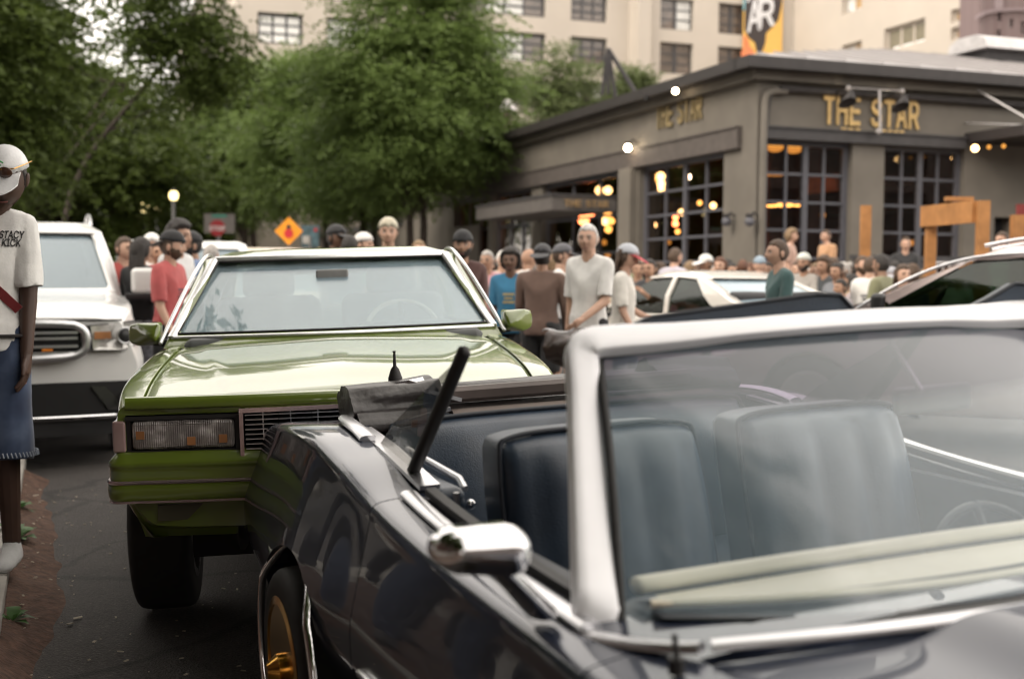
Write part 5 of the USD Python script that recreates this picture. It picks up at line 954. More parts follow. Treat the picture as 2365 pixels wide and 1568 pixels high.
# white sport utility wagon, left
stab = [(2.42, .30, .80, .90, .66, .80, .98, .66, 1.02, 1.03), (2.2, .26, .86, .955, .68, .86, 1.06, .70, 1.10, 1.12), (1.5, .24, .88, .965, .70, .90, 1.11, .74, 1.15, 1.18), (1.0, .24, .88, .965, .70, .90, 1.14, .78, 1.19, 1.22), (0, .24, .88, .965, .7, .92, 1.16, .8, 1.18, 1.18), (-2.2, .26, .86, .955, .7, .90, 1.17, .8, 1.2, 1.2), (-2.5, .4, .8, .90, .7, .86, 1.1, .75, 1.12, 1.12)]
srings = [outline(-2.45, 1.22, .84, .86, 1.16, .04, .20), outline(-2.3, .75, .80, .82, 1.42, .04, .16), outline(-2.1, .30, .72, .74, 1.69, .04, .10), outline(-1.9, .12, .60, .62, 1.765, .04, .06), outline(-1.5, -.2, .4, .4, 1.785)]
sp0 = at(345, 900, 10.2); cc = T[0] * sp0[0] + T[1] * sp0[1]; aa = S[0] * sp0[0] + S[1] * sp0[1]
sl_ = st(cc - 1.08, aa + 2.72); sl_[2] = -.12; sm_ = car_matrix((0, 0, 0), math.radians(19.5)); SM = Gf.Matrix4d().SetScale(1.12) * car_matrix(sl_, math.radians(19.5), .012)
suv, sbw = simple_car('white_wagon', 'large white sport utility wagon facing the viewer behind the man at the left edge', SM, white_p, stab, srings, [(-.77, 1.215), (.77, 1.215), (.66, 1.665), (-.66, 1.665)], [(-.7, 1.3), (.7, 1.3), (.62, 1.65), (-.62, 1.65)], [[(.72, 1.22), (.26, 1.62), (-.55, 1.64), (-.55, 1.22)], [(-.65, 1.22), (-.65, 1.64), (-1.45, 1.62), (-1.45, 1.22)]], dark_glass, suv_g, (1.52, -1.52), .38, .965, .44, bow=.16)
door_mirrors(suv, .95, .72, 1.27, white_p, sx=.24, sz=.22)
rr_ = chaikin([(-.44, .99), (.44, .99), (.54, .95), (.565, .87), (.54, .79), (.44, .745), (-.44, .745), (-.54, .79), (-.565, .87), (-.54, .95)], 2, True)
dens = np.vstack([np.linspace(rr_[k], rr_[(k + 1) % len(rr_)], 6)[:-1] for k in range(len(rr_))])
grl = part(suv, 'grille', sbw(sweep(np.vstack([[(x, 2.47, z) for x, z in dens], [(dens[0][0], 2.47, dens[0][1])]]), [(-.026, -.03), (-.026, .02), (-.012, .03), (.012, .03), (.026, .02), (.026, -.03)], up=(0, 1, 0))), satin, 40)
part(grl, 'grille_mesh', sbw(wide(.52, 2.3, 2.452, .755, .985)), dark_hole)
for z in (.925, .885, .83, .785): part(grl, 'grille_bar', sbw(wide(.50, 2.455, 2.475, z - .009, z + .009)), satin)
part(grl, 'red_letters', sbw(boxc((.30, 2.48, .808), (.07, .008, .018))), amber)
clear_l = mat('clear_headlight', (.42, .41, .39), .12, .3, var=.4, scale=14, coat=1.0)
for s in (-1, 1):
    hl_p = [(.60, .80), (.585, .965), (.86, .985), (.945, .975), (.945, .90), (.90, .83), (.80, .795)]
    def hl_m(y0, y1, k=1.0):
        c_ = np.array(hl_p).mean(0); R = []
        for t in np.linspace(0, 1, 2): R.append([(s * (c_[0] + (x - c_[0]) * k), y0 + (y1 - y0) * t - .16 * max(0, x - .80) / .14, c_[1] + (z - c_[1]) * k) for x, z in hl_p])
        q = grid(R); return (q[0], q[1][:, ::-1]) if vol(q) < 0 else q
    h = part(suv, 'headlight', sbw(hl_m(2.25, 2.462)), clear_l, 30); part(h, 'headlight_rim', sbw(hl_m(2.22, 2.452, 1.09)), black_plastic, 30)
    part(h, 'projector', sbw(ell((s * .82, 2.45, .895), (.050, .03, .050), 2)), black_plastic, True); part(h, 'projector_ring', sbw(move(tube([(.055 * math.cos(t), 0, .055 * math.sin(t)) for t in np.linspace(0, 2 * PI, 24)], .007, 6), (s * .82, 2.47, .895))), satin, True)
    part(h, 'amber_lamp', sbw(boxc((s * .665, 2.463, .90), (.11, .012, .05))), mat_once('dull_amber', (.30, .13, .05), .3, var=.3)); part(h, 'amber_corner', sbw(boxc((s * .935, 2.27, .91), (.03, .05, .05))), amber)
    part(suv, 'fog_surround', sbw(um(hull(np.array([(s * x, y, z) for x, y, z in ((.58, 2.478, .55), (.93, 2.45, .53), (.93, 2.45, .385), (.70, 2.478, .375), (.6, 2.3, .4), (.88, 2.25, .45))])))), mat_once('gloss_black', (.02, .02, .02), .15, coat=1.0))
    f = part(suv, 'fog_lamp', sbw(move(revolve([(0, .02), (.04, .018), (.055, .03), (.06, 0), (0, 0)], 20), (s * .83, 2.478, .455), rot('x', -PI / 2))), satin, 30)
part(suv, 'lower_grille', sbw(wide(.93, 2.2, 2.466, .35, .575)), dark_hole)
part(suv, 'chrome_strip', sbw(sweep([(x, 2.478, .335) for x in np.linspace(-.93, .93, 30)], chaikin([(-.014, -.016), (-.014, .016), (.014, .014), (.014, -.014)], 1, True))), chrome, 40)
part(suv, 'chin', sbw(wide(.92, 2.2, 2.462, .21, .322)), black_plastic)
part(suv, 'hood_seam', sbw(sweep([(x, 2.43 - .02 * abs(x), 1.012 - .012 * abs(x)) for x in np.linspace(-.80, .80, 30)], [(-.008, -.006), (-.008, .006), (.008, .006), (.008, -.006)])), black_rubber)
for s in (-1, 1): part(suv, 'roof_rail', tube(spline([(s * .66, .0, 1.74), (s * .66, -.2, 1.80), (s * .65, -1.5, 1.80), (s * .64, -1.8, 1.75)], 16), .02, 6), satin, True)
# white saloon in the middle distance, facing away to the left
dtab = [(2.30, .30, .70, .82, .60, .70, .72, .6, .74, .75), (2.0, .22, .80, .90, .62, .80, .84, .66, .86, .88), (1.2, .20, .84, .92, .64, .84, .93, .7, .96, .98), (.9, .20, .84, .92, .64, .85, .95, .74, .98, 1.0), (0, .20, .84, .92, .64, .85, .97, .76, .98, .98), (-1.3, .2, .84, .92, .66, .85, 1.00, .76, 1.01, 1.01), (-2.1, .26, .80, .90, .68, .80, 1.02, .68, 1.04, 1.05), (-2.4, .36, .70, .83, .66, .74, .98, .62, 1.0, 1.0)]
drings = [outline(-1.85, 1.10, .74, .80, .975, .08, .20), outline(-1.35, .62, .72, .76, 1.2, .08, .16), outline(-.80, .16, .62, .64, 1.40, .06, .10), outline(-.55, .0, .5, .52, 1.455, .05, .06), outline(-.35, -.2, .3, .3, 1.472)]
dp = at(1640, 700, 14.2); DM = car_matrix((dp[0] - .05, dp[1] + .3, .02), math.radians(-150))
sal, _b = simple_car('white_saloon', 'warm white saloon seen from its rear quarter behind the teal jacket man', DM, pearl, dtab, drings, [(-.72, 1.01), (.72, 1.01), (.56, 1.39), (-.56, 1.39)], [(-.66, 1.02), (.66, 1.02), (.53, 1.38), (-.53, 1.38)], [[(.74, 1.0), (.16, 1.375), (-.32, 1.40), (-.32, 1.0)], [(-.38, 1.0), (-.38, 1.40), (-.72, 1.375), (-1.20, 1.02)]], side_g, side_g, (1.4, -1.4), .33, .92, .38, rear_glass=milky_g)
door_mirrors(sal, .86, .62, 1.05, black_plastic, sx=.19, sz=.13)
for s in (-1, 1): part(sal, 'tail_lamp', move(rbox((0, 0, 0), (.3, .12, .12), .03, 2), (s * .62, -2.36, .88)), mat_once('red_lens', (.35, .02, .02), .2, coat=1.0), 40)
# rose silver crossover at the right edge
xtab = [(2.30, .34, .76, .86, .68, .76, .90, .64, .93, .94), (2.0, .28, .82, .93, .70, .84, 1.00, .7, 1.03, 1.05), (1.2, .26, .86, .945, .72, .88, 1.06, .74, 1.09, 1.12), (0, .26, .86, .945, .72, .88, 1.10, .78, 1.11, 1.11), (-1.6, .28, .86, .945, .74, .88, 1.14, .78, 1.15, 1.15), (-2.2, .36, .80, .90, .74, .82, 1.16, .72, 1.17, 1.17), (-2.35, .44, .74, .85, .74, .78, 1.1, .7, 1.12, 1.12)]
xrings = [outline(-2.25, 1.25, .80, .84, 1.10, .05, .22), outline(-1.98, .74, .76, .79, 1.34, .05, .18), outline(-1.62, .10, .67, .69, 1.585, .05, .12), outline(-1.4, -.12, .55, .56, 1.655, .04, .08), outline(-1.0, -.5, .35, .35, 1.685)]
yx = math.radians(-113); xp = at(1940, 716, 10.9) - V(math.cos(yx), math.sin(yx), 0) * .80 - V(math.sin(yx), -math.cos(yx), 0) * 1.12; XM = car_matrix((xp[0], xp[1], .02), yx)
crs, _b = simple_car('silver_crossover', 'rose silver crossover facing left at the right edge, its front window open', XM, rose, xtab, xrings, [(-.76, 1.13), (.76, 1.13), (.62, 1.57), (-.62, 1.57)], [(-.7, 1.15), (.7, 1.15), (.6, 1.56), (-.6, 1.56)], [[(.80, 1.13), (.10, 1.535), (-.33, 1.565), (-.33, 1.13)], [(-.42, 1.13), (-.42, 1.565), (-1.15, 1.545), (-1.30, 1.15)]], side_g, side_g, (1.35, -1.35), .36, .945, .41)
door_mirrors(crs, .88, .78, 1.17, black_plastic, sx=.22, sz=.19)
for s in (-1, 1):
    part(crs, 'window_trim', tube(spline([(s * .835, .98, 1.13), (s * .80, .60, 1.37), (s * .725, .06, 1.565), (s * .715, -.4, 1.60), (s * .715, -1.2, 1.585), (s * .74, -1.6, 1.50)], 30), .014, 6), satin, True)
    part(crs, 'roof_rail', tube(spline([(s * .60, .0, 1.66), (s * .60, -.25, 1.71), (s * .58, -1.2, 1.71), (s * .57, -1.5, 1.66)], 20), .018, 6), satin, True)
# pale van and a tan car roof far down the street
vtab = [(2.3, .3, .8, .92, .7, .84, 1.0, .7, 1.02, 1.04), (1.6, .26, .86, .96, .8, .92, 1.12, .8, 1.16, 1.2), (0, .26, .88, .97, .8, .93, 1.15, .85, 1.16, 1.16), (-2.3, .3, .86, .95, .8, .92, 1.15, .85, 1.16, 1.16), (-2.45, .4, .8, .9, .8, .88, 1.1, .8, 1.1, 1.1)]
vrings = [outline(-2.4, 1.5, .88, .88, 1.14, .03, .15), outline(-2.36, .95, .86, .86, 1.5, .03, .12), outline(-2.3, .50, .82, .82, 1.86, .03, .08), outline(-2.2, .40, .72, .72, 1.90, .03, .05), outline(-1.8, 0, .5, .5, 1.915)]
vp_ = at(452, 580, 15.6); VM = car_matrix((vp_[0] - .75, vp_[1] + 2.3, -.05), math.radians(18))
van, _b = simple_car('white_van', 'white van facing the viewer behind the man in the blue grey polo shirt', VM, white_p, vtab, vrings, [(-.78, 1.18), (.78, 1.18), (.72, 1.8), (-.72, 1.8)], [(-.7, 1.3), (.7, 1.3), (.7, 1.75), (-.7, 1.75)], [[(.8, 1.2), (.48, 1.75), (-.6, 1.78), (-.6, 1.2)]], dark_glass, suv_g, (1.5, -1.5), .35, .97, .4)
door_mirrors(van, .95, 1.0, 1.3, white_p)
tp_ = at(655, 575, 20.5); TMx = car_matrix((tp_[0] - .7, tp_[1] + 2.3, -.02), math.radians(17))
tan_p = paint('tan_paint', (.62, .52, .40)); tanc, _b = simple_car('tan_van', 'tan van whose pale roof shows just above the green car roof, below the orange sign', TMx, tan_p, vtab, vrings, [(-.78, 1.18), (.78, 1.18), (.72, 1.8), (-.72, 1.8)], [(-.7, 1.3), (.7, 1.3), (.7, 1.75), (-.7, 1.75)], [[(.8, 1.2), (.48, 1.75), (-.6, 1.78), (-.6, 1.2)]], dark_glass, suv_g, (1.5, -1.5), .35, .97, .4)
# ------------------------------------------------------------------ people
skins = {k: mat('skin_' + k, c, 0.55, var=0.12, scale=9) for k, c in dict(fair=(.50, .31, .225), tan=(.36, .21, .14), olive=(.26, .15, .10), brown=(.135, .072, .046), dark=(.060, .031, .021)).items()}
_cl = {}
def cloth(c, n=None):
    k = n or 'cloth_%02x%02x%02x' % tuple(int(255 * x) for x in c)
    if k not in _cl: _cl[k] = mat(k, c, 0.85, var=0.16, scale=7, bump=0.12, bscale=90, sheen=0.15)
    return _cl[k]
hairs = {k: mat('hair_' + k, c, 0.6, var=0.4, scale=30, bump=0.5, bscale=120) for k, c in dict(black=(.018, .014, .012), brown=(.065, .038, .022), light=(.20, .13, .07), grey=(.35, .33, .31), white=(.62, .60, .57), red=(.10, .04, .02)).items()}
eye_w, eye_d, lip_ = mat('eye_white', (.6, .56, .52), .3), mat('eye_dark', (.02, .015, .012), .2), mat('lips', (.25, .10, .085), .5)
jean = usdkit.material(stage, '/World/Looks/denim', {'tc': ('texture_coordinate', {}), 'n': ('noise_texture', {'scale': 5.0, 'detail': 5.0}), 'r': ('rgb_ramp', {'ramp': [(.3, (.016, .026, .058)), (.5, (.032, .050, .098)), (.75, (.09, .12, .19))]}), 'p': ('principled_bsdf', {'roughness': .9, 'sheen_weight': .2})}, [('tc.object', 'n.vector'), ('n.fac', 'r.fac'), ('r.color', 'p.base_color')], surface='p.BSDF')
def g_(x, c, s): return np.exp(-((x - c) / s) ** 2)
def head_pts(k=3, grow=0.0):
    "a sculpted head, facing +y, centre of the skull at the origin, chin near z = -0.115"
    n = sphere(k)[0].copy(); x, y, z = n.T
    v = n * V(.075, .097, .115)
    low = np.clip(-z, 0, 1); v[:, 0] *= 1 - .30 * low ** 1.6; v[:, 1] += np.where(y < 0, .045 * low ** 1.3, 0); v[:, 1] -= .006 * low * (y > 0)
    f = np.clip(y, 0, 1)
    ax = np.abs(v[:, 0])
    v[:, 1] += f * (.030 * g_(v[:, 0], 0, .012) * g_(v[:, 2], -.030, .017) + .013 * g_(v[:, 0], 0, .010) * g_(v[:, 2], -.004, .022))            # nose
    v[:, 1] -= f * .013 * g_(ax, .031, .016) * g_(v[:, 2], .002, .013)                                          # eye sockets
    v[:, 1] += f * .006 * g_(v[:, 2], .026, .010) * (ax < .055)                                                 # brow
    v[:, 1] += f * (.007 * g_(v[:, 0], 0, .024) * g_(v[:, 2], -.066, .007) - .006 * g_(v[:, 0], 0, .03) * g_(v[:, 2], -.075, .003) + .007 * g_(v[:, 0], 0, .022) * g_(v[:, 2], -.082, .006) + .012 * g_(v[:, 0], 0, .022) * g_(v[:, 2], -.106, .014))
    v[:, 1] += f * .006 * g_(ax, .045, .018) * g_(v[:, 2], -.030, .02)
    if grow: v = v + n * grow
    return v, sphere(k)[1], n
def shell(mask_off, k=3):
    "a covering of the head: mask_off(v, n) gives how far each vertex stands off (negative: sunk inside)"
    v, f, n = head_pts(k); return v + n * mask_off(v, n)[:, None], f
def person(label, pos, face=0.0, H=1.75, skin='tan', shirt=(.5, .5, .5), sleeve=.42, trousers=(.03, .03, .035), leg=1.0, hair='black', style='short', cap=None, brim=None, capback=False, beard=False, arms=((8, 6, 12, 0), (8, 6, 12, 0)), stride=.10, lean=0.0, turn=0.0, nod=0.0, build=1.0, sit=False, detail=1, shoe=(.05, .05, .05), coat=None, long_=0.0, hem=.88, glasses=False, wide=1.0, hoff=(0, 0, 0), group=None, gz=None):
    s = H / 1.75; rg = np.random.default_rng(int(abs(pos[0] * 977 + pos[1] * 131)) + 11)
    th = thing('person', label, 'person', pos, rot=face + PI, group=group)
    b = build; hz = .93 if not sit else .50
    hip = [V(-.09 * b, 0, hz), V(.09 * b, 0, hz)]
    if sit: knee = [V(-.12, .42, .50), V(.12, .42, .50)]; ank = [V(-.12, .40, .09), V(.12, .40, .09)]
    else: knee = [V(-.10, stride * .7 + .03, .49), V(.10, -stride * .4 + .03, .49)]; ank = [V(-.11, stride, .08), V(.11, -stride * 1.1, .08)]
    sh = math.sin(lean); up = lambda z: V(0, (z - hz) * sh + 0.0, z)
    dz = hz - .93
    pel, wai, che, nek = up(hz + .05), up(1.12 + dz), up(1.30 + dz), up(1.475 + dz)
    shd = [up(1.425 + dz) + V(-.160 * b, -.01, -.005), up(1.425 + dz) + V(.160 * b, -.01, -.005)]
    elb, wri, hnd = [], [], []
    for i, (sw, ab, fl, inn) in enumerate(arms):      # left arm (x < 0) first: swing forward, out, elbow bend, forearm inwards
        sgn = -1 if i == 0 else 1; a, o = math.radians(sw), math.radians(ab)
        d = V(sgn * math.sin(o), math.sin(a) * math.cos(o), -math.cos(a) * math.cos(o)); e = shd[i] + d * .29
        a2 = math.radians(sw + fl); d2 = V(sgn * math.sin(o) * .5, math.sin(a2), -math.cos(a2)); d2 = d2 - V(sgn * math.sin(math.radians(inn)), 0, 0) * abs(math.sin(math.radians(fl) + .15)); d2 /= np.linalg.norm(d2)
        elb.append(e); wri.append(e + d2 * .25); hnd.append(d2)
    hc = nek + V(0, .025 + .06 * sh, .148) + V(*hoff)
    Rh = rot('z', -turn) @ rot('x', -nod); L = .05 if detail < 2 else .028
    def torso(g):
        f = lambda c, w, d, hgt: c + _cs * V(w + g, d + g, hgt)
        return [hull(np.vstack([f(pel, .148 * b, .105 * b, .08), f(wai, .128 * b, .095 * b, .06)])), hull(np.vstack([f(wai, .128 * b, .095 * b, .06), f(che, .138 * b, .105 * b, .08)])),
                hull(np.vstack([f(che, .138 * b, .105 * b, .08), shd[0] + V(.03, 0, 0) + _cs * (.055 + g), shd[1] - V(.03, 0, 0) + _cs * (.055 + g), nek + V(0, -.01, -.02) + _cs * (.05 + g * .5)]))]
    # the body in one piece: smooth limbs, then the sculpted head and the hands
    B = torso(-.006) + [bone(nek - V(0, 0, .04), .056, hc + V(0, -.012, -.05), .052)]
    for i in (0, 1):
        B += [bone(hip[i], .078 * b, knee[i], .053), bone(knee[i], .051, ank[i], .036), bone(ank[i] - V(0, .03, .03), .036, ank[i] + V(0, .13, -.05), .026), bone(shd[i], .050 * b, elb[i], .037), bone(elb[i], .037, wri[i], .026)]
    body = taubin(union(B), .045 if detail < 2 else .03, 6)
    hv, hf, _n = head_pts(3); headm = mf((hv @ Rh.T + hc, hf)); pieces = [mf(body), headm]
    for e_ in (-1, 1): pieces.append(mf(move(ell((0, 0, 0), (.010, .020, .032), 1), np.array([e_ * .076, -.012, -.012]) @ Rh.T + hc, Rh @ rot('y', e_ * .25))))
    for i in (0, 1):
        d = hnd[i]; sgn = -1 if i == 0 else 1; fw_ = V(0, 1, 0) - d * d[1]; fw_ /= np.linalg.norm(fw_) + 1e-9; sd = np.cross(d, fw_)                   # fw_: thumb side, sd: across the palm
        pc = wri[i] + d * .045; pieces.append(hull(np.vstack([wri[i] + _cs * .024, pc + d * .03 + fw_ * .028 + _cs * .014, pc + d * .03 - fw_ * .028 + _cs * .014])))
        for q, (o, ln) in enumerate(((.030, .070), (.011, .080), (-.009, .074), (-.028, .058))):
            c0 = pc + d * .035 + fw_ * o; inw = sd * (-sgn if np.dot(sd, V(-sgn, 0, 0)) < 0 else 1) * 1.0; inw = V(-sgn, 0, 0) - d * np.dot(V(-sgn, 0, 0), d); inw /= np.linalg.norm(inw) + 1e-9
            c1 = c0 + d * ln * .5 + inw * .008; c2 = c1 + d * ln * .42 + inw * .022; pieces += [bone(c0, .0092, c1, .0086), bone(c1, .0086, c2, .0072)]
        t0 = wri[i] + d * .03 + fw_ * .022; t1 = t0 + d * .03 + fw_ * .022; pieces += [bone(t0, .012, t1, .0105), bone(t1, .0105, t1 + d * .032 + fw_ * .004, .0085)]
    S3 = lambda m: (m[0] * s, m[1])
    part(th, 'body', S3(um(union(pieces))), skins[skin], 60)
    # clothes
    def wrinkle(m, amp=.010, f=9.0):
        t = trimesh.Trimesh(*m, process=False); n = np.array(t.vertex_normals); v = m[0]; w = meshkit.fbm(v * V(f, f, f * .45) + rg.uniform(0, 50), 3) - .5
        return v + n * (w * amp * 2.6)[:, None], m[1]
    zc_ = up(0)[2]
    hemz = hem + dz if not sit else .50
    G = .016
    tp = torso(G) + [hull(np.vstack([pel + V(0, 0, hemz - hz - .05) + _cs * V(.155 * b + G, .116 * b + G, .01), pel + V(0, 0, .05) + _cs * V(.150 * b + G, .110 * b + G, .04)]))]
    for i in (0, 1):
        if sleeve > 0:
            e = shd[i] + (elb[i] - shd[i]) * min(1.0, sleeve / .42) ; q = (elb[i] - shd[i]) / .29
            if sleeve <= .42: tp.append(hull(np.vstack([shd[i] + _cs * (.054 * b + G * .3), disc(shd[i] + (elb[i] - shd[i]) * (sleeve / .42) * .86, q, .062 * b)])))
            else: tp += [bone(shd[i], .060 * b, elb[i], .052), hull(np.vstack([elb[i] + _cs * .052, disc(wri[i] - hnd[i] * .01, hnd[i], .040)]))]
    top_ = taubin(union(tp), .05 if detail < 2 else .03, 5); top_m = mf(wrinkle(top_, .009 if detail < 2 else .012)) - m3.Manifold.cube((2, 2, 1)).translate((-1, -1, hemz - 1)) - mf(ell(nek + V(0, .045, .03), (.066, .062, .050), 2))
    sp = part(th, 'jacket' if coat else 'shirt', S3(um(top_m)), shirt if not isinstance(shirt, tuple) else cloth(shirt), 60)
    tr = [hull(np.vstack([pel + V(0, 0, .03) + _cs * V(.158 * b + .012, .108 * b + .012, .01), hip[0] + _cs * (.088 * b), hip[1] + _cs * (.088 * b)]))]
    for i in (0, 1):
        if leg >= .95: tr += [bone(hip[i], .090 * b, knee[i], .070), hull(np.vstack([knee[i] + _cs * .070, disc(ank[i] + V(0, 0, .0), ank[i] - knee[i], .064)]))]
        else: tr += [hull(np.vstack([hip[i] + _cs * (.092 * b), disc(hip[i] + (knee[i] - hip[i]) * (leg / .5) * .9, knee[i] - hip[i], .098 * wide)]))]
    part(th, 'trousers' if leg >= .95 else 'shorts', S3(wrinkle(taubin(union(tr), .05 if detail < 2 else .03, 5), .008)), trousers if not isinstance(trousers, tuple) else cloth(trousers), 60)
    for i in (0, 1):
        a = ank[i]; part(th, 'shoe', S3(taubin(hull(np.vstack([a + V(0, -.045, -.045) + _cs * V(.036, .036, .034), a + V(0, .06, -.05) + _cs * V(.044, .05, .028), a + V(0, .14, -.058) + _cs * V(.036, .04, .022), a + V(0, 0, .0) + _cs * .042])), .03, 4)), shoe if not isinstance(shoe, tuple) else cloth(shoe), 60)
    # head wear and hair, in head space
    H_ = lambda m: S3((m[0] @ Rh.T + hc, m[1]))
    if hair and style != 'bald':
        front = .052 if style != 'bald' else .2
        def off(v, n):
            line = .058 - .55 * np.clip(-(n[:, 1] - .55), 0, 1.6) * .12 - np.where(n[:, 1] < .15, .062 + .05 * np.clip(-n[:, 1], 0, 1), 0)
            m = np.clip((v[:, 2] - line) / .010, 0, 1); nz = meshkit.fbm(v * (60 if style != 'curly' else 38) + 7, 3) - .3
            t = dict(short=.007, buzz=.003, curly=.030, long=.013, bun=.009)[style]
            return np.where(m > 0, m * (t + nz * t * (1.1 if style == 'curly' else .6)), -.02)
        part(th, 'hair', H_(shell(off)), hairs[hair], True)
        if style == 'long' or long_:
            ln = long_ or .28; R = []
            for t in np.linspace(0, 1, 9):
                z = .07 - t * (ln + .07); w = .082 + .012 * math.sin(t * 3); d = .06 - .02 * t
                R.append([(w * math.sin(a), -.050 - .02 * t - d * .75 * math.cos(a) + .005 * math.sin(9 * a), z) for a in np.linspace(-1.9, 1.9, 15)] + [((w - .02) * math.sin(a), -.045 - .02 * t - (d - .02) * .6 * math.cos(a), z) for a in np.linspace(1.9, -1.9, 15)])
            q = grid(R); part(th, 'long_hair', H_((q[0], q[1][:, ::-1]) if vol(q) < 0 else q), hairs[hair], True)
        if style == 'bun': part(th, 'bun', H_(ell((0, -.09, .085), (.045, .04, .04), 2)), hairs[hair], True)
    if beard: part(th, 'beard', H_(shell(lambda v, n: np.where((v[:, 2] < -.048 + .035 * np.clip(np.abs(v[:, 0]) - .03, 0, 1) / .04) & (n[:, 1] > -.15), .008, -.02))), hairs[beard if isinstance(beard, str) else 'black'], True)
    if cap is not None:
        cm = cap if not isinstance(cap, tuple) else cloth(cap); sg = -1 if capback else 1
        part(th, 'cap', H_(shell(lambda v, n: np.where(v[:, 2] > .036 - .02 * n[:, 1] * sg * -1 * .5, .017 + .008 * g_(v[:, 2], .09, .05), -.02))), cm, True)
        if brim != 'none':
            a = np.linspace(-1.15, 1.15, 15); inn = [(.080 * math.sin(t), sg * .098 * math.cos(t), .040) for t in a]; out = [(.098 * math.sin(t), sg * (.075 + .135 * max(math.cos(t), 0) ** .8), .036 - .042 * max(math.cos(t), 0)) for t in a]; mid = (np.array(inn) + out) / 2 + [0, 0, .004]
            g1 = np.array([inn, mid, out]); g2 = g1 - [0, 0, .006]; R = np.concatenate([g1, g2[::-1], g1[:1]], 0); q = grid(R.transpose(1, 0, 2)); part(th, 'cap_brim', H_((q[0], q[1][:, ::-1]) if vol(q) < 0 else q), cloth(brim) if isinstance(brim, tuple) else cm, 40)
    for e_ in (-1, 1):
        part(th, 'eye', H_(ell((e_ * .031, .076, .002), (.012, .010, .0085), 1)), eye_d if detail < 2 else eye_w, True)
        part(th, 'eyebrow', H_(tube([(e_ * .014, .094, .020), (e_ * .031, .091, .024), (e_ * .048, .080, .019)], .0042, 5)), hairs[hair if hair else 'grey'] if hair != 'white' else hairs['grey'], True)
        if detail >= 2: part(th, 'iris', H_(ell((e_ * .031, .083, .002), (.006, .005, .006), 1)), eye_d, True)
    part(th, 'mouth', H_(tube([(-.022, .0875, -.074), (0, .0945, -.0735), (.022, .0875, -.074)], .0036, 5)), lip_, True)
    if glasses: part(th, 'glasses', H_(cat(*[tube([(e_ * .031 + .021 * math.cos(a), .098, .0 + .016 * math.sin(a)) for a in np.linspace(0, 2 * PI, 13)], .0022, 5) for e_ in (-1, 1)], tube([(-.010, .099, .003), (.010, .099, .003)], .002, 5), *[tube([(e_ * .052, .096, .004), (e_ * .076, .0, .006)], .002, 5) for e_ in (-1, 1)])), black_plastic)
    th_info = dict(prim=th, s=s, hc=hc, Rh=Rh, H_=H_, S3=S3, shirt=top_m, wri=wri, hnd=hnd, elb=elb, shd=shd, hip=hip, nek=nek, pel=pel, che=che, ank=ank, knee=knee)
    return th_info
def disc(c, n, r, k=12, t=.004):
    n = np.asarray(n, float) / np.linalg.norm(n); a = np.cross(n, [0.3, .9, .2]); a /= np.linalg.norm(a); b = np.cross(n, a); g = np.arange(k) * 2 * PI / k
    return np.vstack([c + n * q + r * (np.outer(np.cos(g), a) + np.outer(np.sin(g), b)) for q in (-t, t)])
# ------------------------------------------------------------------ the crowd
def spot(u, ytop, Z, dz=0.0, H=None):
    p = at(u, ytop, Z); zt = p[2]; c, a = T[0] * p[0] + T[1] * p[1], S[0] * p[0] + S[1] * p[1]
    gz = 0.16 if (c > 8.7 and a > 16.6) else float(ground_z(p[0], p[1])); gz += dz
    return V(p[0], p[1], gz), float(np.clip((zt - gz) / 1.0, 1.40, 1.97))
D = math.radians
ARM = dict(hang=((6, 3, 14, 6), (2, 4, 18, 8)), fold=((25, 12, 95, 62), (25, 12, 90, 60)), phone=((30, 8, 100, 30), (28, 8, 95, 30)), hip=((-12, 32, 75, 48), (5, 8, 15, 5)), carry=((10, 8, 55, 12), (8, 8, 20, 5)), up=((60, 15, 90, 20), (10, 8, 20, 5)))
def folk(u, ytop, Z, label, face=0, arms='hang', dz=0.0, hat=0.0, **k):
    p, h = spot(u, ytop, Z, dz); s = k.pop('Hmul', 1.0)
    return person(label, p, D(face), H=(h - hat) * s, arms=ARM[arms] if isinstance(arms, str) else arms, **k)
def chest_print(info, col, w=.13, h=.11, z=1.27, side=1, rows=3):
    "short printed bars that follow the cloth"
    t = trimesh.Trimesh(*um(info['shirt']), process=False)
    for r in range(rows):
        ww = w * (1 - .25 * (r % 2)); zz = z - r * h / rows; xs = np.linspace(-ww / 2, ww / 2, 7); o = np.array([(x, side * 1.0, zz + q) for q in (0, h / rows * .55) for x in xs])
        loc, ir, it = t.ray.intersects_location(o, np.tile([0, -side * 1.0, 0], (len(o), 1)), multiple_hits=False)
        y = np.full(len(o), np.nan); y[ir] = loc[:, 1]
        if np.isnan(y).any(): continue
        g = np.stack([o[:, 0], y + side * .004, o[:, 2]], 1).reshape(2, 7, 3); m = grid(g, closed=False); part(info['prim'], 'shirt_print', info['S3']((m[0], m[1] if side < 0 else m[1][:, ::-1])), cloth(col), True)
W, GY, BK, NV = (.70, .69, .67), (.22, .22, .22), (.02, .02, .022), (.03, .04, .07)
white_tee = cloth(W, 'white_cotton')
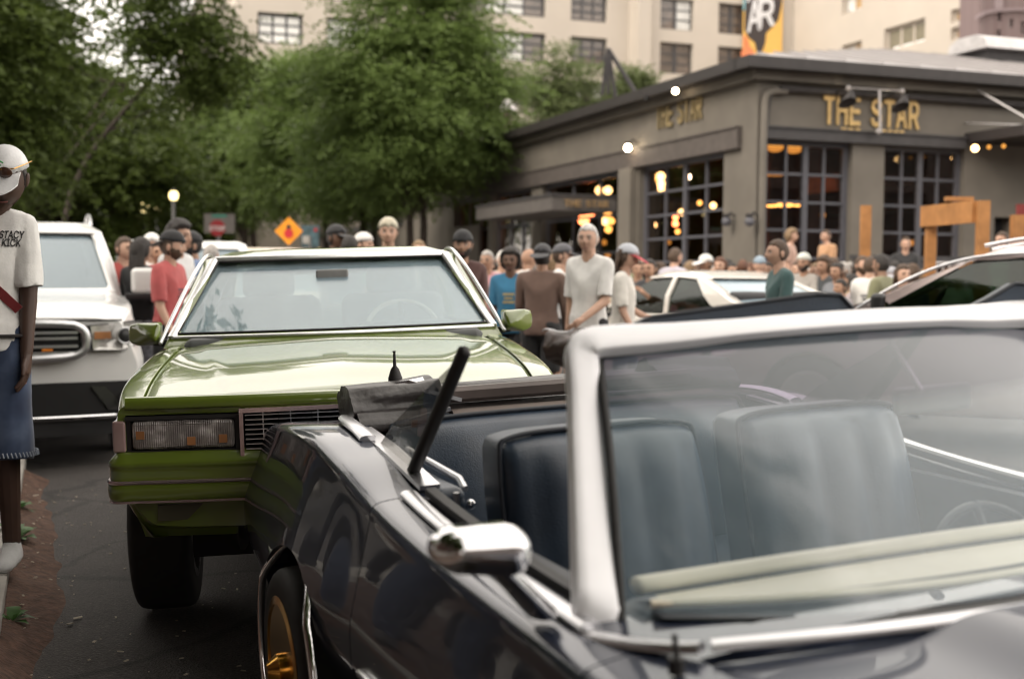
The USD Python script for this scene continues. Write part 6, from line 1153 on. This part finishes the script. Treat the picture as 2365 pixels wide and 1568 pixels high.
# left of the green car
chest_print(folk(391, 528, 11.3, 'man in a salmon red T shirt and black cap standing sideways', 75, 'carry', hat=.02, skin='fair', shirt=(.42, .085, .085), trousers=BK, cap=BK, capback=True, beard='brown', hair='brown', detail=2, turn=D(-20)), (.12, .05, .06), .10, .09, 1.26)
folk(408, 503, 11.9, 'tall person with a mop of dark curly hair behind the salmon shirt', 70, 'hang', hat=.02, skin='fair', shirt=(.6, .6, .6), hair='black', style='curly', beard=False)
folk(447, 531, 12.6, 'bearded man in a blue grey polo shirt with folded arms', -60, 'fold', skin='tan', shirt=(.14, .20, .34), trousers=NV, cap=BK, beard='black', hat=.02)
folk(283, 545, 13.5, 'person with brown hair in a small red top raising an arm', 60, ((70, 15, 60, 30), (10, 8, 20, 5)), skin='fair', shirt=(.30, .05, .04), sleeve=0, hair='brown', trousers=(.10, .10, .11))
folk(322, 547, 12.2, 'person with long black hair in grey checked trousers beside the white wagon', 150, 'carry', skin='tan', shirt=BK, hair='black', style='long', trousers=mat('checked_cloth', (.22, .23, .26), .9, var=.5, scale=30))
folk(303, 560, 14.2, 'dark haired person behind the woman in checked trousers', 40, 'hang', skin='tan', shirt=(.08, .06, .06), hair='black')
folk(352, 540, 14.7, 'person in a white hooded top far behind the salmon shirt', 0, 'hang', skin='fair', shirt=W, cap=(.7, .7, .68), brim='none', hair='brown')
folk(367, 556, 13.9, 'person in a bright red top glimpsed behind the salmon shirt', 20, 'hang', skin='tan', shirt=(.40, .03, .035), hair='black')
folk(486, 562, 14.5, 'grey haired person half hidden by the green car roof pillar', 170, 'hang', skin='fair', shirt=(.16, .15, .14), hair='grey')
# above the green car's roof
folk(772, 516, 14.0, 'man in a black cap and black top above the middle of the green roof', 60, 'hang', hat=.02, skin='brown', shirt=BK, cap=BK)
folk(806, 541, 13.2, 'dark haired head beside the black cap above the green roof', 170, 'hang', skin='brown', shirt=(.03, .03, .03), hair='black')
folk(834, 534, 14.4, 'man with a white visor cap turned to the right', 80, 'hang', hat=.02, skin='fair', shirt=(.25, .10, .08), hair='brown', cap=(.66, .64, .62), brim='none')
chest_print(folk(897, 492, 12.6, 'man in a green shirt and cream bucket cap standing behind the green car', 5, 'hang', hat=.03, skin='fair', shirt=(.025, .16, .065), cap=(.50, .46, .36), brim='none', hair='brown', detail=2), (.35, .4, .33), .09, .06, 1.30, 1, 2)
folk(966, 553, 14.6, 'sandy haired head low behind the green roof', 20, 'hang', skin='fair', shirt=(.3, .25, .2), hair='light')
bj = folk(1068, 527, 11.2, 'man in a brown jersey and backwards black cap by the green windshield post', 12, 'hang', hat=.02, skin='tan', shirt=(.085, .040, .036), sleeve=.42, cap=BK, capback=True, beard='black', detail=2, turn=D(15))
folk(1127, 577, 14.5, 'person in a pale pink top behind the brown jersey', -20, 'phone', skin='tan', shirt=(.5, .26, .28), hair='grey')
# around the white haired man
folk(1160, 577, 15.2, 'person with pale hair and a cream top behind the blue shirt', 30, 'hang', skin='fair', shirt=(.5, .42, .34), hair='white')
chest_print(folk(1180, 574, 12.6, 'person in a bright blue T shirt wearing a dark strap bag', -10, 'hang', skin='brown', shirt=(.03, .16, .29), hair='black', style='curly', trousers=BK), (.40, .33, .16), .12, .12, 1.27)
folk(1218, 573, 14.6, 'bald headed man in white behind the brown jacket', 120, 'hang', skin='tan', shirt=W, hair=None, style='bald')
folk(1252, 559, 11.9, 'man in a loose brown jacket and dark cap seen from behind', 165, 'carry', hat=.02, skin='tan', shirt=(.15, .095, .075), sleeve=.6, coat=True, trousers=BK, leg=.5, cap=(.05, .05, .055), capback=True, build=1.15)
folk(1294, 559, 13.0, 'person in a white shirt and grey cap right of the brown jacket', 85, 'phone', hat=.02, skin='fair', shirt=white_tee, cap=(.10, .10, .11), hair='brown', trousers=BK, leg=.5)
wh = folk(1362, 515, 10.6, 'white haired man in a plain white T shirt standing in the gap between the cars', -34, ((14, 5, 40, 34), (0, 3, 6, 2)), hat=.0, skin='fair', shirt=white_tee, hair='white', style='short', trousers=BK, detail=2, beard=False, hem=.80, turn=D(-16), build=.98)
folk(1442, 559, 11.6, 'person in a white T shirt and grey cap with a red brim', 75, 'carry', hat=.02, skin='fair', shirt=(.62, .60, .55), cap=(.42, .44, .48), brim=(.50, .04, .06), hair='brown', long_=.2, style='long', trousers=(.14, .17, .22), nod=D(12))
folk(1474, 600, 15.5, 'brown haired person just right of the red brimmed cap', 0, 'hang', skin='tan', shirt=(.1, .08, .08), hair='brown')
folk(1503, 597, 14.4, 'child with black hair in dark clothes beside the red brimmed cap', -35, 'phone', skin='tan', shirt=(.03, .03, .035), hair='black')
chest_print(folk(1557, 571, 17.0, 'man in a pale lavender T shirt turned away behind the white saloon', 130, 'hang', skin='fair', shirt=(.42, .40, .46), hair='brown', build=1.1), (.25, .22, .3), .14, .12, 1.30, -1)
folk(1634, 585, 17.2, 'person in a white cap behind the saloon roof', -60, 'hang', hat=.02, skin='tan', shirt=(.2, .12, .10), cap=W, hair='brown')
folk(1665, 593, 17.0, 'person with reddish brown hair behind the saloon roof', -30, 'hang', skin='fair', shirt=(.16, .10, .10), hair='red', style='long')
folk(1715, 598, 17.4, 'auburn haired head between the white cap and the teal jacket', 160, 'hang', skin='fair', shirt=(.2, .2, .2), hair='red')
folk(1755, 588, 17.0, 'person with a light blue hood up behind the saloon', 170, 'hang', skin='fair', shirt=(.22, .28, .34), cap=(.22, .28, .34), brim='none', hair=None, Hmul=.985)
folk(1690, 606, 18.0, 'far small figure with dark hair by the restaurant wall', 10, 'hang', skin='tan', shirt=(.05, .04, .05), hair='black')
folk(1803, 551, 11.2, 'man with short dark hair in a teal jacket looking left', -80, 'hang', skin='fair', shirt=(.045, .095, .095), sleeve=.6, coat=True, hair='brown', trousers=BK, detail=2)
chest_print(folk(1859, 581, 16.2, 'bearded man in a white knitted cap facing left', -40, 'phone', hat=.02, skin='tan', shirt=(.3, .28, .26), cap=(.52, .54, .50), brim='none', beard='black'), (.08, .08, .1), .12, .10, 1.26)
folk(1907, 592, 16.0, 'person with brown curly hair in a dark top', -60, 'hang', skin='tan', shirt=(.04, .045, .05), hair='brown', style='curly')
folk(1935, 606, 15.6, 'person with tied up dark hair in a grey jacket', -50, 'carry', skin='tan', shirt=(.16, .17, .19), sleeve=.6, hair='black', style='bun')
folk(1972, 632, 14.4, 'long dark haired woman in a pale pink top seen from behind', -130, 'hang', skin='tan', shirt=(.42, .34, .35), hair='black', style='long', long_=.34)
folk(1988, 589, 15.0, 'sunlit face with dark hair behind the white T shirt', 30, 'hang', skin='fair', shirt=(.4, .3, .2), hair='brown', beard='brown')
chest_print(folk(2010, 590, 14.0, 'man in a crisp white T shirt seen from behind', 150, 'hang', skin='fair', shirt=white_tee, hair='brown'), (.12, .12, .14), .14, .12, 1.28, -1)
folk(2040, 585, 13.6, 'dark haired man in an olive green shirt', -140, 'hang', skin='olive', shirt=(.19, .19, .11), hair='black')
folk(2084, 609, 13.2, 'woman with long brown hair facing the viewer by the silver crossover', 10, 'hang', skin='fair', shirt=(.07, .05, .05), hair='brown', style='long')
folk(2060, 618, 14.6, 'grey capped person between the olive shirt and the long haired woman', -20, 'hang', skin='fair', shirt=(.36, .35, .37), cap=(.32, .32, .35), hair='grey')
folk(1946, 648, 14.0, 'child in a grey top leaning on the kerb before the crowd', -70, 'carry', skin='tan', shirt=(.30, .28, .30), hair='black', Hmul=1.0)
# the thick of the crowd behind
_rc = np.random.default_rng(12)
near = [(1127, 'pink top'), (1218, 'bald man'), (1294, 'grey cap'), (1362, 'white haired man'), (1442, 'red brimmed cap'), (1503, 'black haired child'), (1557, 'lavender shirt'), (1634, 'white cap'), (1690, 'restaurant wall figure'), (1755, 'light blue hood'), (1803, 'teal jacket'), (1859, 'knitted cap'), (1935, 'tied up hair'), (2010, 'crisp white shirt'), (2084, 'long haired woman')]
tones = [('black', (.02, .02, .022)), ('grey', (.2, .2, .21)), ('white', (.62, .6, .58)), ('rust red', (.26, .07, .045)), ('navy', (.03, .045, .09)), ('cream', (.5, .42, .33)), ('olive', (.14, .14, .07)), ('dusty pink', (.42, .22, .22)), ('sky blue', (.16, .27, .38))]
for k, (u, y, Z) in enumerate(((1140, 592, 16.5), (1196, 590, 17.2), (1271, 582, 16.2), (1318, 592, 17.0), (1335, 606, 19), (1408, 598, 16.8), (1467, 590, 17.6), (1488, 612, 18.5), (1524, 604, 18.0), (1592, 602, 18.4), (1612, 610, 19.5), (1648, 612, 19.0), (1682, 602, 18.2), (1737, 606, 18.6), (1776, 604, 17.6), (1842, 602, 16.6), (1883, 606, 16.4), (1922, 598, 17.2), (1952, 604, 16.2), (1975, 606, 17.0), (2026, 604, 16.8), (2066, 600, 17.4), (2106, 612, 15.6), (2128, 622, 16.6), (1150, 606, 20), (1234, 596, 18.8))):
    tn, tc_ = tones[k % len(tones)]; hn = ['black', 'brown', 'light', 'brown', 'grey', 'black', 'red'][k % 7]; u0 = min(near, key=lambda q: abs(q[0] - u)); side = 'left' if u < u0[0] else 'right'; hs = ['short', 'curly', 'long', 'short', 'bun'][(k * 3) % 5]
    _p = folk(u, y, Z, f'person in {tn}, {dict(short="short", curly="curly", long="long", bun="tied")[hs]} {hn if hn != "light" else "fair"} hair, behind and {side} of the {u0[1]}', _rc.uniform(-170, 170), ['hang', 'phone', 'carry', 'hang', 'fold'][k % 5], skin=['fair', 'tan', 'fair', 'olive', 'brown'][(k * 2) % 5], shirt=tc_, hair=hn, style=hs, trousers=[BK, NV, GY][k % 3], beard=('brown' if k % 6 == 1 else False))
    if k % 3 == 0: chest_print(_p, tones[(k + 4) % 9][1], .12, .10, 1.26, 1 if k % 2 else -1)
# on the raised terrace
folk(1826, 529, 19.2, 'person with tousled brown hair in a pale top on the terrace', 60, 'hang', .55, skin='fair', shirt=(.45, .30, .24), hair='light', style='curly')
folk(1911, 530, 19.4, 'broad man in a tan shirt on the terrace looking left', -70, 'hang', .55, skin='fair', shirt=(.42, .24, .13), hair='brown', build=1.15)
folk(1876, 556, 19.0, 'terrace guest in a white cap low behind the rail', 0, 'phone', .35, skin='fair', shirt=(.3, .26, .24), cap=W, hair='brown', sit=True)
chest_print(folk(2092, 546, 19.6, 'terrace guest in black before the right front window', -10, 'hang', .45, skin='fair', shirt=(.02, .02, .022), hair='brown'), (.4, .38, .36), .10, .06, 1.28, 1, 2)
folk(2046, 568, 18.8, 'terrace guest in a pink top seated left of the guest in black', 80, 'up', .38, skin='fair', shirt=(.45, .14, .16), hair='brown', sit=True)
folk(2024, 566, 19.4, 'terrace guest in grey seated beside the single timber post', 40, 'hang', .38, skin='fair', shirt=(.28, .28, .25), hair='grey', sit=True)
folk(2215, 556, 18.0, 'terrace guest with a flushed face behind the silver chairs', -30, 'hang', .3, skin='fair', shirt=(.5, .45, .44), hair='red', sit=True)
folk(2180, 566, 18.6, 'terrace guest with red hair behind the silver chairs', 20, 'hang', .3, skin='fair', shirt=(.25, .08, .07), hair='red', sit=True)
folk(2318, 534, 17.2, 'dark haired person in a white shirt at the far right by the doorway', -60, 'hang', .32, skin='fair', shirt=white_tee, hair='brown')
# passers-by added on the near pavement, outside the picture, for the dark paint to mirror
for k, (c, a, lab, kw) in enumerate(((-0.72, 5.7, 'added passer by in blue jeans and a dark jacket on the left pavement', dict(shirt=(.03, .03, .04), trousers=jean, sleeve=.6)), (-1.15, 6.6, 'added passer by in a red top and dark trousers on the left pavement', dict(shirt=(.35, .03, .03), trousers=BK)), (-0.8, 7.5, 'added passer by in a yellow brown coat on the left pavement', dict(shirt=(.25, .15, .03), trousers=NV, sleeve=.6)), (-1.3, 8.3, 'added passer by all in black on the left pavement', dict(shirt=BK, trousers=BK, sleeve=.6)), (-1.75, 5.6, 'added passer by in a navy top and jeans on the left pavement', dict(shirt=NV, trousers=jean)),
        (-1.0, 9.3, 'added passer by in dark grey with a brown cap on the left pavement', dict(shirt=(.06, .06, .065), trousers=BK, cap=(.08, .05, .03))), (-1.9, 7.3, 'added passer by in a maroon jacket on the left pavement', dict(shirt=(.10, .02, .025), trousers=NV, sleeve=.6)), (-2.1, 9.0, 'added passer by in a dark green top on the left pavement', dict(shirt=(.02, .06, .035), trousers=BK)))):
    person(lab, st(c, a, 0.0), D(60 - 25 * k), H=1.78 - .03 * k, skin=['brown', 'dark', 'tan'][k % 3], **kw)
# ------------------------------------------------------------------ the man at the left edge
mp = at(-36, 700, 6.05); mpos = V(mp[0], mp[1], -0.005)
man = person('man in a white printed T shirt, white cap and denim shorts at the left edge', mpos, D(8), H=1.96, skin='dark', shirt=white_tee, trousers=jean, leg=.60, wide=1.08, hoff=(-.104, .02, -.01), hair='black', style='buzz', cap=(.72, .72, .73), arms=((4, 3, 10, 2), (6, 10, 14, 4)), stride=.03, nod=D(22), turn=D(6), detail=2, shoe=(.66, .66, .66), hem=.90, build=1.02)
mth, mS, mH = man['prim'], man['S3'], man['H_']
part(mth, 'sunglasses', mH(cat(*[move(ell((0, 0, 0), (.030, .006, .024), 2), (e * .035, .112, .058)) for e in (-1, 1)])), usdkit.material(stage, '/World/Looks/sunglass_lens', {'p': ('principled_bsdf', {'base_color': (.05, .022, .012), 'roughness': .08, 'coat_weight': 1.0})}, [], surface='p.BSDF'), True)
part(mth, 'sunglass_frame', mH(cat(tube([(-.07, .102, .072), (0, .122, .074), (.07, .102, .072)], .0025, 6), *[tube([(e * .070, .102, .072), (e * .092, .04, .07), (e * .096, -.04, .06)], .0022, 6) for e in (-1, 1)])), gold, True)
green_ink = mat('green_ink', (.02, .25, .05), .7)
ar = np.linspace(.15 * PI, .85 * PI, 13); part(mth, 'cap_emblem', mH(cat(tube([(.032 * math.cos(t), .1165 - .02 * abs(math.cos(t)), .082 + .026 * math.sin(t)) for t in ar], .0028, 6), *[tube([(-.024 + .048 * t, .117 - .006 * abs(t - .5), .088 + .004 * math.sin(t * 19 + q)) for t in np.linspace(0, 1, 16)], .0016, 5) for q in (0, 2)])), green_ink, True)
shirt_t = trimesh.Trimesh(*um(man['shirt']), process=False)
def on_shirt(pts, off=.004, d=(0, -1, 0)):
    "lay points (x, z) on the front of the shirt"
    o = np.array([(x, 1.0, z) for x, z in pts]); loc, ir, it = shirt_t.ray.intersects_location(o, np.tile([0, -1.0, 0], (len(o), 1)), multiple_hits=True)
    y = np.full(len(o), .12)
    for k in range(len(o)):
        h = loc[ir == k]; y[k] = h[:, 1].max() if len(h) else np.nan
    y = np.where(np.isnan(y), np.nanmean(y), y); return np.stack([[p[0] for p in pts], y + off, [p[1] for p in pts]], 1)
ss = [(.155 - .31 * t, 1.43 - .36 * t ** .9) for t in np.linspace(0, 1, 22)]
stp = on_shirt(ss, .010); stp[:, 1] = np.convolve(np.r_[stp[:3, 1], stp[:, 1], stp[-3:, 1]], np.ones(7) / 7, 'valid')
part(mth, 'bag_strap', mS(sweep(stp, [(-.019, -.002), (-.019, .003), (.019, .003), (.019, -.002)], up=(0, 1, 0))), cloth((.17, .012, .014)), 40)
part(mth, 'strap_buckle', mS(cat(*[tube([stp[9] + d0, stp[9] + d1], .0035, 6) for d0, d1 in ((V(-.03, .006, -.01), V(.0, .006, .035)), (V(-.005, .006, -.035), V(.025, .006, .01)), (V(-.03, .006, -.01), V(-.005, .006, -.035)), (V(0, .006, .035), V(.025, .006, .01)))])), gold, True)
ink = mat('black_ink', (.015, .014, .016), .8)
for wd, z in (('STACY', 1.365), ('KICK', 1.332)):
    v, f = text(wd, .026, .002, True); v = v * [.75, 1.15, 1]; v[:, 0] += v[:, 1] * .1; w = v[:, :2] * [-1, 1] + [-.125, z]
    part(mth, 'printed_word', mS((on_shirt([tuple(q) for q in w], .003) + np.stack([0 * v[:, 2], v[:, 2], 0 * v[:, 2]], 1), f[:, ::-1])), ink)
part(mth, 'printed_motif', mS(on_shirt([(-.01 + .06 * math.cos(k * 2.4) * (k / 40), 1.20 + .085 * math.sin(k * 2.4) * (k / 40)) for k in range(40)], .003)) if False else mS(cat(*[(lambda q: tube(q, .0045, 5))(on_shirt([(-.03 + .05 * math.sin(k + 3 * t), 1.15 + .03 * k * .5 + .03 * math.cos(2 * k + 4 * t)) for t in np.linspace(0, 1, 8)], .003)) for k in range(7)])), mat('brown_gold_ink', (.20, .12, .04), .7), True)
part(mth, 'neck_chain', mS(tube(on_shirt([(.07 * math.cos(t), 1.45 - .08 * math.sin(t)) for t in np.linspace(.1, PI - .1, 20)], .006), .003, 6)), gold, True)
part(mth, 'belt', mS(tube([(.185 * math.cos(t), .128 * math.sin(t), .965) for t in np.linspace(0, 2 * PI, 30)], .018, 6, flat=.4)), cloth((.015, .012, .012)), True)
hp_ = V(-.185, .06, .90)
part(mth, 'key_ring', mS(cat(tube([hp_ + V(.012 * math.cos(t), .01, .012 * math.sin(t)) for t in np.linspace(0, 2 * PI, 14)], .002, 5), tube([hp_ + V(0, .01, .0), hp_ + V(0, .015, -.06)], .004, 5), boxc(hp_ + V(0, .018, -.085), (.022, .006, .045)), boxc(hp_ + V(.015, .018, -.07), (.008, .004, .05)))), satin)
part(mth, 'key_tag', mS(boxc(hp_ + V(.012, .024, -.115), (.020, .006, .035))), cloth((.45, .20, .15)))
part(mth, 'frayed_hem', mS(cat(*[tube([V(*man['hip'][i] + (man['knee'][i] - man['hip'][i]) * 1.0) + V(.118 * math.cos(t), .118 * math.sin(t), 0), V(*man['hip'][i] + (man['knee'][i] - man['hip'][i]) * 1.045) + V(.122 * math.cos(t + .05), .122 * math.sin(t + .05), 0)], .0035, 4) for i in (0, 1) for t in np.arange(46) * 2 * PI / 46])), cloth((.24, .27, .32)))
# the jersey's print, the blue shirt's bag, the bag in the white haired man's hand
bt = trimesh.Trimesh(*um(bj['shirt']), process=False)
part(bj['prim'], 'jersey_number', bj['S3'](cat(*[boxc((x, .135, z), d) for x, z, d in ((-.045, 1.24, (.018, .012, .13)), (.045, 1.24, (.018, .012, .13)), (0, 1.30, (.10, .012, .018)), (0, 1.18, (.10, .012, .018)))])), cloth((.45, .25, .28)))
hb_ = wh['wri'][0] * wh['s'] + wh['hnd'][0] * .12
bg = thing('carrier_bag', 'crumpled dark brown bag held by the white haired man', 'bag', wh['prim'].GetAttribute('xformOp:translate').Get(), rot=D(-34) + PI)
part(bg, 'bag_body', move(roll((-.13, 0, 0), (.13, 0, 0), .15, 33, 24, 30, .9, .6), hb_ + V(.02, .03, -.16)), mat('crumpled_bag', (.035, .022, .018), .35, var=.4, scale=12, bump=.6, bscale=18), 60)
part(bg, 'bag_rim', tube(spline([hb_ + V(-.10, .13, .0), hb_ + V(.0, .15, -.035), hb_ + V(.08, .15, -.02), hb_ + V(.2, .12, -.03)], 16), .006, 6), satin, True)
# ------------------------------------------------------------------ terrace, rail, timber frames, chairs
deck_a0, deck_a1 = 17.2, 19.3; c0 = T[0] * Cn[0] + T[1] * Cn[1] + .4
tr = thing('terrace', 'raised timber terrace along the front of the restaurant', 'terrace', st(0, 0), rot=math.atan2(T[1], T[0]))
dkm = mat('deck_timber', (.12, .085, .06), .8, var=.3, scale=6)
for k in range(14): part(tr, 'deck_board', box((c0, deck_a0 + .15 * k, .66), (c0 + 14, deck_a0 + .15 * k + .142, .70)), dkm)
part(tr, 'deck_skirt', box((c0, deck_a0 + .03, .16), (c0 + 14, deck_a0 + .08, .655)), mat('terrace_skirt', (.11, .10, .095), .8, var=.2))
rl_ = thing('terrace_rail', 'dark metal rail along the edge of the terrace', 'railing', st(0, 0), rot=math.atan2(T[1], T[0]))
for z in (1.78, 1.45, 1.12): part(rl_, 'rail_bar', box((c0, deck_a0 - .05, z - .025 - .01 * (z > 1.7)), (c0 + 14, deck_a0, z + .025 + .01 * (z > 1.7))), lintel_m)
for k in range(12): part(rl_, 'rail_post', box((c0 + .06 + 1.25 * k, deck_a0 - .045, .16), (c0 + .12 + 1.25 * k, deck_a0 - .005, 1.75)), lintel_m)
timber = mat('orange_timber', (.34, .155, .05), .65, var=.25, scale=5, bump=.2, bscale=40)
def post(u, vt, Z, w, parent, zb=.02, name='post'):
    p = at(u, vt, Z); return part(parent, name, boxc((p[0], p[1], (zb + p[2]) / 2), (w, w, p[2] - zb)), timber), p
t1 = thing('timber_post', 'single square orange timber post before the front windows', 'post'); post(2000, 475, 16.5, .115, t1)
tf = thing('pergola', 'orange timber pergola frame of two posts and a deep beam', 'pergola')
_, pa = post(2151, 478, 16.4, .115, tf); _, pb = post(2271, 464, 15.2, .125, tf)
dv = pb - pa; L_ = np.linalg.norm(dv[:2]); dv[2] = 0; dv /= np.linalg.norm(dv); nv = V(-dv[1], dv[0], 0)
z1, z2 = pa[2] + .02, pb[2] - .01
part(tf, 'beam', obox(pa + nv * -.10 - dv * .09 - Z1 * (pa[2] - z1 + .27), dv * (L_ + .02), nv * .05, Z1 * .26), timber); part(tf, 'beam', obox(pa + nv * .06 - dv * .06 - Z1 * (pa[2] - z1 + .25), dv * (L_ - .1), nv * .05, Z1 * .24), timber)
part(tf, 'beam_cap', boxc((pa + pb) / 2 + V(.03, 0, .06), (.32, .12, .05)), timber)
part(tf, 'white_foot', boxc(V(pa[0], pa[1], .5) - V(.0, .08, 0), (.22, .2, 1.0)), mat('white_planter', (.55, .54, .52), .7))
t2 = thing('timber_post', 'orange timber post at the far right by the dark doorway', 'post'); post(2350, 497, 15.6, .13, t2)
for k, (u, Z) in enumerate(((2164, 18.9), (2192, 19.0), (2222, 19.1), (2245, 19.2))):
    p = at(u, 590, Z); ch = thing('metal_chair', ['silver slatted chair back at the foot of the left timber post', 'silver chair between the two nearest the timber posts', 'third silver chair from the left timber post', 'silver chair nearest the right timber post'][k], 'chair', (p[0], p[1], .70), rot=.3 * k)
    for s in (-1, 1):
        part(ch, 'leg', tube([(s * .2, -.2, 0), (s * .2, -.2, .45), (s * .19, -.28, .98)], .016, 6), pale); part(ch, 'leg', tube([(s * .2, .2, 0), (s * .2, .2, .45)], .016, 6), pale)
    for x in (-.1, 0, .1): part(ch, 'slat', tube([(x, -.21, .48), (x, -.28, .96)], .016, 6), pale)
    part(ch, 'seat', boxc((0, 0, .46), (.42, .42, .03)), pale); part(ch, 'top_rail', tube([(-.19, -.28, .98), (.19, -.28, .98)], .018, 6), pale)
red_p = thing('red_panel', 'dark red panel beside the last timber post at the right edge', 'panel', at(2368, 580, 16.8)); part(red_p, 'board', boxc((0, 0, -.3), (.25, .06, 1.8)), mat('dark_red_board', (.16, .02, .018), .6)); part(red_p, 'leg', boxc((0, .05, -.7), (.06, .06, 1.2)), lintel_m)
# ------------------------------------------------------------------ signs and lamps far down the street
def pole(th, p, r=.03): part(th, 'pole', tube([(p[0], p[1], ground_z(p[0], p[1])), (p[0], p[1], p[2])], r, 8), mat_once('grey_pole', (.16, .16, .16), .5, .4))
def poly_sign(th, p, pts, mt, y=0.0, name='plate'):
    po = Polygon(pts); part(th, name, move(prism(po, -.012 - y, -y, (0, 0, 0), (1, 0, 0), (0, 0, 1), (0, 1, 0)), p), mt)
ngon = lambda n, r, a0=0.0, cx=0, cz=0: [(cx + r * math.cos(a0 + 2 * PI * k / n), cz + r * math.sin(a0 + 2 * PI * k / n)) for k in range(n)]
s_or, s_red, s_wh, s_bk, s_gn = mat('sign_orange', (.75, .28, .015), .5), mat('sign_red', (.50, .02, .03), .5), mat('sign_white', (.7, .7, .68), .5), mat('sign_black', (.02, .02, .02), .5), mat('sign_green', (.02, .25, .18), .5)
d1 = thing('warning_sign', 'orange diamond warning sign with a red disc and black arrow', 'sign'); p = at(667, 534, 24.5); pole(d1, p + V(0, .05, 0)); poly_sign(d1, p, ngon(4, .265), s_or); poly_sign(d1, p, ngon(14, .085, 0, .0, -.045), s_red, .014, 'red_disc'); poly_sign(d1, p, [(-.03, .06), (-.055, .06), (0.0, .14), (.055, .06), (.03, .06), (.03, .045), (-.03, .045)], s_bk, .014, 'arrow')
d2 = thing('stop_sign', 'red octagonal stop sign before the pale wall', 'sign'); p = at(502, 527, 31); pole(d2, p + V(0, .05, 1.0) * [1, 1, .2]); poly_sign(d2, p, ngon(8, .20, PI / 8), mat_once('worn_sign_red', (.30, .02, .025), .6))
v_, f_ = text('STOP', .105, .004, True); part(d2, 'letters', (v_[:, [0, 2, 1]] * [1, -1, 1] + p + V(0, -.014, -.06), f_[:, ::-1] if False else f_), s_wh)
d3 = thing('notice_board', 'pale notice panel with a green heading behind the stop sign', 'sign'); p = at(507, 512, 34); pole(d3, p); poly_sign(d3, p, [(-.40, -.30), (.40, -.30), (.40, .20), (-.40, .20)], mat('notice_grey', (.15, .135, .125), .6)); poly_sign(d3, p, [(-.2, .12), (.2, .12), (.2, .17), (-.2, .17)], s_gn, .014, 'heading')
d4 = thing('poster_box', 'small blue and white poster on a stand left of the black capped man', 'poster'); p = at(716, 545, 25); pole(d4, p); poly_sign(d4, p, [(-.17, -.22), (.17, -.22), (.17, .2), (-.17, .2)], mat('poster_blue', (.045, .09, .11), .6, var=.5, scale=9)); poly_sign(d4, p, [(.08, .08), (.14, .08), (.14, .15), (.08, .15)], _mats['worn_sign_red'], .014, 'red_spot'); poly_sign(d4, p, [(-.14, -.15), (.0, -.15), (.0, .0), (-.14, .0)], mat('poster_white', (.3, .3, .29), .6), .014, 'white_text')
for u, v, Z, r, l in ((401, 452, 36, .125, 'street lamp with a pale yellow globe above the curly head'), (334, 480, 40, .14, 'lower left street lamp globe before the dark trees'), (363, 481, 52, .15, 'dim amber street lamp globe between the two brighter globes')):
    p = at(u, v, Z); lm = thing('street_lamp', l, 'lamp'); pole(lm, p - Z1 * r, .05); part(lm, 'globe', ell(p, (r, r, r * 1.15), 2), glow('globe_%d' % u, (1, .78, .34), 2.4 if u != 363 else .8), True); part(lm, 'cap', revolve([(0, r * 1.7), (r * .5, r * 1.15), (r * .6, r * .9), (0, r)], 12) if False else move(revolve([(0, r * 1.7), (r * .5, r * 1.15), (r * .55, r * .95), (0, r)], 12), p), eave_m, 30)
    part(lm, 'base', tube([(p[0], p[1], ground_z(p[0], p[1])), (p[0], p[1], ground_z(p[0], p[1]) + .6)], .10, 8), mat_once('grey_pole', (.16, .16, .16), .5, .4))
